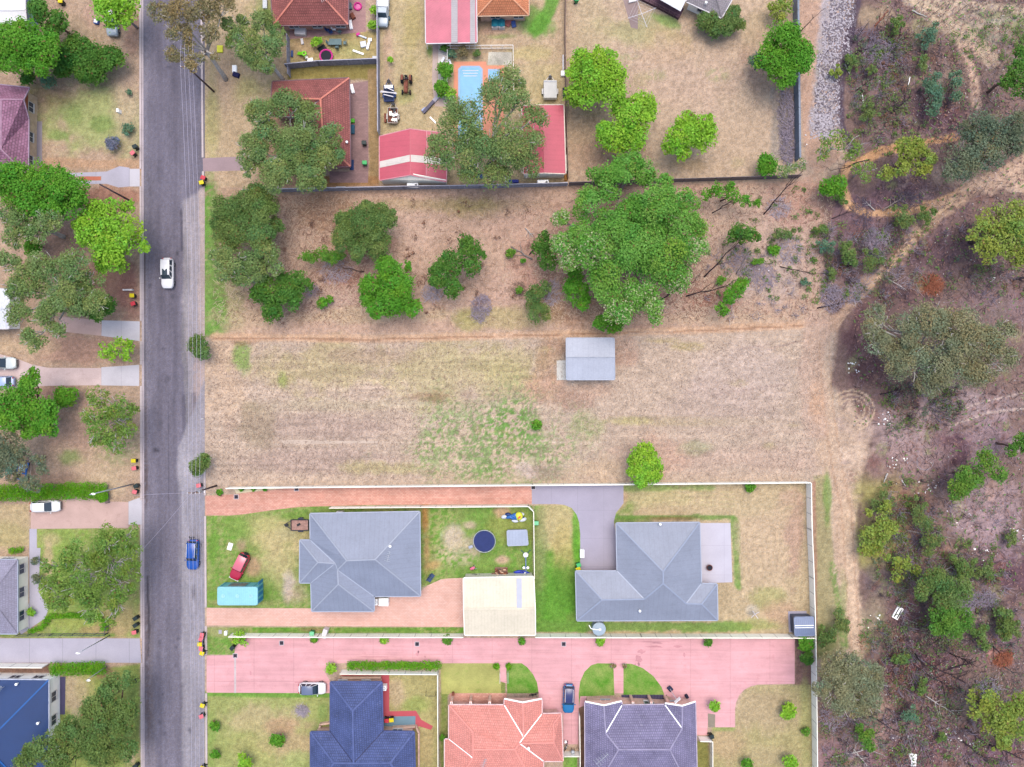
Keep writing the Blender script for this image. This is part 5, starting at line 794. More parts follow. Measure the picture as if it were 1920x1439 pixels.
# --- southern gardens
for x,y,r,h_,s,l in [(403,1361,9,1.2,'green','upper of two small round lawn shrubs beside the road'),(403,1414,9,1.2,'green','lower of two small round lawn shrubs beside the road'),(520,1387,13,2,'green','single round shrub in the middle of the navy house lawn'),(458,1427,17,2.4,'lime','larger leafy shrub at the bottom edge of the navy house lawn'),(450,1199,13,1.3,'lime','sprawling leafy shrub at the street end of the pink driveway fence'),(589,1198,7,1,'green','small shrub at the fence below the green wheelie bin'),(720,1200,8,1.1,'lime','bright fence shrub above the navy house hedge'),(838,1200,10,1.2,'shr','straggly fence shrub by the cream garage corner'),(979,1203,7,1,'green','small fence shrub just below the cream garage'),(1126,1202,9,1.1,'lime','bright fence shrub below the round water tank'),(1327,1203,9,1.1,'shr','reddish-edged fence shrub towards the dead end'),(620,1252,11,1.5,'lime','round bush at the corner of the navy house wall'),(1338,1322,12,1.8,'lime','bright shrub in the island bed by the purple-grey house'),(1477,1335,15,1.8,'lime','bright yellow-green shrub in the dead end lawn'),(1400,1431,10,1.8,'green','small dark cone shrub at the bottom edge of the dead end lawn'),(1480,1428,14,2.2,'lime','round leafy shrub at the bottom edge near the cream fence'),(1511,1371,8,1.0,'shr','weedy tuft against the cream fence'),(830,1383,6,1,'green','small bush in the gap beside the salmon house'),(1508,1206,15,2,'green','upper leafy bush in the brown bed at the dead end'),(1513,1232,13,2,'dark','lower leafy bush in the brown bed at the dead end'),(60,1148,8,1.0,'lime','round bush inside the curved garden path'),(68,1052,8,1.5,'dkgrey','grey-green bush along the cream wall path'),(70,1085,10,1.6,'dkgrey','taller grey-green bush along the cream wall path'),(412,923,6,.5,'green','low ground plant beside the terracotta driveway mouth')]: shrub(l, [(x,y,r)], h_, s, mul=1.4)
for x,l in ((453,'left-hand of three tufts in the cream path'),(474,'middle of three tufts in the cream path'),(497,'smallest of three tufts in the cream path')): shrub(l,[(x,917.5,4)],.5,'green')
for x,y,s,l in ((931,1249.5,'hedge','left lime topiary ball at the salmon house path'),(953,1250,'hedge','right lime topiary ball at the salmon house path'),(1149,1248,'brown','left russet topiary ball at the purple house path'),(1170,1248,'brown','right russet topiary ball at the purple house path')): shrub(l,[(x,y,5.5)],1.0,s,name='topiary_ball',cat='topiary',mul=1.5)
def hedge(label, pts, wd, h, spec='hedge'):
    W = [P(*p,h*.6) for p in pts]; root = thing('hedge', label, 'hedge', (W[0].x,W[0].y,0)); cen = []; rad = []
    for a,b in zip(W,W[1:]):
        n = max(2,int((b-a).length/.55))
        for i in range(n):
            p = a.lerp(b,(i+.5)/n)
            for s in (-1,0,1): cen.append((p.x+R(-.1,.1)+s*wd*.28*(a.y-b.y)/(b-a).length,p.y+s*wd*.28*(b.x-a.x)/(b-a).length+R(-.1,.1),h*.55+R(-.1,.1)*h)); rad.append((.45,wd*.3,h*.42))
    st = MB(); 
    for i in range(0,len(cen),6): st.tube([(cen[i][0],cen[i][1],0),cen[i]],.04,5)
    leaves('foliage', cen, rad, spec, root, FRAME[root.name], .8); o = st.build('stems', M_brownb, root); return root
hedge('clipped green hedge along the white fence of the navy house', [(652,1248),(825,1248.5)], 1.2, 1.3); hedge('long clipped green hedge above the driveway with the white sedan', [(-20,925),(60,924),(140,920),(200,922)], 2.3, 1.6); shrub('bulge of hedge greenery at the street end of the long hedge', [(192,932,11)], 1.4, 'hedge'); hedge('thick low hedge beside the royal blue house', [(95,1256),(140,1254),(196,1252)], 1.9, 1.5); hedge('short curling hedge along the curved garden path', [(54,1184),(74,1180),(86,1168),(92,1156),(130,1155),(190,1157)], .8, .8); hedge('stub of hedge at the corner of the dark low fence', [(193,1160),(195,1184)], .9, 1.0); hedge('little strip of shrubs along the wall north of the grey-roofed house', [(18,1033),(42,1032)], .9, .7)
# ---------------------------------------------------------------- vehicles (built nose along +x, then turned)
M_tyre = mat('tyre rubber', C(44,44,48), .85, .1); M_rim = mat('wheel rim', C(150,152,156), .35, .05, metal=.6); M_lamp = mat('headlight lens', C(226,230,236), .1, .02, spec=.7); M_tail = mat('tail light lens', C(206,34,44), .2, .05); M_cglass = mat_glass('car glass', C(46,62,76))
def carpaint(name, col): return mat(name, col, .22, .03, spec=.6)
def wheels(root, xs_, hw, r, wd=.2, local=True):
    for x in xs_:
        for s in (-1,1):
            m = MB(); m.tube([(x,s*(hw-wd),r),(x,s*hw,r)], r, 18); t = m.build('wheel', M_tyre, root, local=True); m = MB(); m.tube([(x,s*(hw+.005),r),(x,s*(hw+.012),r)], r*.62, 12); m.build('rim', M_rim, t, local=True)
def ring_sec(x, hw, z0, z1, n=20, e=4.0):
    out = []
    for k in range(n):
        t = 2*math.pi*k/n; c, s_ = math.cos(t), math.sin(t)
        out.append((x, hw*math.copysign(abs(c)**(2/e),c), (z0+z1)/2+(z1-z0)/2*math.copysign(abs(s_)**(2/e),s_)))
    return out
def plan(L, Wd, u):     # half width along the body, rounded nose and tail
    a = abs(u); return Wd/2*(1-.0 if a < .7 else 1-.34*((a-.7)/.3)**2.2)
def car(name, label, loc_px, rz, col, L=4.5, Wd=1.8, Ht=1.55, kind='suv', roofcol=None, cat='car', rails=False, z=0.006, extra=None):
    p = P(*loc_px); root = thing(name, label, cat, (p.x,p.y,z), math.radians(rz)); pm = carpaint(name+' paint '+label[:14], col); h0 = .28
    bonnet = {'suv':.98,'hatch':.88,'wagon':1.02}[kind]; belt = {'suv':1.02,'hatch':.93,'wagon':1.06}[kind]
    gx0, gx1 = {'suv':(-.46,.20),'hatch':(-.44,.24),'wagon':(-.48,.17)}[kind]      # glasshouse at the belt line
    rx0, rx1 = {'suv':(-.42,.08),'hatch':(-.34,.06),'wagon':(-.45,.07)}[kind]
    secs = []
    for u in (-1,-.985,-.95,-.88,-.7,-.4,0,.3,.5,.7,.85,.94,.98,1):
        top = belt if u < .35 else belt+(bonnet-belt)*min(1,(u-.35)/.25)
        if u > .7: top -= .16*((u-.7)/.3)**2
        if u < -.9: top -= .12*((-u-.9)/.1)
        secs.append(ring_sec(u*L/2, plan(L,Wd,u), h0+(.06 if abs(u)>.9 else 0), top, 20, 4.5))
    m = MB(); m.loft(secs); body = m.build('body', pm, root, local=True, smooth=True)
    m = MB()                                     # bonnet shut line, grille
    m.box((L*.498,0,.55),(.03,Wd*.6,.22)); m.build('grille', M_black, root, local=True)
    bw, rw_ = Wd*.46, Wd*.37; B4 = [(gx0*L,-bw,belt-.03),(gx1*L,-bw*.94,belt-.03),(gx1*L,bw*.94,belt-.03),(gx0*L,bw,belt-.03)]; R4 = [(rx0*L,-rw_,Ht),(rx1*L,-rw_,Ht),(rx1*L,rw_,Ht),(rx0*L,rw_,Ht)]
    m = MB(); B4m = [Vector(v) for v in B4]; R4m = [Vector(v)-Vector((0,0,.05)) for v in R4]; m.add(B4m+R4m, [(0,1,5,4),(1,2,6,5),(2,3,7,6),(3,0,4,7),(4,5,6,7)]); cab = m.build('cabin', pm, root, local=True)
    m = MB(); e = .05; nx = 6
    pts = []
    for i,(f,zz) in enumerate(((0,-.05),(.03,.0),(.5,.04),(.97,.0),(1,-.05))):
        x = rx0*L-.03+(rx1*L-rx0*L+.06)*f; pts.append([(x,-rw_-.02,Ht+zz-.05),(x,-rw_*.8,Ht+zz),(x,0,Ht+zz+.025),(x,rw_*.8,Ht+zz),(x,rw_+.02,Ht+zz-.05)])
    vs = [v for r_ in pts for v in r_]; m.add(vs, [(i*5+j,(i+1)*5+j,(i+1)*5+j+1,i*5+j+1) for i in range(4) for j in range(4)]); m.build('roof', carpaint('roof '+label[:16], roofcol) if roofcol else pm, root, local=True, smooth=True)
    def pane(nm, q, ins=.07, off=.012):
        q = [Vector(v) for v in q]; c = sum(q,Vector())/4; n = (q[1]-q[0]).cross(q[3]-q[0]).normalized()
        if n.dot(c-Vector((0,0,.8))) < 0: n = -n
        q = [v+(c-v)*ins+n*off for v in q]; m = MB(); m.add(q,[(0,1,2,3)]); m.add([v-n*.01 for v in q],[(3,2,1,0)]); return m.build(nm, M_cglass, root, local=True)
    up = lambda a,b,f: Vector(a).lerp(Vector(b),f)
    pane('windscreen', [B4[1],B4[2],R4[2],R4[1]], .06); pane('rear_window', [B4[3],B4[0],R4[0],R4[3]], .1)
    for a,b in ((0,1),(3,2)):
        for f0,f1 in ((.04,.34),(.38,.66),(.70,.97)): pane('side_window', [up(B4[a],B4[b],f0),up(B4[a],B4[b],f1),up(R4[a],R4[b],f1),up(R4[a],R4[b],f0)], .09)
    for s in (-1,1):
        m = MB(); m.ell((L*.465,s*Wd*.31,.74),(.1,.19,.09),10,6); m.build('headlight', M_lamp, root, local=True, smooth=True)
        m = MB(); m.box((-L*.487,s*Wd*.33,.86),(.08,.26,.2)); m.build('tail_light', M_tail, root, local=True, bevel=.02)
        m = MB(); m.box((gx1*L-.12,s*(Wd/2+.09),belt+.06),(.14,.2,.14)); m.build('mirror', pm, root, local=True, bevel=.03)
        if rails: m = MB(); m.bar((rx0*L+.1,s*rw_*.9,Ht+.05),(rx1*L-.15,s*rw_*.9,Ht+.05),.06,.06); m.build('roof_rail', M_gutw, root, local=True)
    m = MB(); m.box((L*.2,0,bonnet-.0),(.02,.02,.02)); 
    wheels(root, (-L*.29,L*.31), Wd/2-.005, .33); return root
c1 = car('parked_car', 'white wagon with a dark sunroof driving down the middle of the road', (318.5,514), -90, C(238,238,240), 4.7, 1.85, 1.6, 'suv'); 
m = MB(); m.box((-.05,0,1.635),(.95,.8,.02)); m.build('sunroof', M_cglass, c1, local=True)
c2 = car('parked_car', 'bright blue wagon parked at the eastern kerb with a rack on its back', (366,1038), -92, C(28,86,176), 4.6, 1.85, 1.6, 'suv', rails=True); m = MB(); m.box((-2.55,-.3,.9),(.4,.1,.1)); m.bar((-2.5,-.5,1.0),(-2.9,-.5,1.05),.06,.06); m.bar((-2.5,.1,1.0),(-2.85,.2,1.05),.06,.06); m.bar((-2.75,-.7,1.05),(-2.75,.4,1.05),.06,.06); m.build('bike_rack', M_black, c2, local=True)
c3 = car('parked_car', 'red off-road wagon parked askew on the front lawn', (453,1060), -116, C(186,36,70), 4.3, 1.8, 1.8, 'wagon', roofcol=C(226,120,136)); m = MB(); m.box((2.2,0,.62),(.18,1.6,.25)); m.build('bull_bar', M_gutw, c3, local=True, bevel=.05); m = MB(); m.tube([(-2.2,.1,.95),(-2.4,.1,.95)],.34,16); m.build('spare_wheel', M_tyre, c3, local=True)
car('parked_car', 'white hatchback with a dark glass roof parked on the pink shared driveway', (588,1287.5), 0, C(240,240,242), 4.2, 1.8, 1.5, 'hatch', roofcol=C(110,122,150))
car('parked_car', 'dark blue hatch with light roof rails parked on the pink drive of the salmon house', (1065.5,1306), -92, C(30,120,178), 4.4, 1.8, 1.55, 'suv', roofcol=C(52,60,110), rails=True)
car('parked_car', 'white sedan parked beside the long clipped hedge', (91,948.5), 2, C(240,240,240), 4.6, 1.8, 1.48, 'hatch')
c4 = car('parked_car', 'white car with a big dark rear window at the left edge, upper of two', (9,681.5), 0, C(214,222,220), 4.6, 1.85, 1.6, 'suv', roofcol=C(30,38,58)); car('parked_car', 'pale blue and white car at the left edge, lower of two', (6,716), 180, C(170,190,226), 4.4, 1.8, 1.5, 'hatch')
car('parked_car', 'silver car mostly hidden beneath the gum by the half-hidden red-tiled house', (548,297), 180, C(196,202,212), 4.5, 1.8, 1.5, 'hatch')
def ute(label, px, rz, col, canopy=True):
    p = P(*px); root = thing('parked_ute', label, 'ute', (p.x,p.y,.006), math.radians(rz)); pm = carpaint('ute '+label[:10], col); m = MB()
    m.loft([ring_sec(x,w_,.35,t,20,5) for x,w_,t in ((2.5,.66,.8),(2.42,.78,.92),(1.9,.86,1.0),(1.2,.88,1.04),(.2,.88,1.04),(-.1,.88,1.0))]); m.build('body', pm, root, local=True, smooth=True)
    m = MB(); m.add([(-.1,-.82,1.0),(1.25,-.8,1.0),(1.25,.8,1.0),(-.1,.82,1.0),(-.05,-.68,1.62),(.75,-.66,1.62),(.75,.66,1.62),(-.05,.68,1.62)],[(0,1,5,4),(1,2,6,5),(2,3,7,6),(3,0,4,7),(4,5,6,7)]); m.build('cabin', pm, root, local=True)
    m = MB(); m.add([(1.24,-.72,1.06),(1.24,.72,1.06),(.80,.6,1.57),(.80,-.6,1.57)],[(0,1,2,3)]); m.add([(1.24,-.72,1.05),(1.24,.72,1.05),(.78,.6,1.56),(.78,-.6,1.56)],[(3,2,1,0)]); 
    for v in range(len(m.v)): m.v[v] = (m.v[v][0]+.02,m.v[v][1],m.v[v][2]+.015)
    m.build('windscreen', M_cglass, root, local=True)
    m = MB(); m.box((-1.35,0,1.0 if not canopy else 1.15),(2.4,1.8,.6 if not canopy else 1.1)); m.build('canopy' if canopy else 'tray', M_white, root, local=True, bevel=.06)
    m = MB(); m.box((0,0,.45),(4.6,1.2,.2)); m.build('chassis', M_black, root, local=True)
    for s in (-1,1):
        m = MB(); m.ell((2.42,s*.6,.75),(.1,.17,.1),8,6); m.build('headlight', M_lamp, root, local=True); m = MB(); m.box((1.1,s*1.0,1.12),(.12,.18,.16)); m.build('mirror', M_black, root, local=True)
    wheels(root, (-1.5,1.6), .88, .36); return root
ute('white ute with a boxy white canopy beside the grey paling fence', (720,25), -92, C(176,190,200)); ute('white ute partly covered by the lime green tree', (215,42), -88, C(236,238,240))
# --- trailers
def trailer(name, label, px, rz, L, Wd, col, floor, cage=.35, draw=1.2, junk=None, floorz=.62):
    p = P(*px); root = thing(name, label, 'trailer', (p.x,p.y,.006), math.radians(rz)); fm = mat('trailer '+label[:12], col, .5, .12); m = MB()
    for s in (-1,1): m.box((0,s*Wd/2,floorz+cage/2),(L,.06,cage)); m.box((s*L/2,0,floorz+cage/2),(.06,Wd,cage))
    m.box((0,0,floorz-.1),(L,.12,.1)); m.build('frame', fm, root, local=True); m = MB(); m.box((0,0,floorz),(L-.07,Wd-.07,.05)); m.build('floor', floor, root, local=True)
    m = MB(); m.bar((L/2,Wd*.4,floorz-.05),(L/2+draw,0,floorz-.1),.09,.09); m.bar((L/2,-Wd*.4,floorz-.05),(L/2+draw,0,floorz-.1),.09,.09); m.build('drawbar', fm, root, local=True); m = MB(); m.cyl((L/2+draw*.75,0,.1),.09,.55,10); m.tube([(L/2+draw*.6,.0,floorz+.05),(L/2+draw*.6,0,floorz+.2)],.28,14); m.build('jockey_wheel', M_black, root, local=True)
    for s in (-1,1):
        m = MB(); m.box((-.1,s*(Wd/2+.16),.68),(.85,.24,.05)); m.build('mudguard', fm, root, local=True, bevel=.02)
    wheels(root, (-.1,), Wd/2+.26, .3, .18); return root
M_ply = mat('worn ply floor', C(176,140,128), .9, .25, 4)
t1 = trailer('box_trailer', 'black-framed trailer with a brown floor at the corner of the blue-grey house', (565,983), 180, 2.7, 1.65, C(56,60,76), M_ply); m = MB(); m.box((.2,-.05,.72),(.55,.35,.12),rz=.5); m.build('toolbox', M_black, t1, local=True)
t2 = trailer('box_trailer', 'blue trailer with planks lying across it beside the old tractor', (731,180), 92, 2.4, 1.5, C(32,66,128), mat('blue black floor', C(40,52,84), .8, .2))
for k,(a,b) in enumerate((((-.2,-1.25,1.05),(.35,1.2,1.1)),((-.05,-1.2,1.1),(.15,1.35,1.15)),((.3,-.8,1.03),(1.0,.6,1.06)),((-.6,-.7,1.03),(-.2,.8,1.06)))): m = MB(); m.bar(a,b,.14,.05); m.build('plank', M_gutw, t2, local=True)
m = MB(); m.box((1.0,0,.85),(.5,1.3,.35)); m.build('white_crate', M_white, t2, local=True, bevel=.03)
t3 = trailer('box_trailer', 'cluttered pale trailer piled with junk below the blue one', (738,221), 88, 2.3, 1.5, C(196,186,176), M_rust)
random.seed(5)
for k in range(16): m = MB(); m.box((R(-1,1.0),R(-.6,.6),.75+R(0,.25)),(R(.2,.7),R(.1,.5),R(.1,.3)),rz=R(0,3)); m.build('junk_piece', random.choice([M_white,M_black,M_rust,M_creamp,M_steel]), t3, local=True)
t4 = trailer('box_trailer', 'plain white enclosed trailer above the right crimson garage', (1031,174), 90, 2.7, 2.0, C(216,212,208), M_white, cage=.5); m = MB(); m.box((0,0,1.2),(2.75,2.02,.28)); m.build('lid', mat('white tarp', C(214,212,206), .8, .06), t4, local=True, bevel=.06); m = MB(); m.bar((1.1,-1.0,1.37),(1.1,1.0,1.37),.05,.05); m.build('strap', M_gutg, t4, local=True)
# old tractor
p = P(763,161); tr_ = thing('tractor', 'rusty old tractor parked beside the blue trailer', 'tractor', (p.x,p.y,.006), math.radians(-92)); m = MB(); m.loft([ring_sec(x,w_,.6,t,14,4) for x,w_,t in ((1.5,.24,1.15),(1.4,.3,1.25),(.1,.32,1.3),(0,.3,1.2))]); m.build('bonnet', M_rust, tr_, local=True, smooth=True); m = MB(); m.box((-.5,0,.7),(1.2,.5,.45)); m.build('gearbox', M_rust, tr_, local=True, bevel=.05); m = MB(); m.box((-.75,0,1.1),(.45,.5,.12)); m.box((-.98,0,1.3),(.1,.5,.35)); m.build('seat', M_black, tr_, local=True, bevel=.04); m = MB(); m.tube([(-.1,0,1.2),(-.3,0,1.45)],.03,6); m.ring((-.3,0,1.46),.2,.025,16,5); m.build('steering_wheel', M_black, tr_, local=True); m = MB(); m.cyl((.8,.15,1.25),.05,.6,8); m.build('exhaust', M_black, tr_, local=True)
for s in (-1,1):
    m = MB(); m.tube([(-.7,s*.5,.65),(-.7,s*.85,.65)],.65,20); w_ = m.build('rear_wheel', M_tyre, tr_, local=True); m = MB(); m.tube([(-.7,s*.86,.65),(-.7,s*.87,.65)],.38,14); m.build('rim', M_rust, w_, local=True); m = MB(); m.box((-.7,s*.62,1.36),(.8,.32,.06)); m.build('mudguard', M_rust, tr_, local=True)
    m = MB(); m.tube([(1.2,s*.5,.36),(1.2,s*.7,.36)],.36,16); w_ = m.build('front_wheel', M_tyre, tr_, local=True); m = MB(); m.tube([(1.2,s*.71,.36),(1.2,s*.72,.36)],.2,12); m.build('rim', M_rust, w_, local=True)
m = MB(); m.bar((1.2,-.6,.4),(1.2,.6,.4),.1,.1); m.bar((-.7,-.6,.65),(-.7,.6,.65),.14,.14); m.build('axle', M_black, tr_, local=True)
# green-blue shipping container on the lawn (marks of its base: 410..497 by 1092..1135)
p = P(453.5,1113.5); a,b = P(421,1091),P(497,1134); ct = thing('container', 'turquoise site container standing on the front lawn below the red wagon', 'container', (p.x,p.y,0)); turq = mat_rib('turquoise panel', C(112,196,206), .28, .85, .1); x0,x1,y0,y1 = P(421,0).x,P(494,0).x,P(0,1125).y,P(0,1092).y
m = MB(); m.prism([(x0+.05,y0),(x1-.05,y0),(x1,y0+.05),(x1,y1-.05),(x1-.05,y1),(x0+.05,y1),(x0,y1-.05),(x0,y0+.05)],.1,2.5); m.build('wall', turq, ct, uv=True); m = MB(); ch = .3
m.prism([(x0+ch-.05,y0-.03),(x1-ch+.05,y0-.03),(x1+.03,y0+ch-.05),(x1+.03,y1-ch+.05),(x1-ch+.05,y1+.03),(x0+ch-.05,y1+.03),(x0-.03,y1-ch+.05),(x0-.03,y0+ch-.05)],2.44,2.56); rf = m.build('roof', mat_rib('pale turquoise roof', C(150,214,226), .3, .92, .06), ct, uv=True)
for k,f in enumerate((.14,.5,.84)): m = MB(); m.cyl((x0+(x1-x0)*f,(y0+y1)/2,2.56),.3,.05,18); m.cyl((x0+(x1-x0)*f,(y0+y1)/2,2.6),.12,.1,10); m.build('vent', mat('turquoise vent', C(170,222,226), .5), rf)
for k in range(5): m = MB(); m.box((x0+.4+k*1.25,y1+.03,1.3),(.08,.06,2.2)); m.build('rib', mat('turquoise rib', C(84,160,170), .6, .1), ct)
m = MB(); m.box((x0+2.7,y1+.035,1.4),(2.6,.03,1.5)); m.build('rust_panel', mat('rusty turquoise panel', C(136,134,122), .9, .35, 2.5), ct)
for k in range(4): m = MB(); m.box((x1+.04,y0+.5+k*.9,1.3),(.05,.5,1.9)); m.build('louvre', mat('blue louvre', C(46,130,176), .5, .15), ct)
for xx in (x0+.4,x1-.4):
    for yy in (y0+.2,y1-.2): m = MB(); m.box((xx,yy,.05),(.3,.3,.14)); m.build('foot', M_black, ct)
# --- wheelie bins: one of each lid colour, then copies
bin_body = mat('dark green bin plastic', C(34,48,44), .5, .08); LID = dict(yellow=C(236,216,30), red=C(214,66,80), pink=C(232,120,128), green=C(76,190,110), dark=C(40,56,56), black=C(30,32,38), mint=C(130,214,160))
BINS = {}
def make_bin(col):
    root = thing('wheelie_bin', 'x', 'bin', (0,0,0)); m = MB(); m.add([(-.22,-.24,.06),(.22,-.24,.06),(.22,.24,.06),(-.22,.24,.06),(-.29,-.29,.98),(.33,-.29,.98),(.33,.29,.98),(-.29,.29,.98)],[(3,2,1,0),(4,5,6,7),(0,1,5,4),(1,2,6,5),(2,3,7,6),(3,0,4,7)])
    m.build('body', bin_body if col not in ('green','mint') else mat('green bin plastic', C(56,150,90), .5, .08), root, local=True, bevel=.03); m = MB(); m.loft([[(x,y*s_,1.0+z) for x,y in ((-.34,-.31),(.36,-.31),(.36,.31),(-.34,.31))] for s_,z in ((1,0),(1,.04),(.8,.09))]); m.build('lid', mat('bin lid '+col, LID[col], .45, .05), root, local=True, bevel=.02)
    for s in (-1,1): m = MB(); m.tube([(-.27,s*.2,.12),(-.27,s*.27,.12)],.12,12); m.build('wheel', M_tyre, root, local=True)
    m = MB(); m.bar((-.38,-.22,.95),(-.38,.22,.95),.04,.04); m.build('handle', M_black, root, local=True); return root
def wbin(col, px, py, rz, label):
    p = P(px,py)
    if col not in BINS: r_ = BINS[col] = make_bin(col); r_.location = (p.x,p.y,.01); r_.rotation_euler = (0,0,math.radians(rz)); r_['label'] = label; r_['group'] = 'wheelie bins put out on the street and in yards'
    else: dup(BINS[col], (p.x,p.y,.01), math.radians(rz), label)
    BINS[col]['group'] = 'wheelie bins put out on the street and in yards'
for col,px,py,rz,l in [('yellow',254,556,0,'yellow-lidded bin beside a white board under the straggling gum'),('red',256,571,20,'red-lidded bin on bare soil under the straggling gum'),('yellow',257,863,0,'yellow-lidded bin on the west verge below the open pale-branched tree'),('pink',258,877,10,'pink-lidded bin on the west verge below the open pale-branched tree'),('dark',261,910,30,'dark-lidded bin beside the leaning lamp post shadow of the long hedge'),('pink',259,921,-15,'pink-lidded bin near the end of the long clipped hedge'),('yellow',121,9,0,'yellow-lidded bin at the top between dark shrubs'),('red',116,4,0,'red-lidded bin at the very top between dark shrubs'),('dark',259,279,25,'dark-lidded bin on the verge beside the blue-flowered bush'),('pink',255,291,40,'pink-lidded bin on the verge beside the blue-flowered bush'),('red',386,337,-20,'red-lidded bin on the east verge above the vivid grass strip'),('yellow',383,346,15,'yellow-lidded bin on the east verge above the vivid grass strip'),('pink',378,909,10,'pink-lidded bin at the foot of the leaning power pole'),('pink',384,1187,80,'upper pink-lidded bin in the cluster at the pink driveway mouth'),('pink',382,1194,60,'second pink-lidded bin in the cluster at the pink driveway mouth'),('yellow',380,1204,0,'yellow-lidded bin in the middle of the driveway mouth cluster'),('pink',382,1212,75,'lowest pink-lidded bin in the driveway mouth cluster'),('yellow',384,1221,160,'yellow-lidded bin lowest in the driveway mouth cluster, by the kerb'),('yellow',385,1318,160,'yellow-lidded bin at the kerb beside the navy house lawn'),('pink',383,1338,20,'pink-lidded bin at the kerb beside the navy house lawn'),('yellow',385,1434,160,'yellow-lidded bin at the bottom edge of the east kerb'),('dark',260,1156,35,'upper of two dark-lidded bins beside the feathery tree'),('dark',260,1169,35,'lower of two dark-lidded bins beside the feathery tree'),('pink',258,1182,10,'pink-lidded bin below two dark-lidded ones by the feathery tree'),('dark',258,1273,30,'dark-lidded bin half under the olive green tree'),('dark',260,1431,30,'dark-lidded bin at the bottom edge of the west verge'),('mint',588,1184,0,'mint green bin on the cream fence behind the blue-grey house'),('mint',1005,979,0,'mint green bin against the yard dividing fence'),('green',1084,1057,20,'green-lidded bin beside the grey driveway'),('yellow',1083,1064,30,'yellow-lidded bin beside the grey driveway'),('red',727,1346,0,'red-lidded bin on the blue-grey slab of the navy house'),('yellow',736,1345,5,'yellow-lidded bin on the blue-grey slab of the navy house'),('dark',1331,1376,15,'dark-lidded bin at the white cross fence of the purple-grey house'),('green',686,309,0,'bright green bin on the dark pavers near the crimson garage'),('dark',685,272,0,'dark-lidded bin on the pavers beside the half-hidden red house'),('dark',440,1211,50,'lone dark-lidded bin at the cut corner of the pink driveway'),('green',1080,5,0,'small green bin left of the angled house')]: wbin(col,px,py,rz,l)
# ---------------------------------------------------------------- poles, wires and street things
def pole(label, base, top, h, r0=.16, r1=.1, m=None, arms=(), lamp=None, box=False):
    a = P(*base); b = P(*top, h); root = thing('power_pole' if arms or box else ('street_lamp' if lamp else 'pole'), label, 'pole', (a.x,a.y,0)); k = MB(); k.tube([a,b],[r0,r1],10); k.build('shaft', m or M_wood, root, smooth=True); ends = []
    for (dz,ln,ang) in arms:
        c = a.lerp(b,1-dz/h); d = Vector((math.cos(ang),math.sin(ang),0)); k = MB(); k.bar(c-d*ln/2,c+d*ln/2,.1,.12); ar = k.build('crossarm', M_wood, root)
        for i in range(4):
            e = c+d*ln*(-.45+.3*i); k = MB(); k.cyl(e,.05,.2,8); k.build('insulator', M_white, ar); ends.append(e+Vector((0,0,.2)))
    if lamp:
        e = b+Vector(lamp); k = MB(); k.tube([b,b+Vector(lamp)*.5+Vector((0,0,.25)),e],.045,6); ar = k.build('arm', M_steel, root); k = MB(); k.ell(e,(.35,.16,.1),10,6); k.build('lamp_head', M_white, ar, smooth=True)
    if box: k = MB(); c = a.lerp(b,.8); k.cyl(c+Vector((.25,0,-.4)),.22,.8,12); k.build('transformer', M_steel, root)
    return ends
e1 = pole('dark timber power pole under the brown-tinged gum at the top', (401,172), (349,124), 9.6, arms=((.3,1.9,0),), m=mat('dark pole timber', C(96,82,86), .9, .2))
e2 = pole('leaning timber power pole at the terracotta driveway mouth', (406,911), (362,925), 9.2, arms=((.3,1.9,0),), box=True, m=mat('dark pole timber', C(96,82,86), .9, .2))
pole('thin grey timber pole between the concrete driveway and the bright lime tree', (246,378), (187,346), 8.6, m=mat('dark pole timber', C(96,82,86), .9, .2), box=False)
pole('pale street lamp leaning over the long clipped hedge', (250,908), (168,928), 9.5, .12, .07, M_steel, lamp=(.5,.1,.0))
pole('grey steel lamp post crossing the concrete driveway', (206,1192), (153,1221), 7.6, .1, .06, M_steel, lamp=(-.5,-.3,.05)); pole('slim steel pole crossing the thick low hedge by the royal blue house', (200,1250), (163,1275), 6.5, .08, .05, M_steel, lamp=(.2,-.1,0)); pole('short white service pole on the vivid verge grass', (383,785), (377,786), 3.0, .05, .04, M_white); pole('short white post with a yellow base guard at the driveway mouth', (384,912), (383,924), 2.2, .06, .05, M_white)
M_wire = mat('aluminium wire', C(206,200,220), .4, .02, metal=.3)
def wire(label, a, b, sag, r=.017):
    pts = [a.lerp(b,i/16)-Vector((0,0,4*sag*(i/16)*(1-i/16))) for i in range(17)]; k = MB(); k.tube(pts, r, 5); o = k.build('power_line', M_wire, None, org=(a.x,a.y,0)); tag(o, label, 'power line', 'power lines strung along the road')
nm = ('westernmost','second from the west','third from the west','easternmost')
far_ = P(366,1900,9.2)
for i in range(4):
    wire(nm[i]+' of four wires strung between the two timber power poles', e1[i], e2[i], 1.3); wire(nm[i]+' of four wires running south from the leaning pole', e2[i], e2[i]*0+Vector((far_.x+(i-1.5)*.57,far_.y,9.2)), 1.0); wire(nm[i]+' of four wires leaving the top of the picture', e1[i], Vector((e1[i].x-.5,e1[i].y+40,9.6)), .5)
wire('thin service wire crossing the road to the blue-grey house side', e2[0], P(250,930,5.5), .5, .015); wire('thin slanting service wire down the road to the lower left', e2[1], P(240,1060,5), .6, .015)
def slab(name, label, cat, px, py, w_, d_, h_, m, rz=0, z=.0, bevel=.01):
    p = P(px,py); k = MB(); k.box((p.x,p.y,z+h_/2),(w_,d_,h_),rz=math.radians(rz)); o = k.build(name, m, None, org=(p.x,p.y,z), bevel=bevel); return tag(o, label, cat)
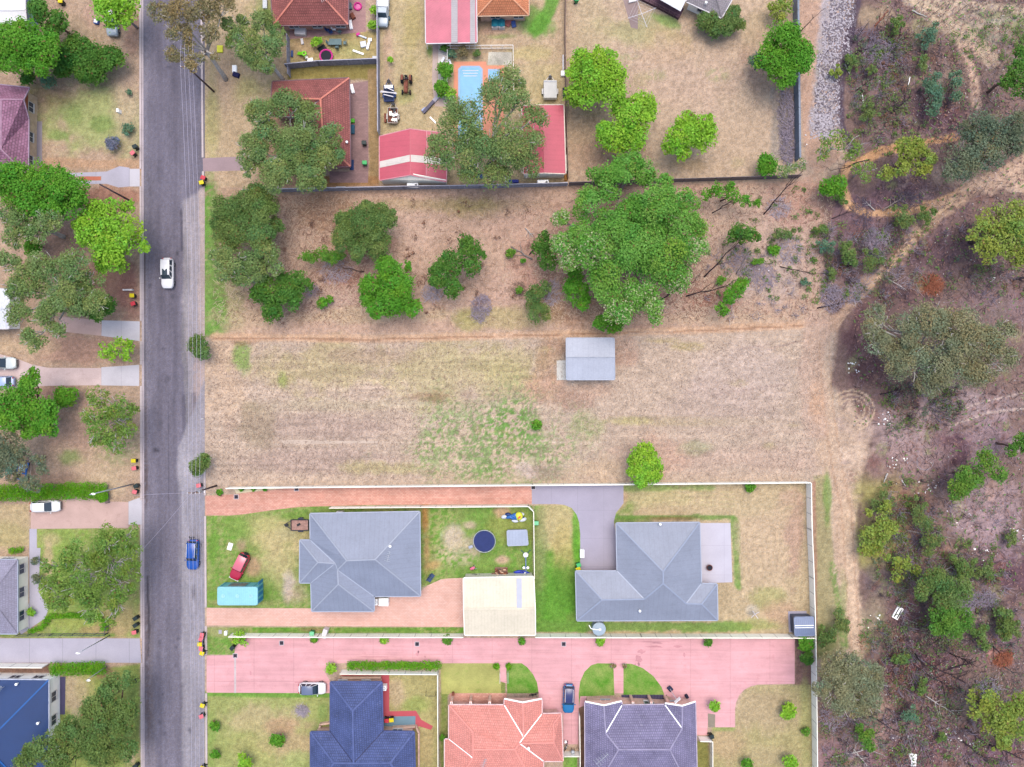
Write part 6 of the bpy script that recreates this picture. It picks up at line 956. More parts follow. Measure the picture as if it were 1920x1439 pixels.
def grate(label, px, py):
    p = P(px,py); r_ = thing('drain_grate', label, 'drain', (p.x,p.y,0), group='drain grates set in the driveways'); k = MB()
    for s in (-1,1): k.box((p.x+s*.33,p.y,.012),(.08,.74,.024)); k.box((p.x,p.y+s*.33,.0122),(.58,.08,.024))
    k.build('frame', M_conc, r_); k = MB()
    k.box((p.x,p.y,.008),(.56,.56,.012)); k.build('pit', M_dark, r_); k = MB()
    for i in range(6): k.box((p.x-.25+i*.1,p.y,.018),(.035,.57,.012))
    k.build('bars', mat('cast iron', C(84,70,84), .7, .2), r_)
for x,y,l in ((528,1206,'drain grate near the street end of the pink driveway'),(441,1230,'drain grate at the white line across the pink driveway'),(782,1208,'drain grate in the pink driveway above the navy house hedge'),(1057,1208,'drain grate in the pink driveway below the L-shaped house'),(556,917,'drain grate in the terracotta driveway edge'),(443,932,'drain grate at the mouth of the terracotta driveway'),(1000,914,'drain grate where terracotta meets grey concrete')): grate(l,x,y)
slab('concrete_slab','narrow pale edging strip across the pink driveway','edging',441,1266,.3,5.6,.015,M_kerb)
slab('concrete_slab','small white concrete pad in the front lawn above the red wagon','pad',431.5,1025,.7,1.1,.08,M_white,-18); slab('meter_box','small white meter box on the grass by the pink driveway mouth','box',425,1186,.4,.6,.5,M_white); slab('meter_box','grey pit lid next to the white meter box','pit lid',413,1185,.5,.6,.04,M_conc2); slab('side_table','white box table standing at the edge of the grey driveway','table',1091,1037,.65,1.25,.7,M_white,0,0,.05); slab('grey_crate','pale grey cabinet straddling the cream fence below the house','cabinet',612,1184,.7,1.4,1.2,M_gutw,-15); slab('letterbox','white letterbox on the lawn by the two blue-flowered bins','letterbox',226,211,.35,.5,.9,M_white); slab('white_board','thin white board leaning under the straggling gum','board',242,544.5,1.5,.25,.5,M_gutw,0); slab('esky','blue and white cooler on the dirt above the long shrub bank','cooler',183,43,.7,.7,.45,mat('blue cooler', C(70,100,170), .5),-10)
p = P(183,43); k = MB(); k.box((p.x,p.y,.48),(.5,.45,.08),rz=-.2); k.build('lid', M_white, bpy.data.objects['esky'])
def pavers(): pass
# yard things in the trampoline lawn
p = P(908.5,1013); tp = thing('trampoline','round dark blue trampoline with a pale rim on the patchy lawn','trampoline',(p.x,p.y,0)); k = MB(); k.cyl((p.x,p.y,.86),1.62,.02,40); k.build('mat', mat('trampoline mat', C(48,60,110), .8, .12), tp); k = MB(); k.ring((p.x,p.y,.88),1.72,.05,40,6); k.build('rim', M_steel, tp, smooth=True); k = MB()
n_ = 40
for i in range(n_):
    a_ = 6.283*i/n_; k.bar((p.x+1.62*math.cos(a_),p.y+1.62*math.sin(a_),.87),(p.x+1.72*math.cos(a_),p.y+1.72*math.sin(a_),.87),.03,.03)
k.build('springs', M_steel, tp)
for i in range(6): a_ = 6.283*i/6; k = MB(); k.bar((p.x+1.72*math.cos(a_),p.y+1.72*math.sin(a_),.0),(p.x+1.72*math.cos(a_),p.y+1.72*math.sin(a_),.86),.05,.05); k.build('leg', M_steel, tp)
slab('stool','pale step stool at the left rim of the dark blue trampoline','stool',883,1025,.7,.45,.4,M_gutg,20,0,.08)
def heap(name,label,cat,px,py,rx_,ry_,h_,cols,n,rz=0):
    p = P(px,py); r_ = thing(name,label,cat,(p.x,p.y,0)); t = math.radians(rz)
    for i in range(n):
        a_ = R(0,6.283); f = R(0,1)**.6; x = math.cos(a_)*rx_*f; y = math.sin(a_)*ry_*f; c = (p.x+x*math.cos(t)-y*math.sin(t),p.y+x*math.sin(t)+y*math.cos(t),h_*(1-f)*.6+.12); k = MB(); k.ell(c,(rx_*R(.25,.42),ry_*R(.25,.45),h_*R(.25,.5)),9,6)
        M_ = Matrix.Rotation(R(-.6,.6),3,'Z'); k.v = [tuple(Vector(c)+M_@(Vector(v)-Vector(c))) for v in k.v]; k.build('fold', cols[i%len(cols)], r_, smooth=True)
    return r_
vb, vy, vw = mat('blue vinyl', C(56,116,190), .3, .06), mat('yellow vinyl', C(226,232,70), .3, .05), mat('white vinyl', C(226,232,240), .3, .05); vn = mat('navy vinyl', C(44,66,120), .3, .1); vr = mat('red vinyl', C(220,70,60), .4)
random.seed(21); heap('inflatable_toy','deflated blue, white and yellow inflatable crumpled in the lawn corner','inflatable',962,969,1.7,.9,.7,[vb,vw,vb,vn,vb,vw],13,-10)
p = P(973,967); k = MB(); k.ell((p.x,p.y,.45),(.62,.7,.35),12,8); o = k.build('yellow_panel', vy, bpy.data.objects['inflatable_toy'], smooth=True); k = MB(); k.box((p.x+.05,p.y-.15,.8),(.5,.22,.06),rz=.8); k.build('red_patch', vr, o)
# a blue-framed seesaw-like play frame and a blue plastic boat
p = P(986,1052); sw = thing('play_frame','blue pole frame with two white pads leaning beside the yard dividing fence','play equipment',(p.x,p.y,0)); k = MB(); a,b = P(985.5,1038),P(986,1075); k.tube([(a.x,a.y,.5),(b.x,b.y,.9)],.08,8); k.build('beam', mat('blue grey tube', C(110,130,180), .4), sw); a = P(985.5,1040)
for s in (-1,1): k = MB(); k.tube([(a.x,a.y,.45),(a.x+s*.75,a.y+.75,.1)],.05,6); k.build('leg', mat('teal tube', C(60,110,130), .4), sw); k = MB(); q = P(985.8+s*3.7,1062.5); k.cyl((q.x,q.y,.7),.2,.08,14); k.build('pad', M_white, sw)
k = MB(); k.cyl((a.x,a.y,.35),.42,.25,16,.32); k.build('base', M_white, sw)
def kayak(label,px,py,rz,L,col):
    p = P(px,py); r_ = thing('plastic_boat',label,'boat',(p.x,p.y,0),math.radians(rz)); k = MB(); k.loft([ring_sec(u*L/2,max(.03,.36*(1-abs(u)**2.4)),.05+.12*u*u,.42,14,2.4) for u in np.linspace(-1,1,13)]); h_ = k.build('hull', col, r_, local=True, smooth=True); k = MB(); k.ring((0,0,.43),.26,.035,16,5); k.build('cockpit', M_black, h_, local=True); k = MB(); k.box((.55,0,.45),(.3,.28,.05)); k.build('hatch', M_white, r_, local=True, bevel=.02)
kayak('long blue plastic boat at the back wall of the cream garage',978,1073,-3,2.6,mat('royal blue plastic', C(30,60,190), .3, .06))
random.seed(9); fw = thing('firewood_cart','cart loaded with reddish-brown firewood behind the cream garage','cart',P(940,1071)); p = P(940,1070.5); k = MB(); k.box((p.x,p.y,.35),(1.95,1.3,.1)); k.build('tray', M_wood, fw); 
for i in range(26): k = MB(); x,y = p.x+R(-.85,.85),p.y+R(-.55,.55); k.tube([(x-.2,y-R(-.15,.15),.5+R(0,.35)),(x+.22,y+R(-.15,.15),.5+R(0,.35))],R(.06,.12),7); k.build('log', random.choice([M_rust,mat('split wood', C(222,160,120), .85, .2),mat('split wood pale', C(230,190,160), .85, .2),M_brownb]), fw)
for s in (-1,1):
    k = MB(); k.tube([(p.x+s*.6,p.y-.6,.2),(p.x+s*.6,p.y-.7,.2)],.2,12); k.build('wheel', M_tyre, fw)
k = MB(); k.bar((p.x-.95,p.y-.3,.4),(p.x-1.5,p.y-.35,.45),.2,.25); k.build('handle', M_wood, fw)
def bike(label,px,py,rz,m,name='bicycle',s=1.0):
    p = P(px,py); r_ = thing(name,label,'bicycle',(p.x,p.y,0),math.radians(rz)); 
    for x in (-.5*s,.5*s):
        k = MB(); n_=18
        for i in range(n_): a_,b_ = 6.283*i/n_,6.283*(i+1)/n_; k.bar((x+.32*s*math.cos(a_),.0,.34*s+.32*s*math.sin(a_)),(x+.32*s*math.cos(b_),0,.34*s+.32*s*math.sin(b_)),.05,.05)
        k.build('wheel', M_tyre, r_, local=True)
    k = MB(); P3 = dict(r=(-.5,0,.34),f=(.5,0,.34),s=(-.18,0,.8),h=(.36,0,.85),b=(-.05,0,.32))
    for a_,b_ in ('rs','rb','sb','sh','hb','hf'): k.bar(Vector(P3[a_])*s,Vector(P3[b_])*s,.06,.06)
    k.build('frame', m, r_, local=True); k = MB(); k.bar(Vector((.36,-.28,1.0))*s,Vector((.36,.28,1.0))*s,.04,.04); k.bar(Vector((.36,0,.85))*s,Vector((.36,0,1.0))*s,.04,.04); k.build('handlebar', M_black, r_, local=True); k = MB(); k.box(Vector((-.2,0,.86))*s,(.26*s,.16*s,.06)); k.build('seat', M_black, r_, local=True, bevel=.02); return r_
bike('black bicycle lying near the rear wall of the cream garage',895,1076,0,M_black); bike('grey bicycle at the white cross fence of the salmon house',1061,1397,70,M_steel); bike('small black scooter by the arc lawn of the salmon house',1001,1300,15,M_black,s=.9)
p = P(886,1065); pc = thing('ride_on_toy','pink ride-on toy with splayed grey handles on the lawn','toy',(p.x,p.y,0),math.radians(25)); k = MB(); k.ell((0,0,.3),(.45,.24,.18),12,8); k.build('body', mat('pink plastic', C(230,120,150), .4, .05), pc, local=True, smooth=True)
for s in (-1,1):
    k = MB(); k.tube([(.1,s*.1,.35),(.65,s*.3,.5)],.03,6); k.build('handle', M_steel, pc, local=True)
    for x in (-.28,.28): k = MB(); k.tube([(x,s*.2,.12),(x,s*.27,.12)],.12,10); k.build('wheel', M_black, pc, local=True)
def chair(label,px,py,rz,m,name='garden_chair',s=1.0):
    p = P(px,py); r_ = thing(name,label,'chair',(p.x,p.y,0),math.radians(rz)); k = MB(); k.box((0,0,.43),(.5*s,.5*s,.05)); k.build('seat', m, r_, local=True, bevel=.01); k = MB(); k.box((-.28*s,0,.75),(.06,.5*s,.6),ry=-.25); k.build('backrest', m, r_, local=True, bevel=.01)
    for x in (-.22,.22):
        for y in (-.22,.22): k = MB(); k.bar((x*s,y*s,0),(x*s,y*s,.42),.04,.04); k.build('leg', M_steel, r_, local=True)
    return r_
mb_, mg_ = mat('blue chair plastic', C(56,84,140), .5, .06), mat('grey green outdoor cloth', C(110,134,136), .7, .1)
for x,y,l in ((806,1086,'lower of two folding blue chairs by the corner of the patchy lawn'),(811,1079,'upper of two folding blue chairs by the corner of the patchy lawn')): chair(l,x,y,-35,mat('navy chair cloth', C(64,84,118), .7, .1),s=1.25)
# fire pit, clothes line, basketball stand
p = P(1329,1063.5); fp = thing('fire_pit','rusty round fire pit on the pale concrete patio','fire pit',(p.x,p.y,0)); k = MB(); k.cyl((p.x,p.y,.05),.36,.4,20,.46); k.build('bowl', mat('rusted bowl', C(96,54,60), .9, .3), fp); k = MB(); k.ring((p.x,p.y,.46),.45,.04,20,6); k.build('rim', M_rust, fp); k = MB(); k.cyl((p.x,p.y,.3),.38,.16,16); k.build('ash', M_dark, fp)
def clothesline(label,px,py,rz,L,h,closed=False):
    p = P(px,py); r_ = thing('clothes_line',label,'clothes line',(p.x,p.y,0),math.radians(rz)); k = MB(); k.tube([(0,0,0),(0,0,h)],.04,8); k.build('mast', M_steel, r_, local=True)
    for i in range(4): a_ = math.pi/2*i; k = MB(); k.tube([(0,0,h-.1),(L*math.cos(a_),L*math.sin(a_),h+.12)],.045,6); k.build('arm', M_gutw, r_, local=True)
    if not closed:
        for f in (.45,.7,.95):
            k = MB(); q = [Vector((L*f*math.cos(math.pi/2*i),L*f*math.sin(math.pi/2*i),h+.08)) for i in range(4)]
            for i in range(4): k.tube([q[i],q[(i+1)%4]],.012,4)
            k.build('line', M_gutw, r_, local=True)
clothesline('white rotary clothes line on the green patch below the angled house',1199,38,20,2.3,1.9); clothesline('small white star-shaped clothes hoist in the fenced corner lawn',1409,1146,35,.75,1.6,True)
p = P(1256,1291); bs = thing('basketball_stand','portable basketball stand with a dark base on the pink driveway','basketball hoop',(p.x,p.y,0),math.radians(-48)); k = MB(); k.box((0,0,.15),(.9,.7,.28)); k.build('base', mat('navy base', C(40,44,74), .5), bs, local=True, bevel=.12); k = MB(); k.tube([(0,0,.2),(.1,0,2.0),(.6,0,2.75)],.05,8); k.build('pole', M_gutw, bs, local=True); k = MB(); k.box((.7,0,2.9),(.05,1.1,.75)); b_ = k.build('backboard', M_white, bs, local=True); k = MB(); k.ring((.98,0,2.6),.23,.02,16,5); k.build('ring', mat('orange ring', C(226,110,50), .5), b_, local=True)
slab('sports_bag','small dark bag on the pink paving beside the white awning of the purple house','bag',1287,1305,.5,.7,.35,mat('dark bag', C(48,44,66), .8),30,0,.1); slab('kettle_barbecue_cover','dark pot plant stand by the verandah pier','pot',850,1299,.4,.4,.7,M_rust,0,0,.08)
# things at the salmon house cross fence
p = P(1073,1405); bq = thing('kettle_barbecue','silver kettle barbecue at the white cross fence','barbecue',(p.x,p.y,0)); k = MB(); k.ell((p.x,p.y,.85),(.34,.34,.28),16,10); k.build('bowl', M_steel, bq, smooth=True)
for i in range(3): a_ = 2.09*i; k = MB(); k.bar((p.x+.35*math.cos(a_),p.y+.35*math.sin(a_),0),(p.x+.15*math.cos(a_),p.y+.15*math.sin(a_),.65),.04,.04); k.build('leg', M_black, bq)
slab('gas_bottle','white gas bottle beside the silver kettle barbecue','gas bottle',1060,1389,.4,.4,.6,M_white,0,0,.15)
for x,l in ((937.5,'left-hand white garden arch side by the salmon house path'),(952.5,'right-hand white garden arch side by the salmon house path')):
    p = P(x,1267); r_ = thing('garden_arch',l,'arch',(p.x,p.y,0)); k = MB()
    for y in (-.8,.8): k.bar((p.x,p.y+y,0),(p.x,p.y+y,1.0),.06,.06)
    k.bar((p.x,p.y-.8,1.0),(p.x,p.y+.8,1.0),.06,.06); k.build('frame', M_gutw, r_); k = MB()
    for j in range(5): k.bar((p.x,p.y-.6+.3*j,0),(p.x,p.y-.6+.3*j,1.0),.03,.03)
    k.build('lattice', M_gutw, r_)
# swing frame behind the navy house
p = P(808,1299); r_ = thing('swing_frame','thin dark swing frame on the lawn behind the navy house','swing',(p.x,p.y,0)); k = MB(); k.bar((p.x-.7,p.y,1.2),(p.x+.8,p.y,1.2),.05,.05); k.build('beam', M_black, r_)
for x in (-.7,.8): k = MB(); k.bar((p.x+x,p.y-.3,0),(p.x+x,p.y,1.2),.04,.04); k.bar((p.x+x,p.y+.3,0),(p.x+x,p.y,1.2),.04,.04); k.build('leg', M_black, r_)
# low brick garden walls of the navy house
for q,l in (([(600,1372),(602,1356),(620,1353)],'low brick wall stub left of the navy house wing'),([(736,1372),(738,1362),(781,1360),(786,1372),(786,1439)],'low brick wall wrapping the right side of the navy house'),([(641,1277),(641,1269),(715,1268)],'low tan brick wall along the front of the navy house wing')):
    W_ = [P(*a) for a in q]; k = MB()
    for a,b in zip(W_,W_[1:]): d = (b-a).normalized(); k.bar((a.x-d.x*.1,a.y-d.y*.1,.3),(b.x,b.y,.3),.25,.6)
    o = k.build('brick_wall', brick_t, None, uv=True, org=W_[0]); tag(o,l,'wall')
# toy yard
slab('gazebo_top','white square-topped utility table by the red-tiled house','table',565,61.5,1.7,1.25,.75,M_gutw,-3,0,.08)
mp_ = mat('magenta plastic', C(222,52,150), .45, .06)
p = P(612.5,107); tp2 = thing('trampoline','small trampoline with a magenta rim and black mat in the toy yard','trampoline',(p.x,p.y,0)); k = MB(); k.cyl((p.x,p.y,.3),.85,.03,24); k.build('mat', M_dark, tp2); k = MB(); k.ring((p.x,p.y,.33),.95,.14,28,6); k.build('pad', mp_, tp2, smooth=True)
for i in range(5): a_=1.257*i; k = MB(); k.bar((p.x+.95*math.cos(a_),p.y+.95*math.sin(a_),0),(p.x+.95*math.cos(a_),p.y+.95*math.sin(a_),.3),.05,.05); k.build('leg', M_black, tp2)
slab('dark_tarp','dark cloth lying against the magenta-rimmed trampoline','tarp',606,95,1.3,1.5,.12,M_black,35,0,.04)
p = P(671,13); wp = thing('wading_pool','round magenta wading pool on the pinkish pavers','paddling pool',(p.x,p.y,0)); k = MB(); k.ring((p.x,p.y,.14),.55,.13,24,8); k.build('rim', mp_, wp, smooth=True); k = MB(); k.cyl((p.x,p.y,.01),.5,.05,24); k.build('base', mat('pink pool base', C(232,120,180), .4), wp)
p = P(568,104); sl = thing('toy_slide','lime plastic slide with a hole in its top in the toy yard','slide',(p.x,p.y,0),math.radians(-20)); lg = mat('lime plastic', C(130,226,40), .4, .04); k = MB(); k.add([(-.9,-.25,.05),(.3,-.25,.8),(.3,.25,.8),(-.9,.25,.05),(-.9,-.25,0),(.3,-.25,.72),(.3,.25,.72),(-.9,.25,0)],[(0,1,2,3),(7,6,5,4),(0,4,5,1),(1,5,6,2),(2,6,7,3),(3,7,4,0)]); k.build('chute', lg, sl, local=True); k = MB(); k.ring((.5,0,.95),.28,.12,16,6); k.build('tower_top', lg, sl, local=True); k = MB(); 
for y in (-.3,.3): k.bar((.5,y,0),(.5,y,.95),.12,.12)
k.build('ladder', lg, sl, local=True)
p = P(631,83); tb = thing('outdoor_table','long grey-green outdoor table in the toy yard','table',(p.x,p.y,0)); k = MB(); k.box((p.x,p.y,.72),(1.9,.95,.06)); k.build('tabletop', mg_, tb, bevel=.02)
for x in (-.85,.85):
    for y in (-.4,.4): k = MB(); k.bar((p.x+x,p.y+y,0),(p.x+x,p.y+y,.7),.05,.05); k.build('leg', M_steel, tb)
for x,y,rz,l in ((618.5,84,0,'outdoor chair at the left end of the grey-green table'),(648,83,180,'outdoor chair at the right end of the grey-green table'),(633,91,90,'outdoor chair below the grey-green table')): chair(l,x,y,rz,mg_)
for x,y,rz,m_,l in ((616,59,0,mb_,'bright blue chair on the paving under the red roof'),(622,63,30,mb_,'second blue chair tucked right of the bright one'),(628,57,0,M_white,'white chair with a dark box beside the blue chairs'),(638,62,60,mg_,'grey-green folding chair right of the blue chairs')): chair(l,x,y,rz,m_)
random.seed(3)
for i,(x,y,w_,d_,rz,m_,l) in enumerate([(680,70,1.4,.25,-20,vw,'white and purple plank toy at the top of the toy litter'),(672,66,.6,.4,30,mp_,'magenta toy at the top left of the toy litter'),(694,76,.6,.5,0,M_white,'white toy right of the plank toy'),(691,87,.35,1.3,-15,M_white,'narrow upright white toy near the yard fence'),(682,85,.9,.9,10,vw,'round white toy disc among the toy litter'),(672,99,1.8,.3,-20,M_white,'long white board lying in the toy litter'),(582,114,.9,.7,10,M_white,'white cloth bundle by the paling fence'),(576,110,.4,.4,0,M_creamp,'small cream toy by the white cloth bundle'),(567,79,.4,.9,10,M_gutw,'grey-white toy left of the leafy shrub'),(548,102,.35,1.0,0,mb_,'blue crate against the leaning grey fence'),(704,111,.8,.5,0,M_steel,'grey box in the bottom right of the toy yard'),(657,13,.5,1.0,10,mg_,'teal mat beside the wading pool'),(662,32,.6,.9,30,M_rust,'rusty pot beside the red roof corner'),(658,48,.5,1.4,10,M_white,'white surfboard-like board at the roof corner'),(498,10,.7,1.4,0,M_steel,'grey scrap pile left of the top red roof'),(413,93,.9,1.1,0,mat('fluoro yellow', C(232,232,60), .5),'fluoro yellow board on the dry verge'),(441,131,.7,1.1,0,M_white,'white bucket crate on the dry verge'),(444,142,1.0,.7,-20,mat('navy cloth', C(34,34,80), .8),'dark navy cloth on the dry verge'),(661,168,.5,1.4,15,M_white,'white board by the hidden red house wall'),(662,228,.6,.6,0,mat('lime tub', C(100,200,60), .5),'lime tub on the narrow side garden'),(662,244,.6,1.4,0,mat('teal bin', C(40,96,120), .5),'teal tank on the side garden of the hidden red house'),(660,310,.6,1.6,0,mat('navy drum', C(30,60,110), .5),'navy drum at the lower corner of the hidden red house')]): slab('yard_clutter',l,'clutter',x,y,w_,d_,R(.15,.5),m_,rz,0,.04)
# pool yard clutter
for x,l in ((928,'left-hand teal-fronted kennel against the brick wall'),(940.5,'right-hand teal-fronted kennel against the brick wall')):
    p = P(x,49.5); r_ = thing('kennel',l,'kennel',(p.x,p.y,0)); k = MB(); k.box((p.x,p.y,.4),(.95,1.2,.8)); k.build('box', M_gutw, r_); k = MB(); k.add([(p.x-.52,p.y+.62,.8),(p.x,p.y+.62,1.1),(p.x+.52,p.y+.62,.8),(p.x-.52,p.y-.4,.8),(p.x,p.y-.62,1.1),(p.x+.52,p.y-.4,.8)],[(0,1,4,3),(1,2,5,4),(0,3,5,2)]); k.build('roof', mat('teal kennel roof', C(40,130,150), .5, .1), r_)
slab('wooden_pallet','pinkish wooden pallet leaning beside the kennels','pallet',953,43,.9,1.3,.3,mat('pink timber', C(196,120,112), .8, .25),-30); slab('blue_tub','dark blue tub beside the pinkish pallet','tub',963,47,.7,1.0,.4,mat('dull blue tub', C(70,96,160), .6),10,0,.1)
for i,(x,y,w_,d_,rz,m_,l) in enumerate([(804,202,2.4,.5,48,mat('scrap panel', C(96,92,110), .6, .2),'long dark scrap panel on the ground by the pool path'),(796,208,.8,.6,40,mat('pale blue scrap', C(170,180,214), .6),'pale blue scrap box at the end of the dark panel'),(818,186,1.4,.6,48,M_conc2,'grey broken paver stack by the palms'),(812,226,1.4,.25,-45,M_white,'white plank by the brown mulch patch'),(830,116,1.2,.4,60,vw,'white hose reel on the pebble bed'),(844,118,.3,.9,20,vw,'thin white pipe on the pebble bed'),(726,36,1.0,.5,0,mat('blue scrap', C(84,120,140), .6),'blue-grey scrap at the nose of the canopy ute'),(718,50,1.2,.3,10,M_rust,'rusty scrap strip by the paling fence'),(723,223,.3,1.4,0,M_rust,'rusty bar left of the junk trailer'),(884,313,1.6,.5,0,M_white,'white boat-like tub under the huge pool gum'),(898,332,1.4,.7,0,mb_,'blue tub under the huge pool gum'),(950,338,.6,.9,0,M_white,'white chair frame by the paling fence under the gum'),(963,341,1.6,.5,0,mat('deep blue tarp', C(24,50,150), .5),'deep blue tarp at the foot of the right garage'),(920,310,1.0,.6,20,mat('navy engine', C(40,50,90), .6),'dark engine block under the huge pool gum'),(1055,140,.6,.8,0,M_white,'white drum by the brown paling fence'),(1056,118,.25,2.4,0,M_gutw,'white pipe along the brown paling fence'),(1058,175,.5,1.6,0,mat('navy rack', C(34,44,76), .7),'dark rack against the brown paling fence'),(1062,262,.2,2.6,0,M_creamp,'cream gutter length beside the right crimson garage'),(1062,308,.2,2.6,0,M_creamp,'lower cream gutter length beside the right crimson garage'),(1061,334,.5,1.0,0,mat('ochre drum', C(176,120,50), .6),'ochre drum at the garage corner by the charcoal fence'),(640,353,1.5,.3,0,vw,'white trough at the paling fence'),(650,356,.5,.4,0,M_white,'white pot just right of the trough')]): slab('yard_scrap',l,'scrap',x,y,w_,d_,R(.15,.55),m_,rz,0,.05)
# blue wreck and logs on the west side
p = P(48,880); bw = thing('wreck','bright blue stripped vehicle frame under the drooping blue-green tree','wreck',(p.x,p.y,0),math.radians(78)); mw = mat('bright blue paint', C(40,110,190), .5, .1); k = MB()
for s in (-1,1): k.tube([(-1.7,s*.7,.4),(0,s*.75,.9),(1.6,s*.6,.5)],.14,7)
for x in (-1.6,-.6,.5,1.4): k.tube([(x,-.7,.5),(x,.7,.5)],.09,6)
k.build('frame', mw, bw, local=True); k = MB(); k.box((.4,0,.7),(1.2,1.0,.2)); k.build('panel', mat('pale teal panel', C(150,190,200), .5), bw, local=True, bevel=.05); wheels(bw,(-1.2,1.1),.8,.3)
# white scribble of litter, logs and rubbish in the scrub
def log(label,a,b,r=.14,m=None,name='fallen_log',br=2,group=None):
    A_,B__ = P(*a,.15),P(*b,.2); r_ = thing(name,label,'log',(A_.x,A_.y,0),group=group); k = MB(); pts = limb(k,A_,B__,r,r*.45,.05,6,6); k.build('bole', m or M_burnt, r_, smooth=True)
    if br:
        k = MB(); d = (B__-A_)
        for i in range(br): q = pts[2+i%4]; t = R(.5,1.1)*(1 if R(0,1)>.5 else -1); e = q+Vector((d.x*math.cos(t)-d.y*math.sin(t),d.x*math.sin(t)+d.y*math.cos(t),R(.0,.5)))*R(.25,.5); limb(k,q,e,r*.5,.02,.1,4,5)
        k.build('side_branches', m or M_burnt, r_)
random.seed(44)
for a,b,r,m_,n_,l in [((998,486),(958,462),.16,M_bark,3,'broken grey log by the bright little bush'),((985,428),(1000,445),.1,M_pale,3,'pale forked branch litter in the open wooded block'),((1000,470),(992,478),.14,M_burnt,1,'short dark stump log by the broken grey log'),((1710,20),(1738,32),.12,M_pale,0,'straight pale pole on the dirt near the top track'),((1584,120),(1593,140),.12,M_pale,0,'short white log in the dark strip'),((1706,145),(1703,160),.1,M_white,0,'small upright white stick in the leaf litter'),((1616,175),(1619,194),.1,M_white,0,'white stick beside the ashy heap'),((1605,100),(1640,62),.13,M_burnt,3,'black fallen tree beside the ashy twig heap'),((1605,98),(1700,70),.12,M_burnt,4,'long thin black limb reaching right from the dark strip'),((1640,50),(1665,20),.13,M_rust,1,'rusty brown limb at the burnt top corner'),((1670,213),(1710,180),.16,M_burnt,4,'charred tree remains above the orange track'),((1660,140),(1725,68),.08,M_bark,3,'thin grey limb across the purple litter'),((1605,170),(1640,145),.1,M_burnt,2,'dark limb in the top scrub'),((1660,520),(1700,545),.08,M_pale,1,'pale stick on the track above the vast gum'),((1570,502),(1630,492),.1,M_burnt,2,'black limb between the scrub bushes'),((1532,578),(1590,566),.1,M_burnt,3,'dark limb with a pale twig crown by the field corner'),((1815,455),(1850,450),.22,M_burnt,1,'charred black log beside the bright right-edge gum'),((1900,525),(1930,518),.24,M_burnt,1,'charred black log cut by the right edge'),((1650,740),(1690,730),.1,M_burnt,3,'dark spindly limb below the vast gum'),((1664,888),(1657,905),.14,M_pale,0,'bent pale log like a tick on the bare scrub'),((1690,900),(1698,912),.12,M_pale,0,'short pale log right of the bent one'),((1700,995),(1790,1010),.14,M_bark,6,'burnt grey limb with many side branches'),((1740,1085),(1790,1060),.12,M_pale,6,'silvery fallen limb above the tangled dark tree'),((1800,1085),(1825,1110),.14,M_pale,5,'silvery dead limb on the right of the tangle'),((1690,1230),(1780,1290),.12,M_burnt,6,'blackened limb in the ash bed'),((1720,1235),(1810,1280),.12,M_burnt,5,'second blackened limb in the ash bed'),((1780,1255),(1830,1240),.14,M_burnt,3,'black log near the rust-coloured bush'),((1735,1305),(1790,1340),.1,M_pale,6,'fan of pale fallen twigs below the ash bed'),((1805,1390),(1860,1435),.16,M_burnt,3,'long black log at the bottom, left one of three'),((1810,1365),(1850,1395),.14,M_burnt,2,'black log beside the lower white litter'),((1855,1397),(1920,1425),.16,M_burnt,3,'black log right of the lower white litter'),((1812,1430),(1835,1445),.18,M_burnt,0,'short black log at the bottom edge'),((1628,1342),(1690,1375),.1,M_burnt,6,'dark branching limb on bare pink soil'),((1560,1420),(1640,1400),.1,M_pale,7,'fan of white dead limbs at the bottom scrub'),((1600,1405),(1630,1440),.1,M_pale,5,'bent white dead limb at the bottom scrub'),((1545,1370),(1600,1400),.08,M_bark,4,'grey limb behind the cream fence bottom'),((1860,1140),(1900,1190),.13,M_bark,5,'grey limb at the right edge of the tangle'),((1830,1180),(1880,1230),.12,M_burnt,5,'dark limb leading to the rust-coloured bush'),((1812,640),(1850,690),.1,M_pale,0,'bare pale limb beneath the vast gum'),((1600,80),(1630,40),.08,M_burnt,2,'thin burnt pole on the top dark strip'),((1640,395),(1620,375),.1,M_pale,3,'pale forked limb below the yellow-topped wattle'),((1655,395),(1700,365),.12,M_bark,5,'tangled grey limb below the yellow-topped wattle'),((1560,410),(1600,395),.07,M_burnt,3,'thin burnt limb on the inside of the track bend')]: log(l,a,b,r,m_,br=n_)
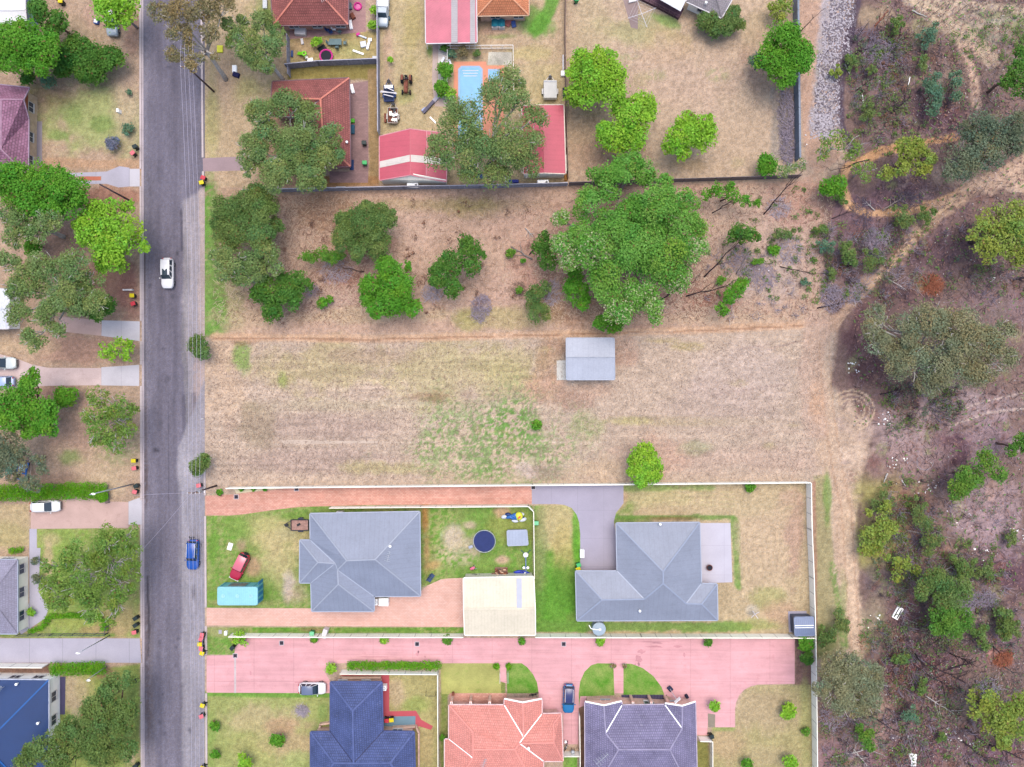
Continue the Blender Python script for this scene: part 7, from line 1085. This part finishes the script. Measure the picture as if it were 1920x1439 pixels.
# leaning bare saplings with a trunk and branches
def bare(label,base,top,h,m,r=.1,n=9,spread=.45,name='bare_tree'):
    a,b = P(*base),P(*top,h); r_ = thing(name,label,'tree',(a.x,a.y,0)); k = MB(); pts = limb(k,a,b,r,r*.35,.05,6,6); t = k.build('trunk', m, r_, smooth=True); k = MB(); L = (b-a).length
    for i in range(n):
        q = pts[2+i%5]; d = (b-a).normalized()+Vector((R(-1,1),R(-1,1),R(-.2,.6)))*spread*1.6; e = q+d.normalized()*L*R(.2,.45); pp = limb(k,q,e,r*.4,.018,.12,4,4)
        for j in range(2): d2 = d.normalized()+Vector((R(-1,1),R(-1,1),R(-.3,.6)))*.7; limb(k,pp[2+j],pp[2+j]+d2.normalized()*L*R(.08,.2),r*.18,.012,.1,3,3)
    k.build('branches', m, t)
for a,b,h,m_,r,n_,l in [((1432,402),(1488,336),6,M_burnt,.12,8,'bare dark sapling below the fence corner brush heap'),((1286,556),(1365,535),4,M_burnt,.12,6,'long burnt stem carrying the pair of green tufts'),((1320,520),(1385,455),5,M_burnt,.13,6,'bare dark stem leading to the flat topped tree'),((1225,570),(1300,530),5,M_burnt,.11,6,'burnt stem emerging below the largest gum'),((1335,400),(1375,375),4,M_burnt,.1,4,'dark bent leg of the wispy green tree'),((682,510),(640,503),4,M_brownb,.11,14,'bare purple-grey sapling left of the vivid green tree'),((515,510),(475,515),4,M_bark,.09,12,'bare grey sapling below the thin grey-green gum'),((1462,500),(1525,515),3.5,M_burnt,.09,8,'bare dark limb over the thin scrub'),((1380,515),(1400,475),4,M_bark,.09,10,'grey bare stems beside the flat topped tree'),((1025,560),(1035,530),4,M_bark,.08,10,'bare grey twig tree near the narrow olive tree'),((1630,300),(1560,320),5,M_burnt,.1,6,'dark leaning limb of the sparse green tree'),((1500,60),(1530,30),4,M_burnt,.08,5,'burnt twig by the top of the gravel strip'),((1860,500),(1880,520),4,M_bark,.08,8,'small bare grey sapling right of the scrub track'),((1880,1250),(1920,1270),5,M_bark,.1,14,'bare grey tree at the right edge beside the rust-coloured bush'),((1780,1225),(1815,1240),5,M_burnt,.1,14,'bare burnt tree in the ash bed'),((1715,1225),(1730,1245),5,M_burnt,.1,12,'burnt twiggy tree in the ash bed'),((1740,1325),(1760,1345),4,M_bark,.08,12,'grey twiggy tree below the ash bed')]: bare(l,a,b,h,m_,r,n_)
# heaps of dead brush: thousands of thin sticks
def brush(label,px,py,rx_,ry_,h_,n,m,rz=0,name='brush_heap',up=.25):
    p = P(px,py); r_ = MB(); t = math.radians(rz)
    for i in range(n):
        a_ = R(0,6.283); f = math.sqrt(R(0,1)); x,y = math.cos(a_)*rx_*f,math.sin(a_)*ry_*f; c = Vector((p.x+x*math.cos(t)-y*math.sin(t),p.y+x*math.sin(t)+y*math.cos(t),R(.03,h_)*(1-f*f)+.03)); d = Vector((R(-1,1),R(-1,1),R(-up,up))); d = d.normalized()*R(.2,.75); r_.bar(c-d,c+d,.035,.035)
    o = r_.build(name, m, None, org=(p.x,p.y,0)); return tag(o,label,'brush heap')
M_tw2 = mat('grey violet twigs', C(168,156,170), .95, .2, 3); M_tw3 = mat('rusty dead leaves', C(176,110,84), .95, .25, 3)
for x,y,rx_,ry_,h_,n,m_,rz,l in [(1474,215,1.3,4.6,1.2,420,M_tw2,0,'upper half of the long grey brush heap against the blue-grey fence'),(1476,275,1.2,3.2,1.0,300,M_tw2,0,'lower half of the long grey brush heap against the blue-grey fence'),(902,578,1.5,2.3,1.1,300,M_tw2,-10,'rounded grey dead thicket on the dry field edge'),(630,510,2.6,2.0,.9,220,M_twig,0,'purplish dead thicket around the bare sapling'),(480,518,2.0,1.4,.8,150,M_twig,0,'grey twig tangle under the thin grey-green gum'),(585,545,1.2,1.0,.7,90,M_tw2,0,'small grey twig tangle right of the dark tree'),(810,550,1.6,1.4,.7,150,M_twig,0,'mauve dead bush below the dark leaning tree'),(1035,550,1.4,2.0,.8,150,M_twig,0,'grey dead thicket by the bare twig tree'),(970,545,1.4,1.4,.5,90,mat('brown twigs', C(150,124,110), .95, .2, 3),0,'brownish twiggy bush in the wooded block'),(1390,490,2.2,2.6,.8,220,M_tw2,30,'grey twig scatter beside the white blossomed scrub'),(1430,520,2.4,2.0,.5,200,M_tw2,0,'whitish dead scrub near the field edge'),(1460,390,1.8,1.6,.5,130,M_twig,20,'dry grass-like twig patch below the bare dark sapling'),(1480,470,2.0,2.4,.5,160,M_twig,0,'thin grey scrub left of the dark burnt stump'),(1560,560,2.0,2.2,.8,240,M_tw2,0,'pale violet brush heap at the field corner'),(1600,545,1.6,2.0,.6,160,M_tw2,0,'second pale violet brush heap beside the track'),(1640,455,2.6,2.2,.9,320,M_tw2,40,'pale violet brush heap at the bend of the track'),(1655,100,3.2,2.4,.6,260,M_tw2,0,'ashy twig heap at the top of the scrub'),(1790,1085,2.6,1.6,1.0,240,M_tw2,40,'grey twig heap above the tangled dark tree'),(1810,1125,1.6,2.2,1.2,220,M_tw2,0,'silvery twig heap right of the tangled dark tree'),(1845,1125,2.2,1.5,1.0,220,M_tw2,0,'grey violet brush mound near the right edge'),(1730,1010,2.8,1.4,.8,220,mat('dark twigs', C(110,100,116), .95, .2, 3),20,'dark twig heap around the burnt grey limb'),(1700,1060,1.8,1.2,.7,150,M_tw2,0,'grey brush below the burnt grey limb'),(1880,1235,1.6,1.2,1.0,240,M_tw3,30,'rust-orange dead bush in the lower scrub'),(1750,535,1.6,1.5,.9,240,M_tw3,20,'rust-orange dead bush above the vast gum'),(1850,1290,2.4,1.8,.7,180,M_twig,0,'grey scrub behind the lime-topped gum'),(1560,1350,2.2,2.0,.7,160,M_tw2,0,'grey thicket behind the cream fence bottom'),(1615,400,1.8,2.6,.8,170,mat('dark twigs', C(110,100,116), .95, .2, 3),0,'dark scrub thicket on the inside of the track'),(567,1332,.9,.8,.8,130,M_twig,0,'grey dead garden bush on the navy house lawn'),(1700,375,2.6,1.4,.6,170,mat('dark twigs', C(110,100,116), .95, .2, 3),0,'dark fallen crown under the yellow-topped wattle')]: brush(l,x,y,rx_,ry_,h_,n,m_,rz)
# rubbish dumped in the scrub
slab('mattress','white slatted panel dumped beside the end of the track','panel',1682,1149,1.0,2.0,.25,M_white,-30,0,.05); p = P(1682,1149); 
for s in (-.25,.25): k = MB(); M_ = Matrix.Rotation(math.radians(-30),3,'Z'); a = Vector((p.x,p.y,.27))+M_@Vector((s,-.85,0)); b = Vector((p.x,p.y,.27))+M_@Vector((s,.85,0)); k.bar(a,b,.14,.04); k.build('dark_slat', M_dark, bpy.data.objects['mattress'])
slab('sheet_scrap','white metal sheet at the bottom of the scrub','sheet',1713,1425,.8,1.9,.12,M_white,-5); slab('sheet_scrap','short white offcut beside the bottom white sheet','sheet',1708,1418,.6,1.0,.1,M_gutw,20)
p = P(1734,866); o = MB().ring((p.x,p.y,.06),1.3,.045,32,5).build('wire_ring', mat('grey pipe', C(150,150,160), .6), None, org=(p.x,p.y,0)); tag(o,'large ring of grey pipe lying on the bare scrub','pipe')
random.seed(77)
for x,y,n_,rx_,ry_,l in [(1655,785,14,1.2,1.0,'pale rubble heap below the vast gum'),(1672,868,10,.8,.8,'white rubble heap left of the pipe ring'),(1700,865,6,.5,.7,'small white rubble heap left of the pipe ring'),(1740,915,16,1.6,1.0,'scattered white and red rubbish near the pipe ring'),(1798,975,18,2.0,1.6,'white stone scatter beside the green skirted tree'),(1905,1005,20,1.4,1.2,'white rubble at the right edge clearing'),(1840,1045,18,1.8,1.4,'white litter beside the leafy bush'),(1600,690,12,1.0,.9,'white rag heap left of the vast gum'),(1860,530,10,.9,.9,'white stones above the pale clearing'),(1700,1390,10,2.2,1.2,'litter near the bottom white sheet'),(1830,1400,12,1.4,.8,'white litter among the bottom black logs'),(1790,1375,16,1.6,1.2,'mixed rubbish around a dark pit in the lower scrub'),(1640,1165,10,1.4,1.2,'white twigs and rubbish beside the track end'),(1435,900-400,10,1.0,1.0,'white blossom scatter in the thin scrub'),(1510,265,4,.8,1.6,'white rocks by the fence corner')]:
    p = P(x,y); r_ = thing('rubble_heap',l,'rubble',(p.x,p.y,0))
    for i in range(n_):
        k = MB(); k.box((p.x+R(-1,1)*rx_,p.y+R(-1,1)*ry_,.06),(R(.1,.32),R(.08,.3),R(.06,.2)),rz=R(0,3),taper=R(.5,.9)); k.build('fragment', random.choice([M_white,M_white,M_gutw,M_pale,M_rust if i%6==5 else M_creamp]), r_, bevel=.02)
# soft scrub undergrowth of the eastern bush: one tangle nobody could count
def undergrowth(n, zones, spec, r0, r1, mul):
    cen = []; rad = []
    for i in range(n):
        x0,y0,x1,y1 = random.choice(zones); p = P(R(x0,x1),R(y0,y1)); r_ = R(r0,r1)
        for j in range(3): cen.append((p.x+R(-1,1)*r_,p.y+R(-1,1)*r_,R(.1,.45))); rad.append((r_*R(.5,1),r_*R(.5,1),R(.12,.3)))
    hold = bpy.data.objects.new('hold', None); FRAME['hold'] = Vector((0,0,0)); o = leaves('undergrowth', cen, rad, spec, hold, (0,0,0), mul); o.parent = None; o['kind'] = 'stuff'; bpy.data.objects.remove(hold)
ZU = [(1590,60,1800,280),(1600,60,1700,240),(1540,420,1700,560),(1660,720,1800,800),(1640,900,1760,1120),(1680,940,1900,1220),(1680,1060,1860,1220),(1620,1160,1740,1300),(1680,1280,1920,1439),(1700,420,1930,560),(1540,1320,1700,1439)]
undergrowth(230, ZU, 'dkgrey', .4, 1.3, .16); undergrowth(150, ZU, 'olive', .3, 1.2, .2); undergrowth(70, [(1680,960,1870,1220),(1640,900,1720,1100)], 'dull', .3, 1.0, .3); undergrowth(70, [(1780,20,1930,120),(1590,80,1680,300)], 'olive', .3, .9, .2); undergrowth(160, ZU, 'deadleaf', .3, 1.2, .2); undergrowth(70, [(1320,440,1540,560),(1400,350,1560,560)], 'olive', .2, .7, .2); undergrowth(60, [(420,380,1000,600)], 'deadleaf', .2, .8, .15)
# bare violet-grey scrub stems between the bushes
def bare_scrub(n, zones, m, per=20):
    k = MB()
    for i in range(n):
        x0,y0,x1,y1 = random.choice(zones); p = P(R(x0,x1),R(y0,y1)); q = R(.5,1.5)
        for j in range(per):
            a_ = R(0,6.283); b = Vector((p.x+R(-.5,.5)*q,p.y+R(-.5,.5)*q,.02)); t = b+Vector((math.cos(a_)*q*R(.3,1),math.sin(a_)*q*R(.3,1),R(.3,1.3))); k.bar(b,t,.03,.03)
    o = k.build('bare_scrub', m, None); o['kind'] = 'stuff'
bare_scrub(200, ZU, M_tw2, 18); bare_scrub(260, ZU, mat('dark stems', C(112,96,104), .95, .2, 3), 18); bare_scrub(60, [(1300,440,1560,600),(1540,420,1700,560)], M_twig, 16)
# loose leaf litter, twigs and stones of the scrub floor; nobody could count them
def litter(name,n,zones,m,l0,l1,w_,zr=(.01,.05)):
    k = MB()
    for i in range(n):
        x0,y0,x1,y1 = random.choice(zones); p = P(R(x0,x1),R(y0,y1)); a_ = R(0,6.283); l_ = R(l0,l1)/2; d = Vector((math.cos(a_)*l_,math.sin(a_)*l_,R(-.02,.04))); e = Vector((-d.y,d.x,0)).normalized()*w_/2; c = Vector((p.x,p.y,R(*zr)+.05 + (.12 if x0 > 1600 else 0))); k.add([c-d-e,c+d-e,c+d+e,c-d+e],[(0,1,2,3)])
    o = k.build(name, m, None); o['kind'] = 'stuff'; return o
ZS = [(1640,0,1930,300),(1640,300,1930,560),(1600,560,1930,800),(1660,800,1930,1100),(1660,1100,1930,1439),(1640,0,1930,260),(1540,1240,1800,1439),(1660,1160,1930,1439)]
litter('twig_litter', 3600, ZS, mat('greyed twigs', C(158,142,154), .95, .25, 3), .25,1.2,.03); litter('dark_twig_litter', 5200, ZS, M_burnt, .2,1.3,.045); litter('leaf_litter', 5200, ZS, mat('dead leaves', C(150,116,106), .95, .3, 3), .12,.4,.14); litter('pale_stone_litter', 600, ZS, M_pale, .08,.22,.12); litter('green_weed_litter', 1500, ZS, mat('weed leaves', C(104,136,70), .9, .25, 3), .15,.5,.16)
litter('gravel_stones', 1300, [(1556,-10,1600,50),(1542,40,1592,110),(1532,100,1574,170),(1528,160,1574,238),(1518,205,1560,262)], mat('pale gravel stones', C(188,180,186), .9, .25, 3), .12,.34,.2, (.0,.03)); litter('dark_gravel_stones', 1300, [(1556,-10,1604,50),(1542,40,1596,110),(1532,100,1580,170),(1528,160,1580,250)], mat('dark gravel stones', C(120,110,118), .9, .2, 3), .12,.34,.16, (.0,.03))
ZW = [(520,365,1400,610),(400,370,700,610),(1300,350,1560,600),(1000,480,1330,600)]
litter('dry_grass_litter', 7000, ZW, mat('straw', C(216,192,166), .95, .2, 3), .3,.9,.04); litter('brown_grass_litter', 5000, ZW, mat('brown straw', C(140,106,92), .95, .25, 3), .2,.8,.05); litter('field_clippings', 6000, [(390,640,1540,900),(390,640,1060,900)], mat('mown straw', C(150,126,112), .95, .2, 3), .15,.5,.04); litter('field_stubble', 5000, [(390,640,1540,900),(1060,640,1540,900)], mat('pale straw', C(206,186,168), .95, .15, 3), .15,.45,.04)
